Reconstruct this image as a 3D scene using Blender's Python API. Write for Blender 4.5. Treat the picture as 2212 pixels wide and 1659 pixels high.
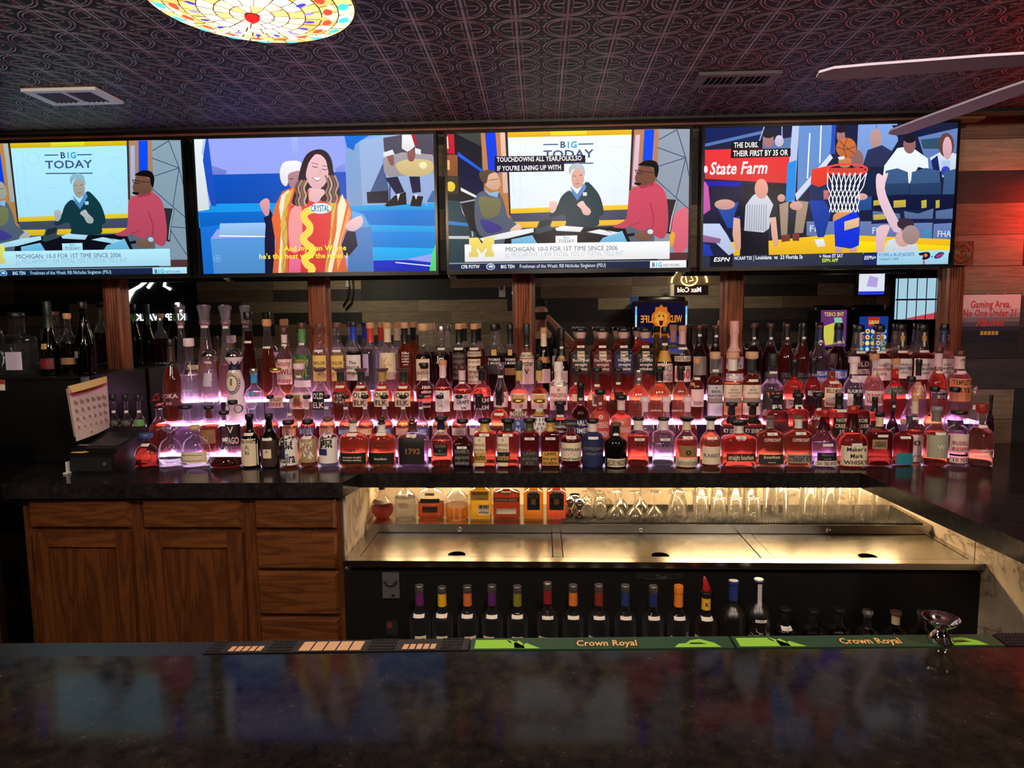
import bpy, bmesh, math, random
from math import sin, cos, pi, sqrt
from mathutils import Vector, Matrix
random.seed(7)
S = bpy.context.scene
COL = S.collection
for o in list(bpy.data.objects): bpy.data.objects.remove(o)

# ------------------------------------------------------------------ camera
cd = bpy.data.cameras.new('camera'); cam = bpy.data.objects.new('camera', cd); COL.objects.link(cam)
cd.sensor_width = 36.0; cd.lens = 36.0 * 1464.1 / 2212.0; cd.clip_start = 0.02; cd.clip_end = 60
P_, Y_, R_ = math.radians(-5.7353), math.radians(2.4834), math.radians(-.5935)
fw = Vector((-sin(Y_) * cos(P_), cos(Y_) * cos(P_), sin(P_)))
r0 = Vector((cos(Y_), sin(Y_), 0)); u0 = r0.cross(fw)
rt = cos(R_) * r0 + sin(R_) * u0; up = -sin(R_) * r0 + cos(R_) * u0
cam.matrix_world = Matrix(((rt.x, up.x, -fw.x, 0), (rt.y, up.y, -fw.y, 0), (rt.z, up.z, -fw.z, 1.71), (0, 0, 0, 1)))
S.camera = cam
# ------------------------------------------------------------------ view and world
S.view_settings.view_transform = 'Standard'; S.view_settings.look = 'None'
S.view_settings.exposure = 0.0; S.view_settings.gamma = 1.0; S.view_settings.use_curve_mapping = False
W = bpy.data.worlds.new('world'); S.world = W; W.use_nodes = True
W.node_tree.nodes['Background'].inputs[0].default_value = (.10, .08, .12, 1)
W.node_tree.nodes['Background'].inputs[1].default_value = .05
cy = S.cycles
cy.max_bounces = 14; cy.diffuse_bounces = 3; cy.glossy_bounces = 5; cy.transmission_bounces = 10; cy.transparent_max_bounces = 40
cy.sample_clamp_indirect = 4.0; cy.caustics_reflective = True; cy.caustics_refractive = True; cy.blur_glossy = 0.5

# unseen lights added to brighten the bar and room, plus the stained glass bulb
def lamp(name, kind, loc, energy, col, size=.3, rot=None):
    l = bpy.data.lights.new(name, kind); l.energy = energy; l.color = col
    if kind == 'AREA': l.shape = 'DISK'; l.size = size
    else: l.shadow_soft_size = size
    o = bpy.data.objects.new(name, l); COL.objects.link(o); o.location = loc
    if rot: o.rotation_euler = rot
    return o
for x_ in (-1.5, .2, 1.7):                                # unseen area lights added over the bar, aimed at the bottles
    lamp('front_fill_light', 'AREA', (x_, .75, 2.5), 19, (1, .80, .64), .25, (math.radians(62), 0, 0))
lamp('room_fill_light', 'AREA', (-2.2, -.9, 2.55), 16, (1, .86, .58), .4)  # this pair is added, unseen, to brighten the far side of the room
lamp('room_fill_light', 'AREA', (1.8, -.9, 2.55), 16, (1, .88, .62), .4)
lamp('stained_glass_bulb', 'POINT', (-.66, 1.62, 2.36), 16, (1, .70, .42), .08)

# ------------------------------------------------------------------ helpers
def lin(c):
    f = lambda v: (v / 255 / 12.92) if v / 255 <= .04045 else ((v / 255 + .055) / 1.055) ** 2.4
    return (f(c[0]), f(c[1]), f(c[2]), 1.0)
MATS = {}
def mat(name, col=(128, 128, 128), rough=.5, metal=0., emit=0., spec=.5, coat=0.):
    if name in MATS: return MATS[name]
    m = bpy.data.materials.new(name); m.use_nodes = True
    b = m.node_tree.nodes['Principled BSDF']; c = lin(col)
    b.inputs['Base Color'].default_value = c; b.inputs['Roughness'].default_value = rough
    b.inputs['Metallic'].default_value = metal; b.inputs['Specular IOR Level'].default_value = spec
    b.inputs['Coat Weight'].default_value = coat
    if emit: b.inputs['Emission Color'].default_value = c; b.inputs['Emission Strength'].default_value = emit
    MATS[name] = m; return m
def emis(name, col, s):
    if name in MATS: return MATS[name]
    m = bpy.data.materials.new(name); m.use_nodes = True; nt = m.node_tree; nt.nodes.clear()
    e = nt.nodes.new('ShaderNodeEmission'); o = nt.nodes.new('ShaderNodeOutputMaterial')
    e.inputs[0].default_value = lin(col); e.inputs[1].default_value = s; nt.links.new(e.outputs[0], o.inputs[0])
    MATS[name] = m; return m
class NT:                                                 # tiny node-tree writer
    def __init__(s, name):
        s.m = bpy.data.materials.new(name); s.m.use_nodes = True; s.t = s.m.node_tree
        s.b = s.t.nodes['Principled BSDF']; s.o = s.t.nodes['Material Output']; MATS[name] = s.m
    def n(s, typ, **kw):
        x = s.t.nodes.new(typ)
        for k, v in kw.items():
            if k.startswith('i_'):
                key = k[2:]; x.inputs[int(key) if key.isdigit() else key.replace('_', ' ')].default_value = v
            else: setattr(x, k, v)
        return x
    def l(s, a, b): s.t.links.new(a, b)
    def math(s, op, a, b=None, c=None):
        x = s.t.nodes.new('ShaderNodeMath'); x.operation = op
        for i, v in enumerate((a, b, c)):
            if v is None: continue
            if isinstance(v, (int, float)): x.inputs[i].default_value = v
            else: s.l(v, x.inputs[i])
        return x.outputs[0]
    def ramp(s, fac, stops, interp='LINEAR'):
        x = s.t.nodes.new('ShaderNodeValToRGB'); x.color_ramp.interpolation = interp; e = x.color_ramp.elements
        while len(e) < len(stops): e.new(.5)
        for k, (p, c) in enumerate(stops): e[k].position = p; e[k].color = lin(c)
        s.l(fac, x.inputs[0]); return x.outputs[0]
# colour read per face (labels, printed things, screens)
def attr_mat(name, rough, emit=None):
    k = NT(name); a = k.n('ShaderNodeVertexColor'); a.layer_name = 'Col'
    k.l(a.outputs[0], k.b.inputs['Base Color']); k.b.inputs['Roughness'].default_value = rough
    if emit: 
        k.l(a.outputs[0], k.b.inputs['Emission Color']); k.b.inputs['Emission Strength'].default_value = emit
        k.b.inputs['Base Color'].default_value = (0, 0, 0, 1); k.b.inputs['Specular IOR Level'].default_value = .12; k.t.links.remove(k.b.inputs['Base Color'].links[0]); k.b.inputs['Roughness'].default_value = rough
    return k.m
PRINT = attr_mat('printed_paper', .55)
SCREEN = attr_mat('lit_screen', .3, 1.08)
NEON = attr_mat('neon_glow', .3, 3.0)

class MB:
    def __init__(s): s.v = []; s.f = []; s.c = []; s.m = []; s.mi = 0; s.sm = []
    def face(s, pts, col=(200, 200, 200), smooth=False):
        i = len(s.v); s.v += [tuple(p) for p in pts]; s.c += col if isinstance(col, list) else [col] * len(pts); s.f.append(tuple(range(i, i + len(pts)))); s.m.append(s.mi); s.sm.append(smooth)
    def mesh(s, vs, fs, col=(200, 200, 200), smooth=True):
        i = len(s.v); s.v += [tuple(p) for p in vs]; s.c += [col] * len(vs)
        for f in fs: s.f.append(tuple(i + k for k in f)); s.m.append(s.mi); s.sm.append(smooth)
    def box(s, x0, x1, y0, y1, z0, z1, col=(200, 200, 200)):
        v = [(x, y, z) for x in (x0, x1) for y in (y0, y1) for z in (z0, z1)]
        s.mesh(v, [(0, 1, 3, 2), (4, 6, 7, 5), (0, 4, 5, 1), (2, 3, 7, 6), (0, 2, 6, 4), (1, 5, 7, 3)], col, False)
    def bar(s, a, b, w, h, col=(200, 200, 200), upv=(0, 0, 1)):
        a = Vector(a); b = Vector(b); d = (b - a).normalized(); r = d.cross(Vector(upv)).normalized() * w / 2; u = r.cross(d).normalized() * h / 2
        v = [p + i * r + j * u for p in (a, b) for i in (-1, 1) for j in (-1, 1)]
        s.mesh(v, [(0, 1, 3, 2), (4, 6, 7, 5), (0, 4, 5, 1), (2, 3, 7, 6), (0, 2, 6, 4), (1, 5, 7, 3)], col, False)
    def tube(s, pts, r, n=8, col=(200, 200, 200), closed=False):
        pts = [Vector(p) for p in pts]; L = len(pts); rings = []
        for i, p in enumerate(pts):
            q0 = pts[i - 1] if (i or closed) else p; q1 = pts[(i + 1) % L] if (i < L - 1 or closed) else p
            d = (q1 - q0).normalized(); a = d.cross(Vector((0, .3, 1))); 
            if a.length < 1e-3: a = d.cross(Vector((1, 0, 0)))
            a.normalize(); b = d.cross(a); rr = r[i] if isinstance(r, (list, tuple)) else r
            rings.append([p + rr * (cos(2 * pi * k / n) * a + sin(2 * pi * k / n) * b) for k in range(n)])
        fs = []
        for i in range(L if closed else L - 1):
            j = (i + 1) % L
            fs += [(i * n + k, i * n + (k + 1) % n, j * n + (k + 1) % n, j * n + k) for k in range(n)]
        if not closed: fs += [tuple(range(n - 1, -1, -1)), tuple((L - 1) * n + k for k in range(n))]
        s.mesh([q for R in rings for q in R], fs, col)
    def lathe(s, prof, n=20, e=2., dp=1., col=(200, 200, 200), o=(0, 0, 0), cap0=True, cap1=True, smooth=True):
        vs = []
        for r, z in prof:
            for k in range(n):
                a = 2 * pi * (k + .5) / n; c, t = cos(a), sin(a)
                x = abs(c) ** (2 / e) * (1 if c > 0 else -1); y = abs(t) ** (2 / e) * (1 if t > 0 else -1)
                vs.append((o[0] + r * x, o[1] + r * dp * y, o[2] + z))
        fs = []
        for i in range(len(prof) - 1):
            fs += [(i * n + k, i * n + (k + 1) % n, (i + 1) * n + (k + 1) % n, (i + 1) * n + k) for k in range(n)]
        s.mesh(vs, fs, col, smooth)
        i = len(s.v) - len(vs)
        if cap0: s.face(vs[:n][::-1], col)
        if cap1: s.face(vs[-n:], col)
    def build(s, name, material, parent=None, loc=None):
        me = bpy.data.meshes.new(name); me.from_pydata(s.v, [], s.f)
        ms = material if isinstance(material, (list, tuple)) else [material]
        for m in ms: me.materials.append(m)
        me.polygons.foreach_set('material_index', s.m); me.polygons.foreach_set('use_smooth', s.sm)
        if any(m in (PRINT, SCREEN, NEON) for m in ms):
            a = me.color_attributes.new('Col', 'FLOAT_COLOR', 'POINT'); flat = []
            for c in s.c: flat += lin(c)
            a.data.foreach_set('color', flat)
        me.update(); o = bpy.data.objects.new(name, me); COL.objects.link(o)
        if parent: o.parent = parent
        if loc: o.location = loc
        return o
def tag(o, label, cat, group=None):
    o['label'] = label; o['category'] = cat
    if group: o['group'] = group
    return o
def thing(name, label, cat, loc=(0, 0, 0), group=None, rz=0):
    o = bpy.data.objects.new(name, None); COL.objects.link(o); o.location = loc; o.rotation_euler.z = rz; o.empty_display_size = .05
    return tag(o, label, cat, group)
def struct(o): o['kind'] = 'structure'; return o

# ------------------------------------------------------------------ lettering: glyph outlines from the built-in font
GL = {}
def glyph(ch, bold):
    key = (ch, bold)
    if key in GL: return GL[key]
    def mk(body):
        c = bpy.data.curves.new('g', 'FONT'); c.body = body; c.size = 1; c.resolution_u = 2; c.offset = .022 if bold else 0
        o = bpy.data.objects.new('g', c); COL.objects.link(o)
        m = o.evaluated_get(bpy.context.evaluated_depsgraph_get()).to_mesh()
        vs = [(v.co.x, v.co.y) for v in m.vertices]; fs = [tuple(p.vertices) for p in m.polygons]
        bpy.data.objects.remove(o); bpy.data.curves.remove(c); return vs, fs
    if ch == ' ': GL[key] = ([], [], .28); return GL[key]
    vs, fs = mk(ch); w, _ = mk('I' + ch + 'I'); i, _ = mk('II')
    adv = (max(v[0] for v in w) - min(v[0] for v in w)) - (max(v[0] for v in i) - min(v[0] for v in i))
    GL[key] = (vs, fs, adv); return GL[key]
def text2d(txt, bold=False, italic=0.):
    out = []; x = 0
    for ch in txt:
        vs, fs, adv = glyph(ch, bold); out.append(([(v[0] + x + italic * v[1], v[1]) for v in vs], fs)); x += adv + (.02 if bold else 0)
    return out, x
CAPH = .70
def put_text(mb, txt, fmap, cx, z0, h, maxw, col, bold=False, italic=0., anchor='c', fit=False):
    """letters of cap height h at baseline z0; fmap(x, z) gives the 3-D point"""
    gs, w = text2d(txt, bold, italic)
    if w <= 0: return
    sy = h / CAPH; sxx = sy
    if maxw and (w * sxx > maxw or fit): sxx = maxw / w
    x0 = cx - w * sxx / 2 if anchor == 'c' else cx
    for vs, fs in gs:
        if vs: mb.mesh([fmap(x0 + v[0] * sxx, z0 + v[1] * sy) for v in vs], fs, col, False)
# ------------------------------------------------------------------ materials
def wood(name, c0, c1, rough=.45, axis='Z', scale=1.):
    k = NT(name); tc = k.n('ShaderNodeTexCoord'); mp = k.n('ShaderNodeMapping')
    sc = {'X': (1.6, 16, 16), 'Z': (16, 16, 1.6), 'Y': (16, 1.6, 16)}[axis]; mp.inputs['Scale'].default_value = [q * scale for q in sc]
    k.l(tc.outputs['Object'], mp.inputs[0])
    nz = k.n('ShaderNodeTexNoise', i_Scale=1.1, i_Detail=3., i_Roughness=.5, i_Distortion=.6); k.l(mp.outputs[0], nz.inputs['Vector'])
    bands = k.math('PINGPONG', k.math('MULTIPLY', nz.outputs[0], 9.), 1.)             # cathedral figure
    fine = k.n('ShaderNodeTexNoise', i_Scale=14., i_Detail=4., i_Roughness=.7); k.l(mp.outputs[0], fine.inputs['Vector'])
    f = k.math('ADD', k.math('MULTIPLY', bands, .45), k.math('MULTIPLY', fine.outputs[0], .55))
    k.l(k.ramp(f, [(.2, c0), (.75, c1)]), k.b.inputs['Base Color']); k.b.inputs['Roughness'].default_value = rough
    bp = k.n('ShaderNodeBump', i_Strength=.12, i_Distance=.002); k.l(f, bp.inputs['Height']); k.l(bp.outputs[0], k.b.inputs['Normal'])
    return k.m
OAK_V = wood('oak_upright', (70, 36, 18), (108, 62, 30), .4, 'Z')
OAK_H = wood('oak_level', (74, 39, 19), (116, 68, 33), .4, 'X')
PIL = wood('stained_pine', (92, 44, 28), (150, 84, 54), .35, 'Z', .8)
HEAD = wood('stained_header', (70, 38, 26), (120, 70, 44), .4, 'X', .8)
def planks(name, tones):
    k = NT(name); tc = k.n('ShaderNodeTexCoord'); sp = k.n('ShaderNodeSeparateXYZ'); k.l(tc.outputs['Object'], sp.inputs[0])
    cb = k.n('ShaderNodeCombineXYZ'); k.l(sp.outputs[0], cb.inputs[0]); k.l(sp.outputs[2], cb.inputs[1])
    br = k.n('ShaderNodeTexBrick', i_Scale=1., i_Mortar_Size=.0016); br.offset = .37; br.offset_frequency = 3; br.squash = 1
    br.inputs['Brick Width'].default_value = 1.15; br.inputs['Row Height'].default_value = .148
    br.inputs['Color1'].default_value = (0, 0, 0, 1); br.inputs['Color2'].default_value = (1, 1, 1, 1); br.inputs['Mortar'].default_value = (0, 0, 0, 1)
    k.l(cb.outputs[0], br.inputs['Vector'])
    col = k.ramp(br.outputs[0], tones, 'CONSTANT')
    mp = k.n('ShaderNodeMapping'); mp.inputs['Scale'].default_value = (2, 2, 26); k.l(tc.outputs['Object'], mp.inputs[0])
    nz = k.n('ShaderNodeTexNoise', i_Scale=2.5, i_Detail=7., i_Roughness=.65, i_Distortion=.8); k.l(mp.outputs[0], nz.inputs['Vector'])
    mx = k.n('ShaderNodeMix', data_type='RGBA', blend_type='MULTIPLY'); mx.inputs[0].default_value = .75
    k.l(col, mx.inputs[6]); k.l(k.ramp(nz.outputs[0], [(.3, (150, 146, 140)), (.7, (255, 255, 255))]), mx.inputs[7])
    m2 = k.n('ShaderNodeMix', data_type='RGBA'); k.l(br.outputs[1], m2.inputs[0]); k.l(mx.outputs[2], m2.inputs[6]); m2.inputs[7].default_value = (.004, .004, .004, 1)
    k.l(m2.outputs[2], k.b.inputs['Base Color']); k.b.inputs['Roughness'].default_value = .55
    bp = k.n('ShaderNodeBump', i_Strength=.4, i_Distance=.003); k.l(k.math('SUBTRACT', nz.outputs[0], br.outputs[1]), bp.inputs['Height']); k.l(bp.outputs[0], k.b.inputs['Normal'])
    return k.m
PLANK = planks('barn_planks', [(0, (46, 46, 50)), (.22, (150, 134, 116)), (.42, (72, 70, 70)), (.56, (176, 158, 134)), (.74, (50, 48, 52)), (.86, (128, 104, 86))])
def granite(name, c0, c1, c2, rough, spec=.4):
    k = NT(name); tc = k.n('ShaderNodeTexCoord')
    a = k.n('ShaderNodeTexNoise', i_Scale=34., i_Detail=8., i_Roughness=.75); b = k.n('ShaderNodeTexNoise', i_Scale=5., i_Detail=4.); v = k.n('ShaderNodeTexVoronoi', i_Scale=150.)
    for q in (a, b, v): k.l(tc.outputs['Object'], q.inputs['Vector'])
    f = k.math('ADD', k.math('MULTIPLY', a.outputs[0], .7), k.math('MULTIPLY', b.outputs[0], .3))
    c = k.ramp(f, [(.36, c0), (.56, c1), (.72, c2)])
    m = k.n('ShaderNodeMix', data_type='RGBA'); k.l(k.math('MULTIPLY', k.math('LESS_THAN', v.outputs[0], .16), k.math('GREATER_THAN', a.outputs[0], .58)), m.inputs[0]); k.l(c, m.inputs[6]); m.inputs[7].default_value = lin((96, 92, 92))
    k.l(m.outputs[2], k.b.inputs['Base Color']); k.b.inputs['Specular IOR Level'].default_value = spec
    k.l(k.math('ADD', k.math('MULTIPLY', a.outputs[0], .10), rough - .05), k.b.inputs['Roughness'])
    return k.m
GRAN = granite('black_laminate', (16, 15, 17), (38, 35, 36), (60, 54, 52), .14, .25)
BARTOP = granite('bar_laminate', (17, 15, 14), (38, 33, 30), (56, 49, 44), .085, .10)
def marble(name):
    k = NT(name); tc = k.n('ShaderNodeTexCoord'); nz = k.n('ShaderNodeTexNoise', i_Scale=2.2, i_Detail=8., i_Roughness=.6, i_Distortion=1.6); k.l(tc.outputs['Object'], nz.inputs['Vector'])
    r = k.math('ABSOLUTE', k.math('SUBTRACT', nz.outputs[0], .5))
    k.l(k.ramp(r, [(0, (128, 112, 98)), (.025, (196, 180, 162)), (.2, (222, 208, 190))]), k.b.inputs['Base Color']); k.b.inputs['Roughness'].default_value = .35
    return k.m
TILE = marble('veined_tile')
def steel(name, rough, c=(176, 172, 168)):
    k = NT(name); k.b.inputs['Base Color'].default_value = lin(c); k.b.inputs['Metallic'].default_value = 1
    tc = k.n('ShaderNodeTexCoord'); mp = k.n('ShaderNodeMapping'); mp.inputs['Scale'].default_value = (3, 160, 160); k.l(tc.outputs['Object'], mp.inputs[0])
    nz = k.n('ShaderNodeTexNoise', i_Scale=3., i_Detail=3.); k.l(mp.outputs[0], nz.inputs['Vector'])
    k.l(k.math('ADD', k.math('MULTIPLY', nz.outputs[0], .14), rough - .07), k.b.inputs['Roughness'])
    n2 = k.n('ShaderNodeTexNoise', i_Scale=6., i_Detail=2.); k.l(tc.outputs['Object'], n2.inputs['Vector'])
    bp = k.n('ShaderNodeBump', i_Strength=.12, i_Distance=.01); k.l(n2.outputs[0], bp.inputs['Height']); k.l(bp.outputs[0], k.b.inputs['Normal'])
    return k.m
STEEL = steel('brushed_steel', .24)
BLACK = mat('black_plastic', (14, 14, 16), .42); BLK2 = mat('black_rubber', (20, 20, 22), .7); GREYM = mat('grey_metal', (120, 120, 126), .4, .6)
CHROME = mat('polished_metal', (225, 222, 216), .08, 1.); BEZEL = mat('tv_bezel', (10, 10, 12), .25); WHITE = mat('white_plastic', (226, 222, 220), .5)
def mirror_mat():
    k = NT('mirror_silver'); k.b.inputs['Base Color'].default_value = (.80, .83, .82, 1); k.b.inputs['Metallic'].default_value = 1; k.b.inputs['Roughness'].default_value = 0.0
    return k.m
MIRROR = mirror_mat()
def thin_glass(name, col, rough=.0, refl=1.0, base=.03, scat=0.):
    if name in MATS: return MATS[name]
    k = NT(name); k.t.nodes.remove(k.b)
    tr = k.n('ShaderNodeBsdfTransparent'); tr.inputs[0].default_value = (*col, 1)
    gl = k.n('ShaderNodeBsdfGlossy'); gl.inputs['Roughness'].default_value = rough; gl.inputs[0].default_value = (1, 1, 1, 1)
    lw = k.n('ShaderNodeLayerWeight'); lw.inputs[0].default_value = .5
    fac = k.math('ADD', k.math('MULTIPLY', k.math('POWER', lw.outputs['Facing'], 3.), .70 * refl), base)
    mx = k.n('ShaderNodeMixShader'); k.l(fac, mx.inputs[0]); k.l(tr.outputs[0], mx.inputs[1]); k.l(gl.outputs[0], mx.inputs[2])
    if scat:                                                # cut facets scatter part of the light
        tl = k.n('ShaderNodeBsdfTranslucent'); tl.inputs[0].default_value = (.95, .95, 1, 1); m2 = k.n('ShaderNodeMixShader'); m2.inputs[0].default_value = scat
        k.l(mx.outputs[0], m2.inputs[1]); k.l(tl.outputs[0], m2.inputs[2]); mx = m2
    k.l(mx.outputs[0], k.o.inputs[0])
    return k.m
def liquid(name, col):
    if name in MATS: return MATS[name]
    k = NT(name); k.t.nodes.remove(k.b)
    tr = k.n('ShaderNodeBsdfTransparent'); tr.inputs[0].default_value = (*col, 1)
    rf = k.n('ShaderNodeBsdfRefraction'); rf.inputs[0].default_value = (*col, 1); rf.inputs['IOR'].default_value = 1.30; rf.inputs['Roughness'].default_value = .02
    mx = k.n('ShaderNodeMixShader'); mx.inputs[0].default_value = .55
    k.l(tr.outputs[0], mx.inputs[1]); k.l(rf.outputs[0], mx.inputs[2])
    tl = k.n('ShaderNodeBsdfTranslucent'); tl.inputs[0].default_value = (*[q ** .6 for q in col], 1); m2 = k.n('ShaderNodeMixShader'); m2.inputs[0].default_value = .075
    k.l(mx.outputs[0], m2.inputs[1]); k.l(tl.outputs[0], m2.inputs[2]); k.l(m2.outputs[0], k.o.inputs[0])
    return k.m
GLASS = thin_glass('clear_glass', (.93, .94, .95), 0., 1.3, .04, .035)
CRYST = thin_glass('cut_crystal', (.90, .90, .94), .05, 1.4, .16, .12)
TUMB = thin_glass('tumbler_glass', (.96, .95, .93), .04, 1.6, .07, .05)
GLT = {'grn2': thin_glass('green_glass', (.10, .17, .05)), 'yel': thin_glass('olive_glass', (.75, .66, .22))}
LIQ = dict(clr=(.93, .93, .96), peach=(.95, .78, .68), rose=(.93, .66, .62), ros2=(.90, .62, .62), ros3=(.93, .66, .56), pnkl=(.90, .74, .92), amb=(.86, .50, .22), amb2=(.72, .29, .14), ambr=(.74, .27, .16),
           red=(.92, .36, .23), red2=(.92, .22, .18), org=(.96, .50, .27), dk=(.22, .08, .08), dkr2=(.58, .19, .14), dkred=(.34, .11, .08), blk=(.05, .03, .03), grn2=(.25, .3, .08), yel=(.8, .7, .3), dkp=(.2, .07, .14), hon=(.78, .50, .34), amber=(.92, .55, .14), gold=(.97, .76, .22))
def ceil_mat():
    k = NT('pressed_tin'); tc = k.n('ShaderNodeTexCoord'); sp = k.n('ShaderNodeSeparateXYZ'); k.l(tc.outputs['Object'], sp.inputs[0])
    s = 1 / .1524
    u = k.math('MULTIPLY', k.math('ADD', sp.outputs[0], .6783 + 100 * .1524), s); v = k.math('MULTIPLY', k.math('ADD', sp.outputs[1], 100 * .1524 - 2.0253), s)
    ui = k.math('SUBTRACT', u, k.math('ROUND', u)); vi = k.math('SUBTRACT', v, k.math('ROUND', v))
    uc = k.math('SUBTRACT', k.math('FRACT', u), .5); vc = k.math('SUBTRACT', k.math('FRACT', v), .5)
    def length(a, b): return k.math('SQRT', k.math('ADD', k.math('MULTIPLY', a, a), k.math('MULTIPLY', b, b)))
    def bump(d, w):                                        # rounded ridge
        t = k.math('MINIMUM', k.math('DIVIDE', d, w), 1.); t = k.math('MAXIMUM', t, -1.)
        return k.math('SUBTRACT', 1., k.math('MULTIPLY', t, t))
    rI = length(ui, vi); rC = length(uc, vc); aC = k.math('ARCTAN2', vc, uc); aI = k.math('ARCTAN2', vi, ui)
    def lobes(r, ang, n, r0, amp, w): return bump(k.math('SUBTRACT', r, k.math('ADD', r0, k.math('MULTIPLY', k.math('COSINE', k.math('MULTIPLY', ang, n)), amp))), w)
    h = bump(k.math('SUBTRACT', rI, .455), .030)
    items = [bump(k.math('SUBTRACT', rI, .385), .026), k.math('MULTIPLY', bump(ui, .040), 1.25), 
             lobes(rC, aC, 6., .10, .07, .034), bump(rC, .055), k.math('MULTIPLY', lobes(rI, aI, 4., .22, .09, .034), k.math('GREATER_THAN', k.math('ABSOLUTE', ui), .07)),
             k.math('MULTIPLY', k.math('MULTIPLY', bump(k.math('SUBTRACT', k.math('ABSOLUTE', ui), .085), .03), .8), k.math('GREATER_THAN', k.math('SINE', k.math('MULTIPLY', v, 44.)), 0.))]
    for q in items: h = k.math('MAXIMUM', h, q)
    h = k.math('SUBTRACT', h, k.math('MULTIPLY', k.math('MAXIMUM', bump(vi, .018), 0.), 1.2))
    nz = k.n('ShaderNodeTexNoise', i_Scale=60., i_Detail=3.); k.l(tc.outputs['Object'], nz.inputs['Vector'])
    hh = k.math('ADD', h, k.math('MULTIPLY', nz.outputs[0], .25))
    bp = k.n('ShaderNodeBump', i_Strength=1.0, i_Distance=.011); bp.invert = True
    k.l(hh, bp.inputs['Height']); k.l(bp.outputs[0], k.b.inputs['Normal'])
    k.b.inputs['Metallic'].default_value = .3; k.b.inputs['Specular IOR Level'].default_value = .3
    k.l(k.math('SUBTRACT', .62, k.math('MULTIPLY', h, .30)), k.b.inputs['Roughness'])
    k.l(k.ramp(h, [(.0, (26, 17, 20)), (.25, (34, 23, 27)), (.95, (150, 108, 118))]), k.b.inputs['Base Color'])  # ridges lightened and grooves darkened in the colour, standing in for highlights
    return k.m
TIN = ceil_mat()
def cm(c, r=.4, m=0.): return mat('finish_%d_%d_%d_%d_%d' % (*c, r * 100, m * 100), c, r, m)
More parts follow.
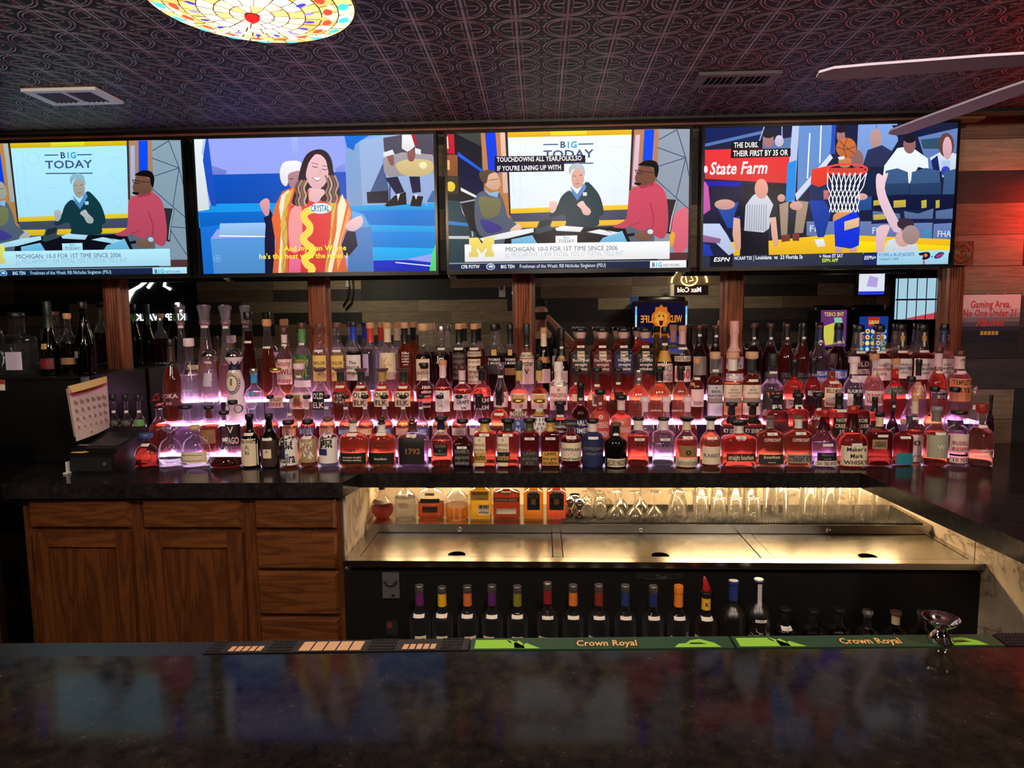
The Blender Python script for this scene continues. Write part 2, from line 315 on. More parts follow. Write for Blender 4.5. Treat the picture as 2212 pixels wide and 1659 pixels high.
# ------------------------------------------------------------------ measured tables (metres; screens in half millimetres)
TVDATA = [
((-2.75,-1.66,1.925,2.538),[('p',(85,105,120),[(0,1226),(2180,1221),(2166,0),(0,0)],0),('p',(27,30,40),[(0,1226),(306,1226),(311,57),(0,61)],0),('p',(184,35,55),[(0,1223),(56,1221),(61,1044),(0,1051)],0),('p',(165,199,215),[(0,1202),(0,1201),(6,1094),(0,1094)],0),('p',(135,90,55),[(0,1041),(86,1038),(83,849),(0,852)],0),('p',(225,190,120),[(0,992),(11,991),(13,905),(0,906)],0),('p',(63,58,45),[(0,846),(88,849),(85,687),(0,688)],0),('p',(220,210,70),[(0,792),(32,798),(59,763),(41,715),(0,721)],1),('p',(63,72,70),[(73,1226),(303,1226),(306,1104)],0),('p',(19,26,62),[(92,1054),(323,877),(319,650),(114,740)],0),('p',(36,95,235),[(87,1065),(345,877),(322,867),(92,1024)],0),('p',(169,218,235),[(109,746),(269,662),(263,642),(110,717)],0),('p',(34,68,78),[(0,634),(252,607),(243,58),(0,61)],0),('p',(49,125,205),[(0,448),(215,417),(215,391),(0,413)],0),('p',(144,190,205),[(0,310),(180,307),(179,280),(0,285)],0),('p',(180,130,72),[(300,1226),(540,1226),(564,384),(351,387)],0),('p',(13,65,235),[(339,1226),(435,1226),(458,842),(367,844)],0),('p',(169,181,180),[(477,1226),(519,1226),(545,689),(498,690)],0),('p',(45,40,50),[(523,1226),(548,1226),(572,487),(552,488)],0),('p',(172,232,254),[(546,1190),(1662,1184),(1636,549),(565,545)],0),('p',(221,188,30),[(544,1226),(1666,1226),(1659,1184),(1097,1181),(544,1182)],0),('p',(229,225,40),[(933,1226),(1261,1226),(1261,1191),(933,1187)],0),('l',(147,206,235),0.0017,[(658,1171),(652,557)]),('l',(147,206,235),0.0017,[(832,814),(986,811)]),('l',(147,206,235),0.0017,[(1337,1168),(1338,1061)]),('l',(147,206,235),0.0017,[(590,1023),(587,689)]),('l',(147,206,235),0.0017,[(1469,1080),(1599,1077)]),('l',(147,206,235),0.0017,[(1469,952),(1601,821)]),('l',(147,206,235),0.0017,[(817,1083),(810,1055),(790,1035),(763,1025),(735,1029),(711,1046),(697,1071),(698,1099),(711,1124),(735,1139),(764,1142),(791,1132),(810,1110),(817,1083)]),('l',(147,206,235),0.0017,[(687,687),(682,667),(667,651),(647,644),(626,647),(609,659),(599,678),(599,699),(609,717),(627,728),(648,730),(668,723),(682,707),(687,687)]),('l',(147,206,235),0.0017,[(1574,671),(1570,654),(1558,640),(1541,634),(1523,637),(1508,647),(1499,663),(1499,681),(1507,697),(1522,707),(1540,709),(1558,702),(1570,689),(1574,671)]),('p',(225,200,40),[(563,548),(1646,566),(1647,524),(565,504)],0),('p',(64,76,98),[(568,504),(1638,521),(1614,430),(584,436)],0),('p',(225,190,30),[(595,427),(1606,432),(1582,387),(640,374)],0),('t',(45,72,120),'B',(1018,1081),55,52,'b'),('t',(18,150,215),'1G',(1075,1079),55,100,'b'),('l',(54,80,125),0.0051,[(867,1112),(1001,1111)]),('l',(54,80,125),0.0051,[(1182,1109),(1321,1109)]),('t',(63,88,135),'TODAY',(868,990),70,452,'b'),('l',(54,80,125),0.0051,[(866,945),(1319,939)]),('p',(171,130,92),[(1666,1226),(1904,1226),(1878,579),(1635,562)],0),('p',(52,48,58),[(1664,1226),(1685,1226),(1661,691),(1643,691)],0),('p',(164,181,220),[(1699,1181),(1738,1180),(1713,728),(1669,728)],0),('p',(13,75,245),[(1777,1224),(1865,1224),(1847,907),(1760,909)],0),('p',(135,160,176),[(1904,1226),(2180,1221),(2180,124),(1870,129)],0),('l',(55,78,115),0.0039,[(2064,1221),(2148,971)]),('l',(55,78,115),0.0039,[(1893,1066),(2148,971)]),('l',(55,78,115),0.0039,[(2148,971),(2180,810)]),('l',(55,78,115),0.0039,[(1905,901),(2148,971)]),('l',(55,78,115),0.0039,[(2148,971),(2067,619)]),('l',(55,78,115),0.0039,[(2067,619),(2180,520)]),('l',(55,78,115),0.0039,[(1874,794),(2067,619)]),('l',(55,78,115),0.0039,[(1905,1132),(2064,1216)]),('l',(55,78,115),0.0039,[(2031,436),(2179,423)]),('l',(55,78,115),0.0039,[(2031,404),(2172,174)]),('p',(81,52,52),[(2013,130),(2180,130),(2179,62),(2014,64)],0),('p',(12,14,24),[(539,360),(1604,376),(1671,197),(492,209)],0),('p',(108,190,228),[(569,272),(762,306),(806,229),(569,230)],0),('p',(108,190,228),[(1406,272),(1582,333),(1629,231),(1373,229)],0),('l',(126,162,185),0.0068,[(241,632),(106,610),(127,522),(204,400),(213,301)]),('p',(27,34,40),[(104,604),(241,627),(247,334),(192,357),(122,544)],0),('p',(79,98,116),[(241,640),(311,710),(398,659),(465,691),(519,559),(540,472),(651,377),(583,334),(371,315),(286,306),(238,422)],1),('p',(112,120,85),[(275,651),(397,648),(475,625),(451,495),(317,475)],1),('p',(63,60,140),[(283,454),(394,430),(494,363),(348,332)],1),('p',(162,165,152),[(344,850),(434,877),(468,804),(474,756),(432,715),(365,736),(335,780)],1),('p',(85,76,62),[(280,873),(367,900),(428,881),(367,853),(348,782),(308,791)],1),('l',(63,60,55),0.0023,[(366,806),(455,815)]),('p',(135,190,228),[(318,737),(376,692),(459,707),(444,648),(364,676)],0),('p',(171,181,175),[(556,353),(629,410),(667,369),(606,334)],1),('p',(172,223,244),[(275,284),(584,348),(773,369),(775,334),(538,280),(302,256)],0),('p',(52,74,84),[(782,323),(832,445),(954,460),(929,387),(953,353),(818,316)],0),('p',(28,44,52),[(843,434),(941,448),(913,395),(818,369)],0),('p',(18,56,66),[(1107,701),(1030,648),(985,551),(916,489),(941,463),(1052,490),(1073,419),(1084,381),(1350,377),(1372,458),(1414,495),(1385,631),(1327,719),(1250,774),(1173,635)],1),('p',(82,142,205),[(1113,739),(1173,667),(1239,769),(1256,725),(1175,608),(1127,679)],0),('p',(162,161,154),[(1129,776),(1228,785),(1223,742),(1173,711),(1135,738)],0),('p',(164,163,156),[(1236,808),(1233,781),(1225,756),(1212,736),(1196,723),(1178,719),(1160,724),(1143,737),(1131,757),(1122,783),(1120,811),(1122,839),(1131,864),(1144,883),(1160,896),(1178,900),(1196,895),(1212,882),(1225,862),(1233,836)],0),('p',(138,183,203),[(1105,841),(1097,895),(1130,932),(1190,940),(1234,908),(1244,828),(1231,849),(1212,884),(1152,892),(1123,873)],1),('l',(85,75,70),0.0028,[(1135,832),(1162,825)]),('l',(85,75,70),0.0028,[(1190,829),(1220,839)]),('l',(135,100,95),0.0028,[(1157,758),(1195,762)]),('l',(175,140,125),0.0028,[(1178,818),(1168,784),(1184,781)]),('p',(172,180,186),[(917,574),(930,607),(969,608),(992,584),(976,524),(935,503)],1),('p',(172,180,186),[(1171,575),(1223,607),(1251,569),(1297,519),(1281,479),(1231,487),(1206,537)],1),('p',(169,218,235),[(1226,681),(1261,682),(1261,651),(1226,650)],0),('p',(171,221,244),[(971,364),(1040,387),(1231,370),(1201,328),(985,342)],0),('p',(171,221,244),[(1262,327),(1372,349),(1562,318),(1461,290)],0),('l',(54,40,50),0.0023,[(1428,340),(1483,320)]),('p',(41,42,48),[(1974,610),(2083,600),(2042,447),(2022,296),(1972,307)],0),('l',(136,172,190),0.0056,[(2072,598),(2031,447),(2011,317)]),('p',(187,74,98),[(1744,732),(1651,680),(1630,519),(1603,422),(1494,371),(1604,354),(1648,377),(1747,330),(1846,353),(1868,292),(1957,258),(1997,372),(1988,578),(1951,697),(1863,757)],1),('l',(148,48,72),0.0051,[(1832,580),(1867,450),(1857,352)]),('l',(148,48,72),0.0039,[(1648,377),(1746,408)]),('p',(166,58,82),[(1733,738),(1863,765),(1869,730),(1744,706)],0),('p',(111,78,62),[(1708,840),(1753,917),(1862,875),(1876,794),(1858,754),(1755,734),(1711,755),(1694,798)],1),('p',(14,13,16),[(1722,915),(1796,954),(1883,941),(1908,874),(1887,794),(1869,837),(1857,889),(1766,906)],1),('p',(18,15,16),[(1687,764),(1754,754),(1738,730),(1694,742)],0),('l',(22,22,28),0.0034,[(1697,871),(1753,861),(1759,837),(1705,846),(1697,871)]),('l',(22,22,28),0.0028,[(1753,857),(1857,846)]),('p',(118,88,72),[(1692,287),(1780,330),(1852,296),(1830,244),(1748,247)],1),('p',(162,212,232),[(1864,320),(1862,313),(1859,307),(1853,302),(1846,299),(1837,298),(1829,300),(1822,303),(1816,308),(1812,314),(1811,321),(1812,327),(1816,333),(1822,338),(1829,341),(1837,342),(1845,341),(1853,337),(1858,333),(1862,326)],0),('p',(16,16,22),[(1604,299),(1692,314),(1695,287),(1615,278)],0),('p',(176,228,248),[(975,296),(1173,298),(1173,230),(975,230)],0),('t',(27,150,190),'B1G',(1049,272),19,50,'b'),('t',(81,100,125),'TODAY',(1000,234),30,144,''),('p',(177,229,249),[(137,231),(2014,233),(2014,74),(136,72)],0),('p',(21,22,20),[(243,71),(1904,76),(1904,65),(245,61)],0),('p',(135,160,172),[(0,64),(2168,62),(2168,53),(0,54)],0),('p',(25,38,72),[(0,54),(2166,58),(2166,0),(0,0)],0),('p',(55,72,108),[(0,0),(2166,0),(2166,0),(0,0)],0),('p',(169,223,250),[(580,0),(714,0),(714,0),(580,0)],0),('p',(177,229,250),[(1838,58),(2166,59),(2167,0),(1836,0)],0),('t',(36,50,80),'B',(1855,5),39,28,'b'),('t',(27,165,190),'1G',(1885,5),39,64,'b'),('t',(99,115,130),'NETWORK',(1957,6),24,151,''),('t',(79,92,105),'MICHIGAN: 10-0 FOR 1ST TIME SINCE 2006',(514,160),42,1028,''),('t',(133,176,198),'J.J. MCCARTHY: 1,939 TOTAL YDS,17 TOTAL TD,2 INT',(512,113),39,1085,''),('t',(172,225,248),'CFB POTW',(101,12),31,171,'b'),('t',(172,225,248),'BIG TEN',(468,9),31,129,'b'),('t',(169,221,246),'Freshman of the Week: RB Nicholas Singleton (PSU)',(642,9),33,794,''),('p',(162,215,245),[(416,24),(414,15),(408,7),(399,1),(387,0),(374,0),(361,0),(350,2),(341,8),(335,16),(333,25),(335,34),(341,42),(350,48),(362,52),(375,54),(388,52),(399,48),(408,41),(414,33)],0),('p',(36,80,160),[(408,24),(406,17),(402,11),(394,6),(385,3),(374,2),(364,4),(354,7),(347,12),(342,18),(341,25),(342,32),(347,38),(355,43),(364,46),(375,47),(385,46),(395,42),(402,37),(407,31)],0),('p',(169,223,250),[(355,21),(372,39),(398,29),(389,16)],1),('p',(217,218,112),[(179,291),(264,292),(296,236),(331,292),(412,293),(411,227),(392,226),(391,161),(408,160),(409,116),(323,115),(323,158),(340,160),(341,200),(295,143),(251,199),(250,159),(265,159),(264,115),(176,114),(177,158),(196,160),(197,224),(178,227)],0)]),
((-1.598,-0.484,1.922,2.538),[('p',(152,166,246),[(0,1232),(2220,1232),(2228,0),(22,0)],0),('p',(165,180,250),[(908,1232),(974,1232),(966,1067),(921,1026)],0),('p',(120,135,225),[(103,1011),(299,943),(275,907),(98,910)],0),('p',(130,150,235),[(1312,945),(1406,996),(1403,901),(1321,903)],0),('p',(12,82,192),[(98,910),(1409,912),(1410,632),(161,646),(101,766)],0),('p',(20,150,232),[(0,573),(161,646),(2228,633),(2228,251),(3,425)],0),('p',(10,104,204),[(0,567),(657,569),(653,466),(15,433)],0),('p',(22,112,212),[(12,433),(206,454),(106,326),(120,0),(20,0)],0),('p',(228,238,242),[(0,1232),(108,1232),(75,1096),(109,595),(0,579)],0),('p',(30,84,205),[(112,1232),(134,1232),(178,626),(128,625),(101,766),(72,1043)],0),('p',(200,215,220),[(83,1232),(106,1232),(74,1085),(64,1107)],0),('p',(150,196,242),[(202,465),(641,466),(636,348),(189,346)],0),('p',(84,150,216),[(104,324),(635,334),(618,0),(120,0)],0),('l',(255,255,255),0.0049,[(189,351),(635,337)]),('p',(132,168,218),[(1410,1232),(1542,1232),(1554,601),(1415,598)],0),('p',(158,184,228),[(1541,1202),(1778,1232),(2222,1232),(2228,618),(1554,601)],0),('p',(22,112,222),[(1407,1232),(1637,1232),(1504,1156),(1492,1104),(1427,1131)],0),('p',(90,190,245),[(1516,1182),(1713,1232),(1778,1232),(1560,1191)],0),('p',(74,95,142),[(1760,989),(1807,736),(1626,718)],0),('p',(20,25,46),[(1597,727),(1802,736),(1799,625),(1601,625)],0),('p',(60,110,170),[(2208,729),(2228,728),(2228,623),(2152,624)],0),('p',(15,162,236),[(1431,603),(2228,616),(2228,557),(1517,559)],0),('p',(10,122,216),[(1517,559),(2228,557),(2228,409),(1601,430)],0),('p',(15,165,236),[(1606,430),(2228,409),(2228,356),(1640,365)],0),('p',(10,132,222),[(1632,365),(2228,356),(2228,206),(1638,226)],0),('p',(20,172,242),[(1638,226),(2228,206),(2228,164),(1965,114),(1645,97)],0),('p',(10,42,192),[(1639,102),(1964,105),(2228,73),(2228,0),(1643,0)],0),('l',(225,240,255),0.0044,[(1848,83),(2173,46)]),('p',(84,224,124),[(2228,251),(2228,0),(2164,0),(2193,156)],0),('p',(90,172,232),[(1446,560),(1560,528),(1604,451),(1623,387),(1467,389)],0),('p',(76,128,194),[(1435,400),(1633,412),(1643,0),(1392,0)],0),('p',(86,82,98),[(1766,1208),(1940,1232),(2220,1232),(2224,1037),(1935,1046),(1771,1088)],0),('p',(245,242,245),[(1940,1232),(2026,1232),(2058,1127),(1990,1076),(1934,1111)],0),('p',(192,32,52),[(2024,1232),(2053,1232),(2080,1137),(2056,1127)],0),('l',(50,60,140),0.0065,[(1821,851),(1809,635)]),('l',(150,170,230),0.0054,[(2141,877),(2149,593)]),('p',(166,158,164),[(1755,1026),(1936,1077),(2218,1051),(2221,891),(2092,855),(2006,867),(1810,860),(1766,900)],0),('p',(218,194,136),[(1879,976),(2020,1015),(2203,991),(2212,896),(2081,857),(1930,881)],1),('p',(255,240,190),[(2164,955),(2162,945),(2156,937),(2148,930),(2138,926),(2126,924),(2115,926),(2105,931),(2097,938),(2092,947),(2090,956),(2092,966),(2098,975),(2106,981),(2116,986),(2128,987),(2139,985),(2149,981),(2157,973),(2162,965)],0),('p',(152,94,92),[(1792,1061),(1849,1073),(1859,971),(1824,969)],1),('p',(152,94,92),[(1987,1080),(2057,1093),(2044,1002),(1996,1000)],1),('p',(240,240,245),[(1760,1075),(1850,1102),(1865,1060),(1767,1036)],0),('p',(240,240,245),[(2055,1113),(2109,1097),(2110,1050),(2059,1061)],0),('p',(30,26,64),[(1772,850),(1888,861),(1950,721),(1871,701)],0),('p',(30,26,64),[(1995,859),(2094,857),(2102,718),(2023,709)],0),('p',(14,14,24),[(1763,608),(1860,691),(1961,723),(1967,608),(1781,591)],0),('p',(14,14,24),[(1997,593),(2025,688),(2123,678),(2099,588)],0),('p',(220,220,230),[(1877,703),(1909,708),(1886,639)],0),('p',(220,220,230),[(2039,695),(2072,697),(2055,647)],0),('p',(246,242,252),[(793,923),(830,1005),(921,1022),(994,1004),(988,925),(894,909),(854,795),(804,828)],1),('p',(184,134,144),[(869,896),(938,926),(977,920),(938,789),(880,793)],1),('l',(70,45,55),0.0033,[(880,856),(919,860)]),('p',(20,16,52),[(683,591),(723,499),(708,0),(611,0),(620,286),(643,501)],0),('p',(20,16,52),[(1401,376),(1480,367),(1498,241),(1415,150),(1305,163)],0),('p',(18,20,60),[(619,512),(680,532),(649,393)],0),('p',(234,108,58),[(921,786),(809,745),(740,627),(696,500),(724,284),(683,0),(1396,0),(1373,135),(1318,222),(1425,424),(1455,551),(1413,658),(1325,718)],0),('p',(252,234,196),[(865,761),(799,711),(770,600),(787,445),(737,0),(777,0),(818,391),(816,605),(891,726)],0),('p',(252,234,196),[(1369,714),(1407,616),(1346,382),(1245,0),(1203,0),(1304,383),(1321,596)],0),('p',(245,160,90),[(1425,594),(1445,530),(1342,275),(1361,167),(1299,6),(1294,168)],0),('p',(226,186,84),[(915,773),(861,625),(834,497),(840,336),(799,0),(763,0),(791,283),(776,445),(816,605),(835,711)],0),('p',(226,186,84),[(1257,661),(1314,660),(1273,437),(1211,0),(1174,0),(1234,331)],0),('l',(150,100,40),0.0027,[(871,646),(822,540),(842,444),(788,327),(825,197),(781,67),(797,0)]),('l',(150,100,40),0.0027,[(1289,618),(1238,491),(1260,384),(1215,256),(1224,126),(1183,0)]),('p',(226,62,64),[(881,614),(1048,649),(1202,657),(1264,554),(1247,384),(1208,170),(1176,0),(830,0),(840,390)],0),('p',(246,158,158),[(885,582),(980,607),(982,388),(958,216),(868,196),(849,390)],1),('p',(240,110,150),[(850,153),(959,119),(948,0),(836,0)],0),('l',(252,212,84),0.0337,[(1106,583),(1089,578),(1065,572),(1040,563),(1022,553),(1012,541),(1006,526),(1004,510),(1006,495),(1015,479),(1029,462),(1043,445),(1052,430),(1055,416),(1055,402),(1052,389),(1046,376),(1033,363),(1016,350),(1000,337),(990,323),(989,310),(993,296),(1001,283),(1010,269),(1024,257),(1042,244),(1059,232),(1069,220),(1072,208),(1070,195),(1064,183),(1056,172),(1042,161),(1024,151),(1006,141),(995,129),(994,116),(998,102),(1005,88),(1013,75),(1025,65),(1041,57),(1055,48),(1062,36),(1057,19),(1044,0),(1030,0),(1020,0)]),('p',(240,190,194),[(1065,792),(1202,789),(1209,694),(1124,633),(1054,664)],0),('p',(52,36,46),[(1154,1118),(1054,1078),(995,972),(959,846),(913,709),(898,633),(991,610),(1054,654),(1053,771),(1217,746),(1158,663),(1246,645),(1322,636),(1350,744),(1301,882),(1282,1019),(1235,1096)],1),('p',(242,192,198),[(1249,917),(1242,868),(1225,824),(1200,790),(1170,768),(1136,761),(1103,769),(1074,792),(1052,828),(1038,872),(1035,921),(1042,970),(1059,1013),(1084,1048),(1115,1069),(1148,1076),(1181,1068),(1210,1045),(1233,1010),(1246,966)],0),('p',(52,36,46),[(1160,1116),(1076,1076),(1023,972),(1024,866),(1064,992),(1120,1064),(1164,1087),(1223,1041),(1250,915),(1275,988),(1235,1088)],1),('l',(120,88,84),0.0093,[(971,846),(963,833),(951,813),(940,792),(933,773),(934,756),(940,739),(947,724),(950,709),(947,695),(940,681),(934,668),(930,656),(932,643),(937,630),(942,619),(946,611)]),('l',(176,140,120),0.0093,[(999,846),(991,832),(979,813),(967,792),(960,772),(962,755),(968,739),(975,723),(978,708),(974,694),(968,681),(961,668),(958,655),(960,643),(964,630),(970,618),(973,610)]),('l',(140,104,94),0.0093,[(1026,845),(1018,832),(1006,812),(995,791),(988,772),(989,755),(995,738),(1002,723),(1005,708),(1002,694),(995,680),(989,667),(985,655),(987,642),(992,629),(997,618),(1001,610)]),('l',(196,160,138),0.0093,[(1051,845),(1043,831),(1031,812),(1020,791),(1013,771),(1015,754),(1021,738),(1027,722),(1030,707),(1027,693),(1021,680),(1014,667),(1011,655),(1012,642),(1017,629),(1023,617),(1026,610)]),('l',(150,112,100),0.0093,[(1218,884),(1224,868),(1233,846),(1241,821),(1245,799),(1242,780),(1233,763),(1225,746),(1220,730),(1222,716),(1228,702),(1234,690),(1236,677),(1233,664),(1226,651),(1219,640),(1215,632)]),('l',(196,160,138),0.0093,[(1248,883),(1254,868),(1263,845),(1272,820),(1276,798),(1272,780),(1264,762),(1256,746),(1251,730),(1253,715),(1259,702),(1265,689),(1267,677),(1263,664),(1257,651),(1250,639),(1245,631)]),('l',(128,94,88),0.0093,[(1278,883),(1284,867),(1293,844),(1301,820),(1305,798),(1302,779),(1294,762),(1285,745),(1281,729),(1283,715),(1288,701),(1294,689),(1296,676),(1293,663),(1287,650),(1280,639),(1275,631)]),('l',(180,142,122),0.0093,[(1305,882),(1311,866),(1320,844),(1329,819),(1333,797),(1329,779),(1321,761),(1313,745),(1308,729),(1310,714),(1316,701),(1322,688),(1324,676),(1321,663),(1314,650),(1307,638),(1302,630)]),('l',(70,45,55),0.0033,[(1099,968),(1124,957),(1150,961)]),('l',(70,45,55),0.0033,[(1189,943),(1213,932),(1237,938)]),('l',(110,75,80),0.0027,[(1095,997),(1155,985)]),('l',(110,75,80),0.0027,[(1190,971),(1245,965)]),('p',(250,245,245),[(1103,867),(1184,857),(1176,838),(1133,841)],1),('l',(170,80,90),0.0033,[(1096,869),(1132,833),(1186,853)]),('l',(215,160,165),0.0033,[(1170,948),(1177,900),(1151,893)]),('p',(238,246,248),[(1265,584),(1260,569),(1245,556),(1221,545),(1192,539),(1160,537),(1128,540),(1100,547),(1077,559),(1063,573),(1059,588),(1064,603),(1080,616),(1103,627),(1132,633),(1164,635),(1196,632),(1224,625),(1247,613),(1261,599)],0),('t',(20,120,150),'CRYSTAL',(1071,560),57,173,'b'),('p',(222,158,168),[(595,651),(652,687),(686,655),(674,541),(636,531),(601,603)],1),('p',(242,196,204),[(1391,403),(1426,467),(1538,513),(1551,433),(1467,375)],1),('t',(242,232,62),'♪ And my man Wayne',(752,202),47,640,'b'),('t',(242,232,62),"he's the host with the most ♪",(561,132),47,849,'b'),('l',(120,178,228),0.0033,[(192,140),(189,128),(181,118),(169,112),(156,111),(144,115),(134,123),(130,135),(131,148),(137,159),(147,168),(160,171),(173,169),(184,163),(191,152),(192,140)]),('p',(120,178,228),[(177,141),(176,136),(173,132),(170,128),(165,126),(160,126),(155,126),(151,129),(148,132),(146,136),(145,141),(146,146),(149,150),(152,153),(157,155),(162,156),(167,155),(171,153),(174,150),(176,145)],0)]),  # pale yellow blobs over the seated man paint a lamp's reflection
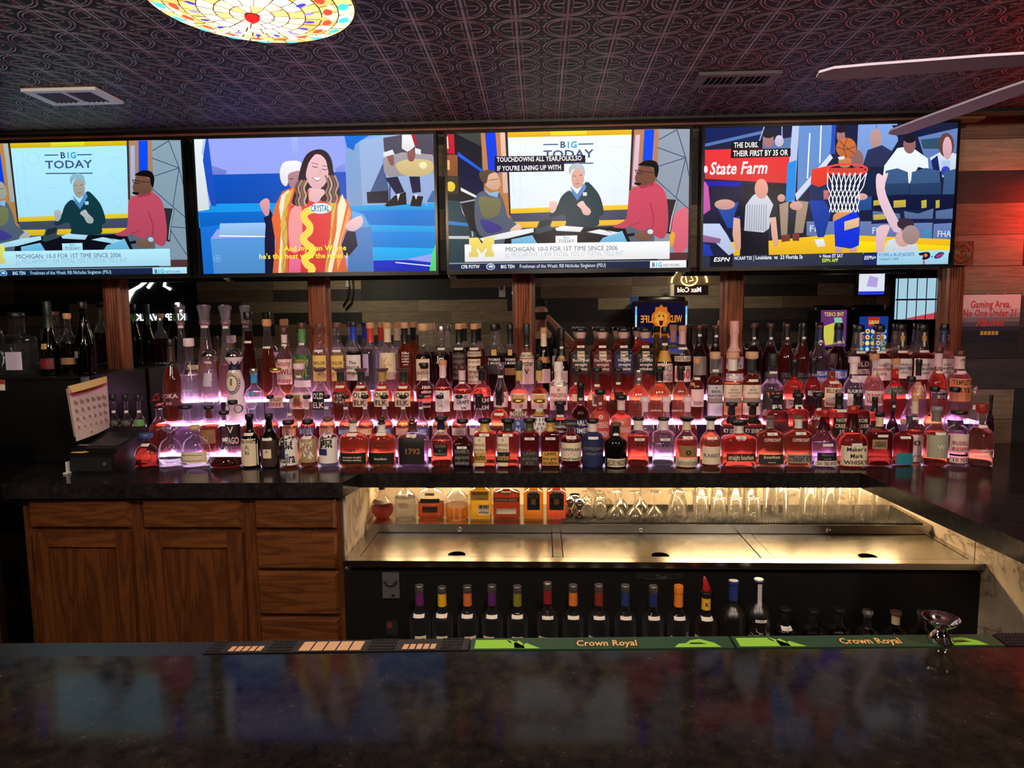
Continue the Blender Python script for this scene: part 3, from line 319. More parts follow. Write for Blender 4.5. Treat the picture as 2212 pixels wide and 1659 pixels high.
((-0.423,0.672,1.922,2.538),[('p',(95,105,120),[(0,1232),(2190,1227),(2176,0),(0,0)],0),('p',(30,30,40),[(0,1232),(316,1232),(321,63),(0,67)],0),('p',(205,35,55),[(0,1229),(66,1227),(71,1050),(0,1057)],0),('p',(230,215,215),[(0,1208),(10,1207),(16,1100),(0,1100)],0),('p',(150,90,55),[(0,1047),(96,1044),(93,855),(0,858)],0),('p',(250,190,120),[(0,998),(21,997),(23,911),(0,912)],0),('p',(70,58,45),[(0,852),(98,855),(95,693),(0,694)],0),('p',(245,210,70),[(0,798),(42,804),(69,769),(51,721),(0,727)],1),('p',(70,72,70),[(83,1232),(313,1232),(316,1110)],0),('p',(22,26,62),[(102,1060),(333,883),(329,656),(124,746)],0),('p',(40,95,235),[(97,1071),(355,883),(332,873),(102,1030)],0),('p',(235,235,235),[(119,752),(279,668),(273,648),(120,723)],0),('p',(38,68,78),[(0,640),(262,613),(253,64),(0,67)],0),('p',(55,125,205),[(0,454),(225,423),(225,397),(0,419)],0),('p',(200,205,205),[(0,316),(190,313),(189,286),(0,291)],0),('p',(200,130,72),[(310,1232),(550,1232),(574,390),(361,393)],0),('p',(15,65,235),[(349,1232),(445,1232),(468,848),(377,850)],0),('p',(235,195,180),[(487,1232),(529,1232),(555,695),(508,696)],0),('p',(50,40,50),[(533,1232),(558,1232),(582,493),(562,494)],0),('p',(240,250,254),[(556,1196),(1672,1190),(1646,555),(575,551)],0),('p',(246,188,30),[(554,1232),(1676,1232),(1669,1190),(1107,1187),(554,1188)],0),('p',(255,225,40),[(943,1232),(1271,1232),(1271,1197),(943,1193)],0),('l',(205,222,235),0.0017,[(668,1177),(662,563)]),('l',(205,222,235),0.0017,[(842,820),(996,817)]),('l',(205,222,235),0.0017,[(1347,1174),(1348,1067)]),('l',(205,222,235),0.0017,[(600,1029),(597,695)]),('l',(205,222,235),0.0017,[(1479,1086),(1609,1083)]),('l',(205,222,235),0.0017,[(1479,958),(1611,827)]),('l',(205,222,235),0.0017,[(827,1089),(820,1061),(800,1041),(773,1031),(745,1035),(721,1052),(707,1077),(708,1105),(721,1130),(745,1145),(774,1148),(801,1138),(820,1116),(827,1089)]),('l',(205,222,235),0.0017,[(697,693),(692,673),(677,657),(657,650),(636,653),(619,665),(609,684),(609,705),(619,723),(637,734),(658,736),(678,729),(692,713),(697,693)]),('l',(205,222,235),0.0017,[(1584,677),(1580,660),(1568,646),(1551,640),(1533,643),(1518,653),(1509,669),(1509,687),(1517,703),(1532,713),(1550,715),(1568,708),(1580,695),(1584,677)]),('p',(250,200,40),[(573,554),(1656,572),(1657,530),(575,510)],0),('p',(72,76,98),[(578,510),(1648,527),(1624,436),(594,442)],0),('p',(250,190,30),[(605,433),(1616,438),(1592,393),(650,380)],0),('t',(50,72,120),'B',(1028,1087),55,52,'b'),('t',(20,150,215),'1G',(1085,1085),55,100,'b'),('l',(60,80,125),0.0051,[(877,1118),(1011,1117)]),('l',(60,80,125),0.0051,[(1192,1115),(1331,1115)]),('t',(70,88,135),'TODAY',(878,996),70,452,'b'),('l',(60,80,125),0.0051,[(876,951),(1329,945)]),('p',(190,130,92),[(1676,1232),(1914,1232),(1888,585),(1645,568)],0),('p',(58,48,58),[(1674,1232),(1695,1232),(1671,697),(1653,697)],0),('p',(228,195,220),[(1709,1187),(1748,1186),(1723,734),(1679,734)],0),('p',(15,75,245),[(1787,1230),(1875,1230),(1857,913),(1770,915)],0),('p',(150,160,176),[(1914,1232),(2190,1227),(2190,130),(1880,135)],0),('l',(62,78,115),0.0039,[(2074,1227),(2158,977)]),('l',(62,78,115),0.0039,[(1903,1072),(2158,977)]),('l',(62,78,115),0.0039,[(2158,977),(2190,816)]),('l',(62,78,115),0.0039,[(1915,907),(2158,977)]),('l',(62,78,115),0.0039,[(2158,977),(2077,625)]),('l',(62,78,115),0.0039,[(2077,625),(2190,526)]),('l',(62,78,115),0.0039,[(1884,800),(2077,625)]),('l',(62,78,115),0.0039,[(1915,1138),(2074,1222)]),('l',(62,78,115),0.0039,[(2041,442),(2189,429)]),('l',(62,78,115),0.0039,[(2041,410),(2182,180)]),('p',(225,105,125),[(2052,453),(2186,526),(2185,190),(2061,149)],1),('p',(240,170,60),[(2026,323),(2070,301),(2055,203),(2028,204)],1),('p',(90,52,52),[(2023,136),(2190,136),(2189,68),(2024,70)],0),('p',(14,14,24),[(549,366),(1614,382),(1681,203),(502,215)],0),('p',(120,190,228),[(579,278),(772,312),(816,235),(579,236)],0),('p',(120,190,228),[(1416,278),(1592,339),(1639,237),(1383,235)],0),('l',(175,175,185),0.0068,[(251,638),(116,616),(137,528),(214,406),(223,307)]),('p',(30,34,40),[(114,610),(251,633),(257,340),(202,363),(132,550)],0),('p',(88,98,116),[(251,646),(321,716),(408,665),(475,697),(529,565),(550,478),(661,383),(593,340),(381,321),(296,312),(248,428)],1),('p',(125,120,85),[(285,657),(407,654),(485,631),(461,501),(327,481)],1),('p',(70,60,140),[(293,460),(404,436),(504,369),(358,338)],1),('p',(226,178,152),[(354,856),(444,883),(478,810),(484,762),(442,721),(375,742),(345,786)],1),('p',(95,76,62),[(290,879),(377,906),(438,887),(377,859),(358,788),(318,797)],1),('l',(70,60,55),0.0023,[(376,812),(465,821)]),('p',(150,190,228),[(328,743),(386,698),(469,713),(454,654),(374,682)],0),('p',(238,195,175),[(566,359),(639,416),(677,375),(616,340)],1),('p',(240,240,244),[(285,290),(594,354),(783,375),(785,340),(548,286),(312,262)],0),('p',(58,74,84),[(792,329),(842,451),(964,466),(939,393),(963,359),(828,322)],0),('p',(32,44,52),[(853,440),(951,454),(923,401),(828,375)],0),('p',(20,56,66),[(1117,707),(1040,654),(995,557),(926,495),(951,469),(1062,496),(1083,425),(1094,387),(1360,383),(1382,464),(1424,501),(1395,637),(1337,725),(1260,780),(1183,641)],1),('p',(92,142,205),[(1123,745),(1183,673),(1249,775),(1266,731),(1185,614),(1137,685)],0),('p',(226,174,154),[(1139,782),(1238,791),(1233,748),(1183,717),(1145,744)],0),('p',(228,176,156),[(1246,814),(1243,787),(1235,762),(1222,742),(1206,729),(1188,725),(1170,730),(1153,743),(1141,763),(1132,789),(1130,817),(1132,845),(1141,870),(1154,889),(1170,902),(1188,906),(1206,901),(1222,888),(1235,868),(1243,842)],0),('p',(192,197,203),[(1115,847),(1107,901),(1140,938),(1200,946),(1244,914),(1254,834),(1241,855),(1222,890),(1162,898),(1133,879)],1),('l',(95,75,70),0.0028,[(1145,838),(1172,831)]),('l',(95,75,70),0.0028,[(1200,835),(1230,845)]),('l',(150,100,95),0.0028,[(1167,764),(1205,768)]),('l',(195,140,125),0.0028,[(1188,824),(1178,790),(1194,787)]),('p',(240,194,186),[(927,580),(940,613),(979,614),(1002,590),(986,530),(945,509)],1),('p',(240,194,186),[(1181,581),(1233,613),(1261,575),(1307,525),(1291,485),(1241,493),(1216,543)],1),('p',(235,235,235),[(1236,687),(1271,688),(1271,657),(1236,656)],0),('p',(238,238,244),[(981,370),(1050,393),(1241,376),(1211,334),(995,348)],0),('p',(238,238,244),[(1272,333),(1382,355),(1572,324),(1471,296)],0),('l',(60,40,50),0.0023,[(1438,346),(1493,326)]),('p',(46,42,48),[(1984,616),(2093,606),(2052,453),(2032,302),(1982,313)],0),('l',(190,185,190),0.0056,[(2082,604),(2041,453),(2021,323)]),('p',(208,74,98),[(1754,738),(1661,686),(1640,525),(1613,428),(1504,377),(1614,360),(1658,383),(1757,336),(1856,359),(1878,298),(1967,264),(2007,378),(1998,584),(1961,703),(1873,763)],1),('l',(165,48,72),0.0051,[(1842,586),(1877,456),(1867,358)]),('l',(165,48,72),0.0039,[(1658,383),(1756,414)]),('p',(185,58,82),[(1743,744),(1873,771),(1879,736),(1754,712)],0),('p',(124,78,62),[(1718,846),(1763,923),(1872,881),(1886,800),(1868,760),(1765,740),(1721,761),(1704,804)],1),('p',(16,13,16),[(1732,921),(1806,960),(1893,947),(1918,880),(1897,800),(1879,843),(1867,895),(1776,912)],1),('p',(20,15,16),[(1697,770),(1764,760),(1748,736),(1704,748)],0),('l',(25,22,28),0.0034,[(1707,877),(1763,867),(1769,843),(1715,852),(1707,877)]),('l',(25,22,28),0.0028,[(1763,863),(1867,852)]),('p',(132,88,72),[(1702,293),(1790,336),(1862,302),(1840,250),(1758,253)],1),('p',(225,228,232),[(1874,326),(1872,319),(1869,313),(1863,308),(1856,305),(1847,304),(1839,306),(1832,309),(1826,314),(1822,320),(1821,327),(1822,333),(1826,339),(1832,344),(1839,347),(1847,348),(1855,347),(1863,343),(1868,339),(1872,332)],0),('p',(18,16,22),[(1614,305),(1702,320),(1705,293),(1625,284)],0),('p',(245,246,248),[(985,302),(1183,304),(1183,236),(985,236)],0),('t',(30,150,190),'B1G',(1059,278),19,50,'b'),('t',(90,100,125),'TODAY',(1010,240),30,144,''),('p',(246,247,249),[(147,237),(2024,239),(2024,80),(146,78)],0),('p',(24,22,20),[(253,77),(1914,82),(1914,71),(255,67)],0),('p',(150,160,172),[(0,70),(2178,68),(2178,59),(0,60)],0),('p',(28,38,72),[(0,60),(2176,64),(2176,0),(0,3)],0),('p',(62,72,108),[(0,3),(2176,0),(2176,0),(0,0)],0),('p',(235,240,250),[(590,0),(724,0),(724,0),(590,0)],0),('p',(246,247,250),[(1848,64),(2176,65),(2177,0),(1846,0)],0),('t',(40,50,80),'B',(1865,11),39,28,'b'),('t',(30,165,190),'1G',(1895,11),39,64,'b'),('t',(110,115,130),'NETWORK',(1967,12),24,151,''),('t',(88,92,105),'MICHIGAN: 10-0 FOR 1ST TIME SINCE 2006',(524,166),42,1028,''),('t',(185,190,198),'J.J. MCCARTHY: 1,939 TOTAL YDS,17 TOTAL TD,2 INT',(522,119),39,1085,''),('t',(240,242,248),'CFB POTW',(111,18),31,171,'b'),('t',(240,242,248),'BIG TEN',(478,15),31,129,'b'),('t',(235,238,246),'Freshman of the Week: RB Nicholas Singleton (PSU)',(652,15),33,794,''),('p',(225,232,245),[(426,30),(424,21),(418,13),(409,7),(397,3),(384,2),(371,3),(360,8),(351,14),(345,22),(343,31),(345,40),(351,48),(360,54),(372,58),(385,60),(398,58),(409,54),(418,47),(424,39)],0),('p',(40,80,160),[(418,30),(416,23),(412,17),(404,12),(395,9),(384,8),(374,10),(364,13),(357,18),(352,24),(351,31),(352,38),(357,44),(365,49),(374,52),(385,53),(395,52),(405,48),(412,43),(417,37)],0),('p',(235,240,250),[(365,27),(382,45),(408,35),(399,22)],1),('p',(242,218,112),[(189,297),(274,298),(306,242),(341,298),(422,299),(421,233),(402,232),(401,167),(418,166),(419,122),(333,121),(333,164),(350,166),(351,206),(305,149),(261,205),(260,165),(275,165),(274,121),(186,120),(187,164),(206,166),(207,230),(188,233)],0),('p',(30,20,45),[(434,1022),(1256,1016),(1258,951),(434,957)],0),('p',(30,20,45),[(434,959),(1065,952),(1066,878),(435,880)],0),('t',(245,245,245),'TOUCHDOWNS ALL YEAR,FOLKS,SO',(454,972),41,771,'b'),('t',(245,245,245),"IF YOU'RE LINING UP WITH",(455,894),41,585,'b')]),
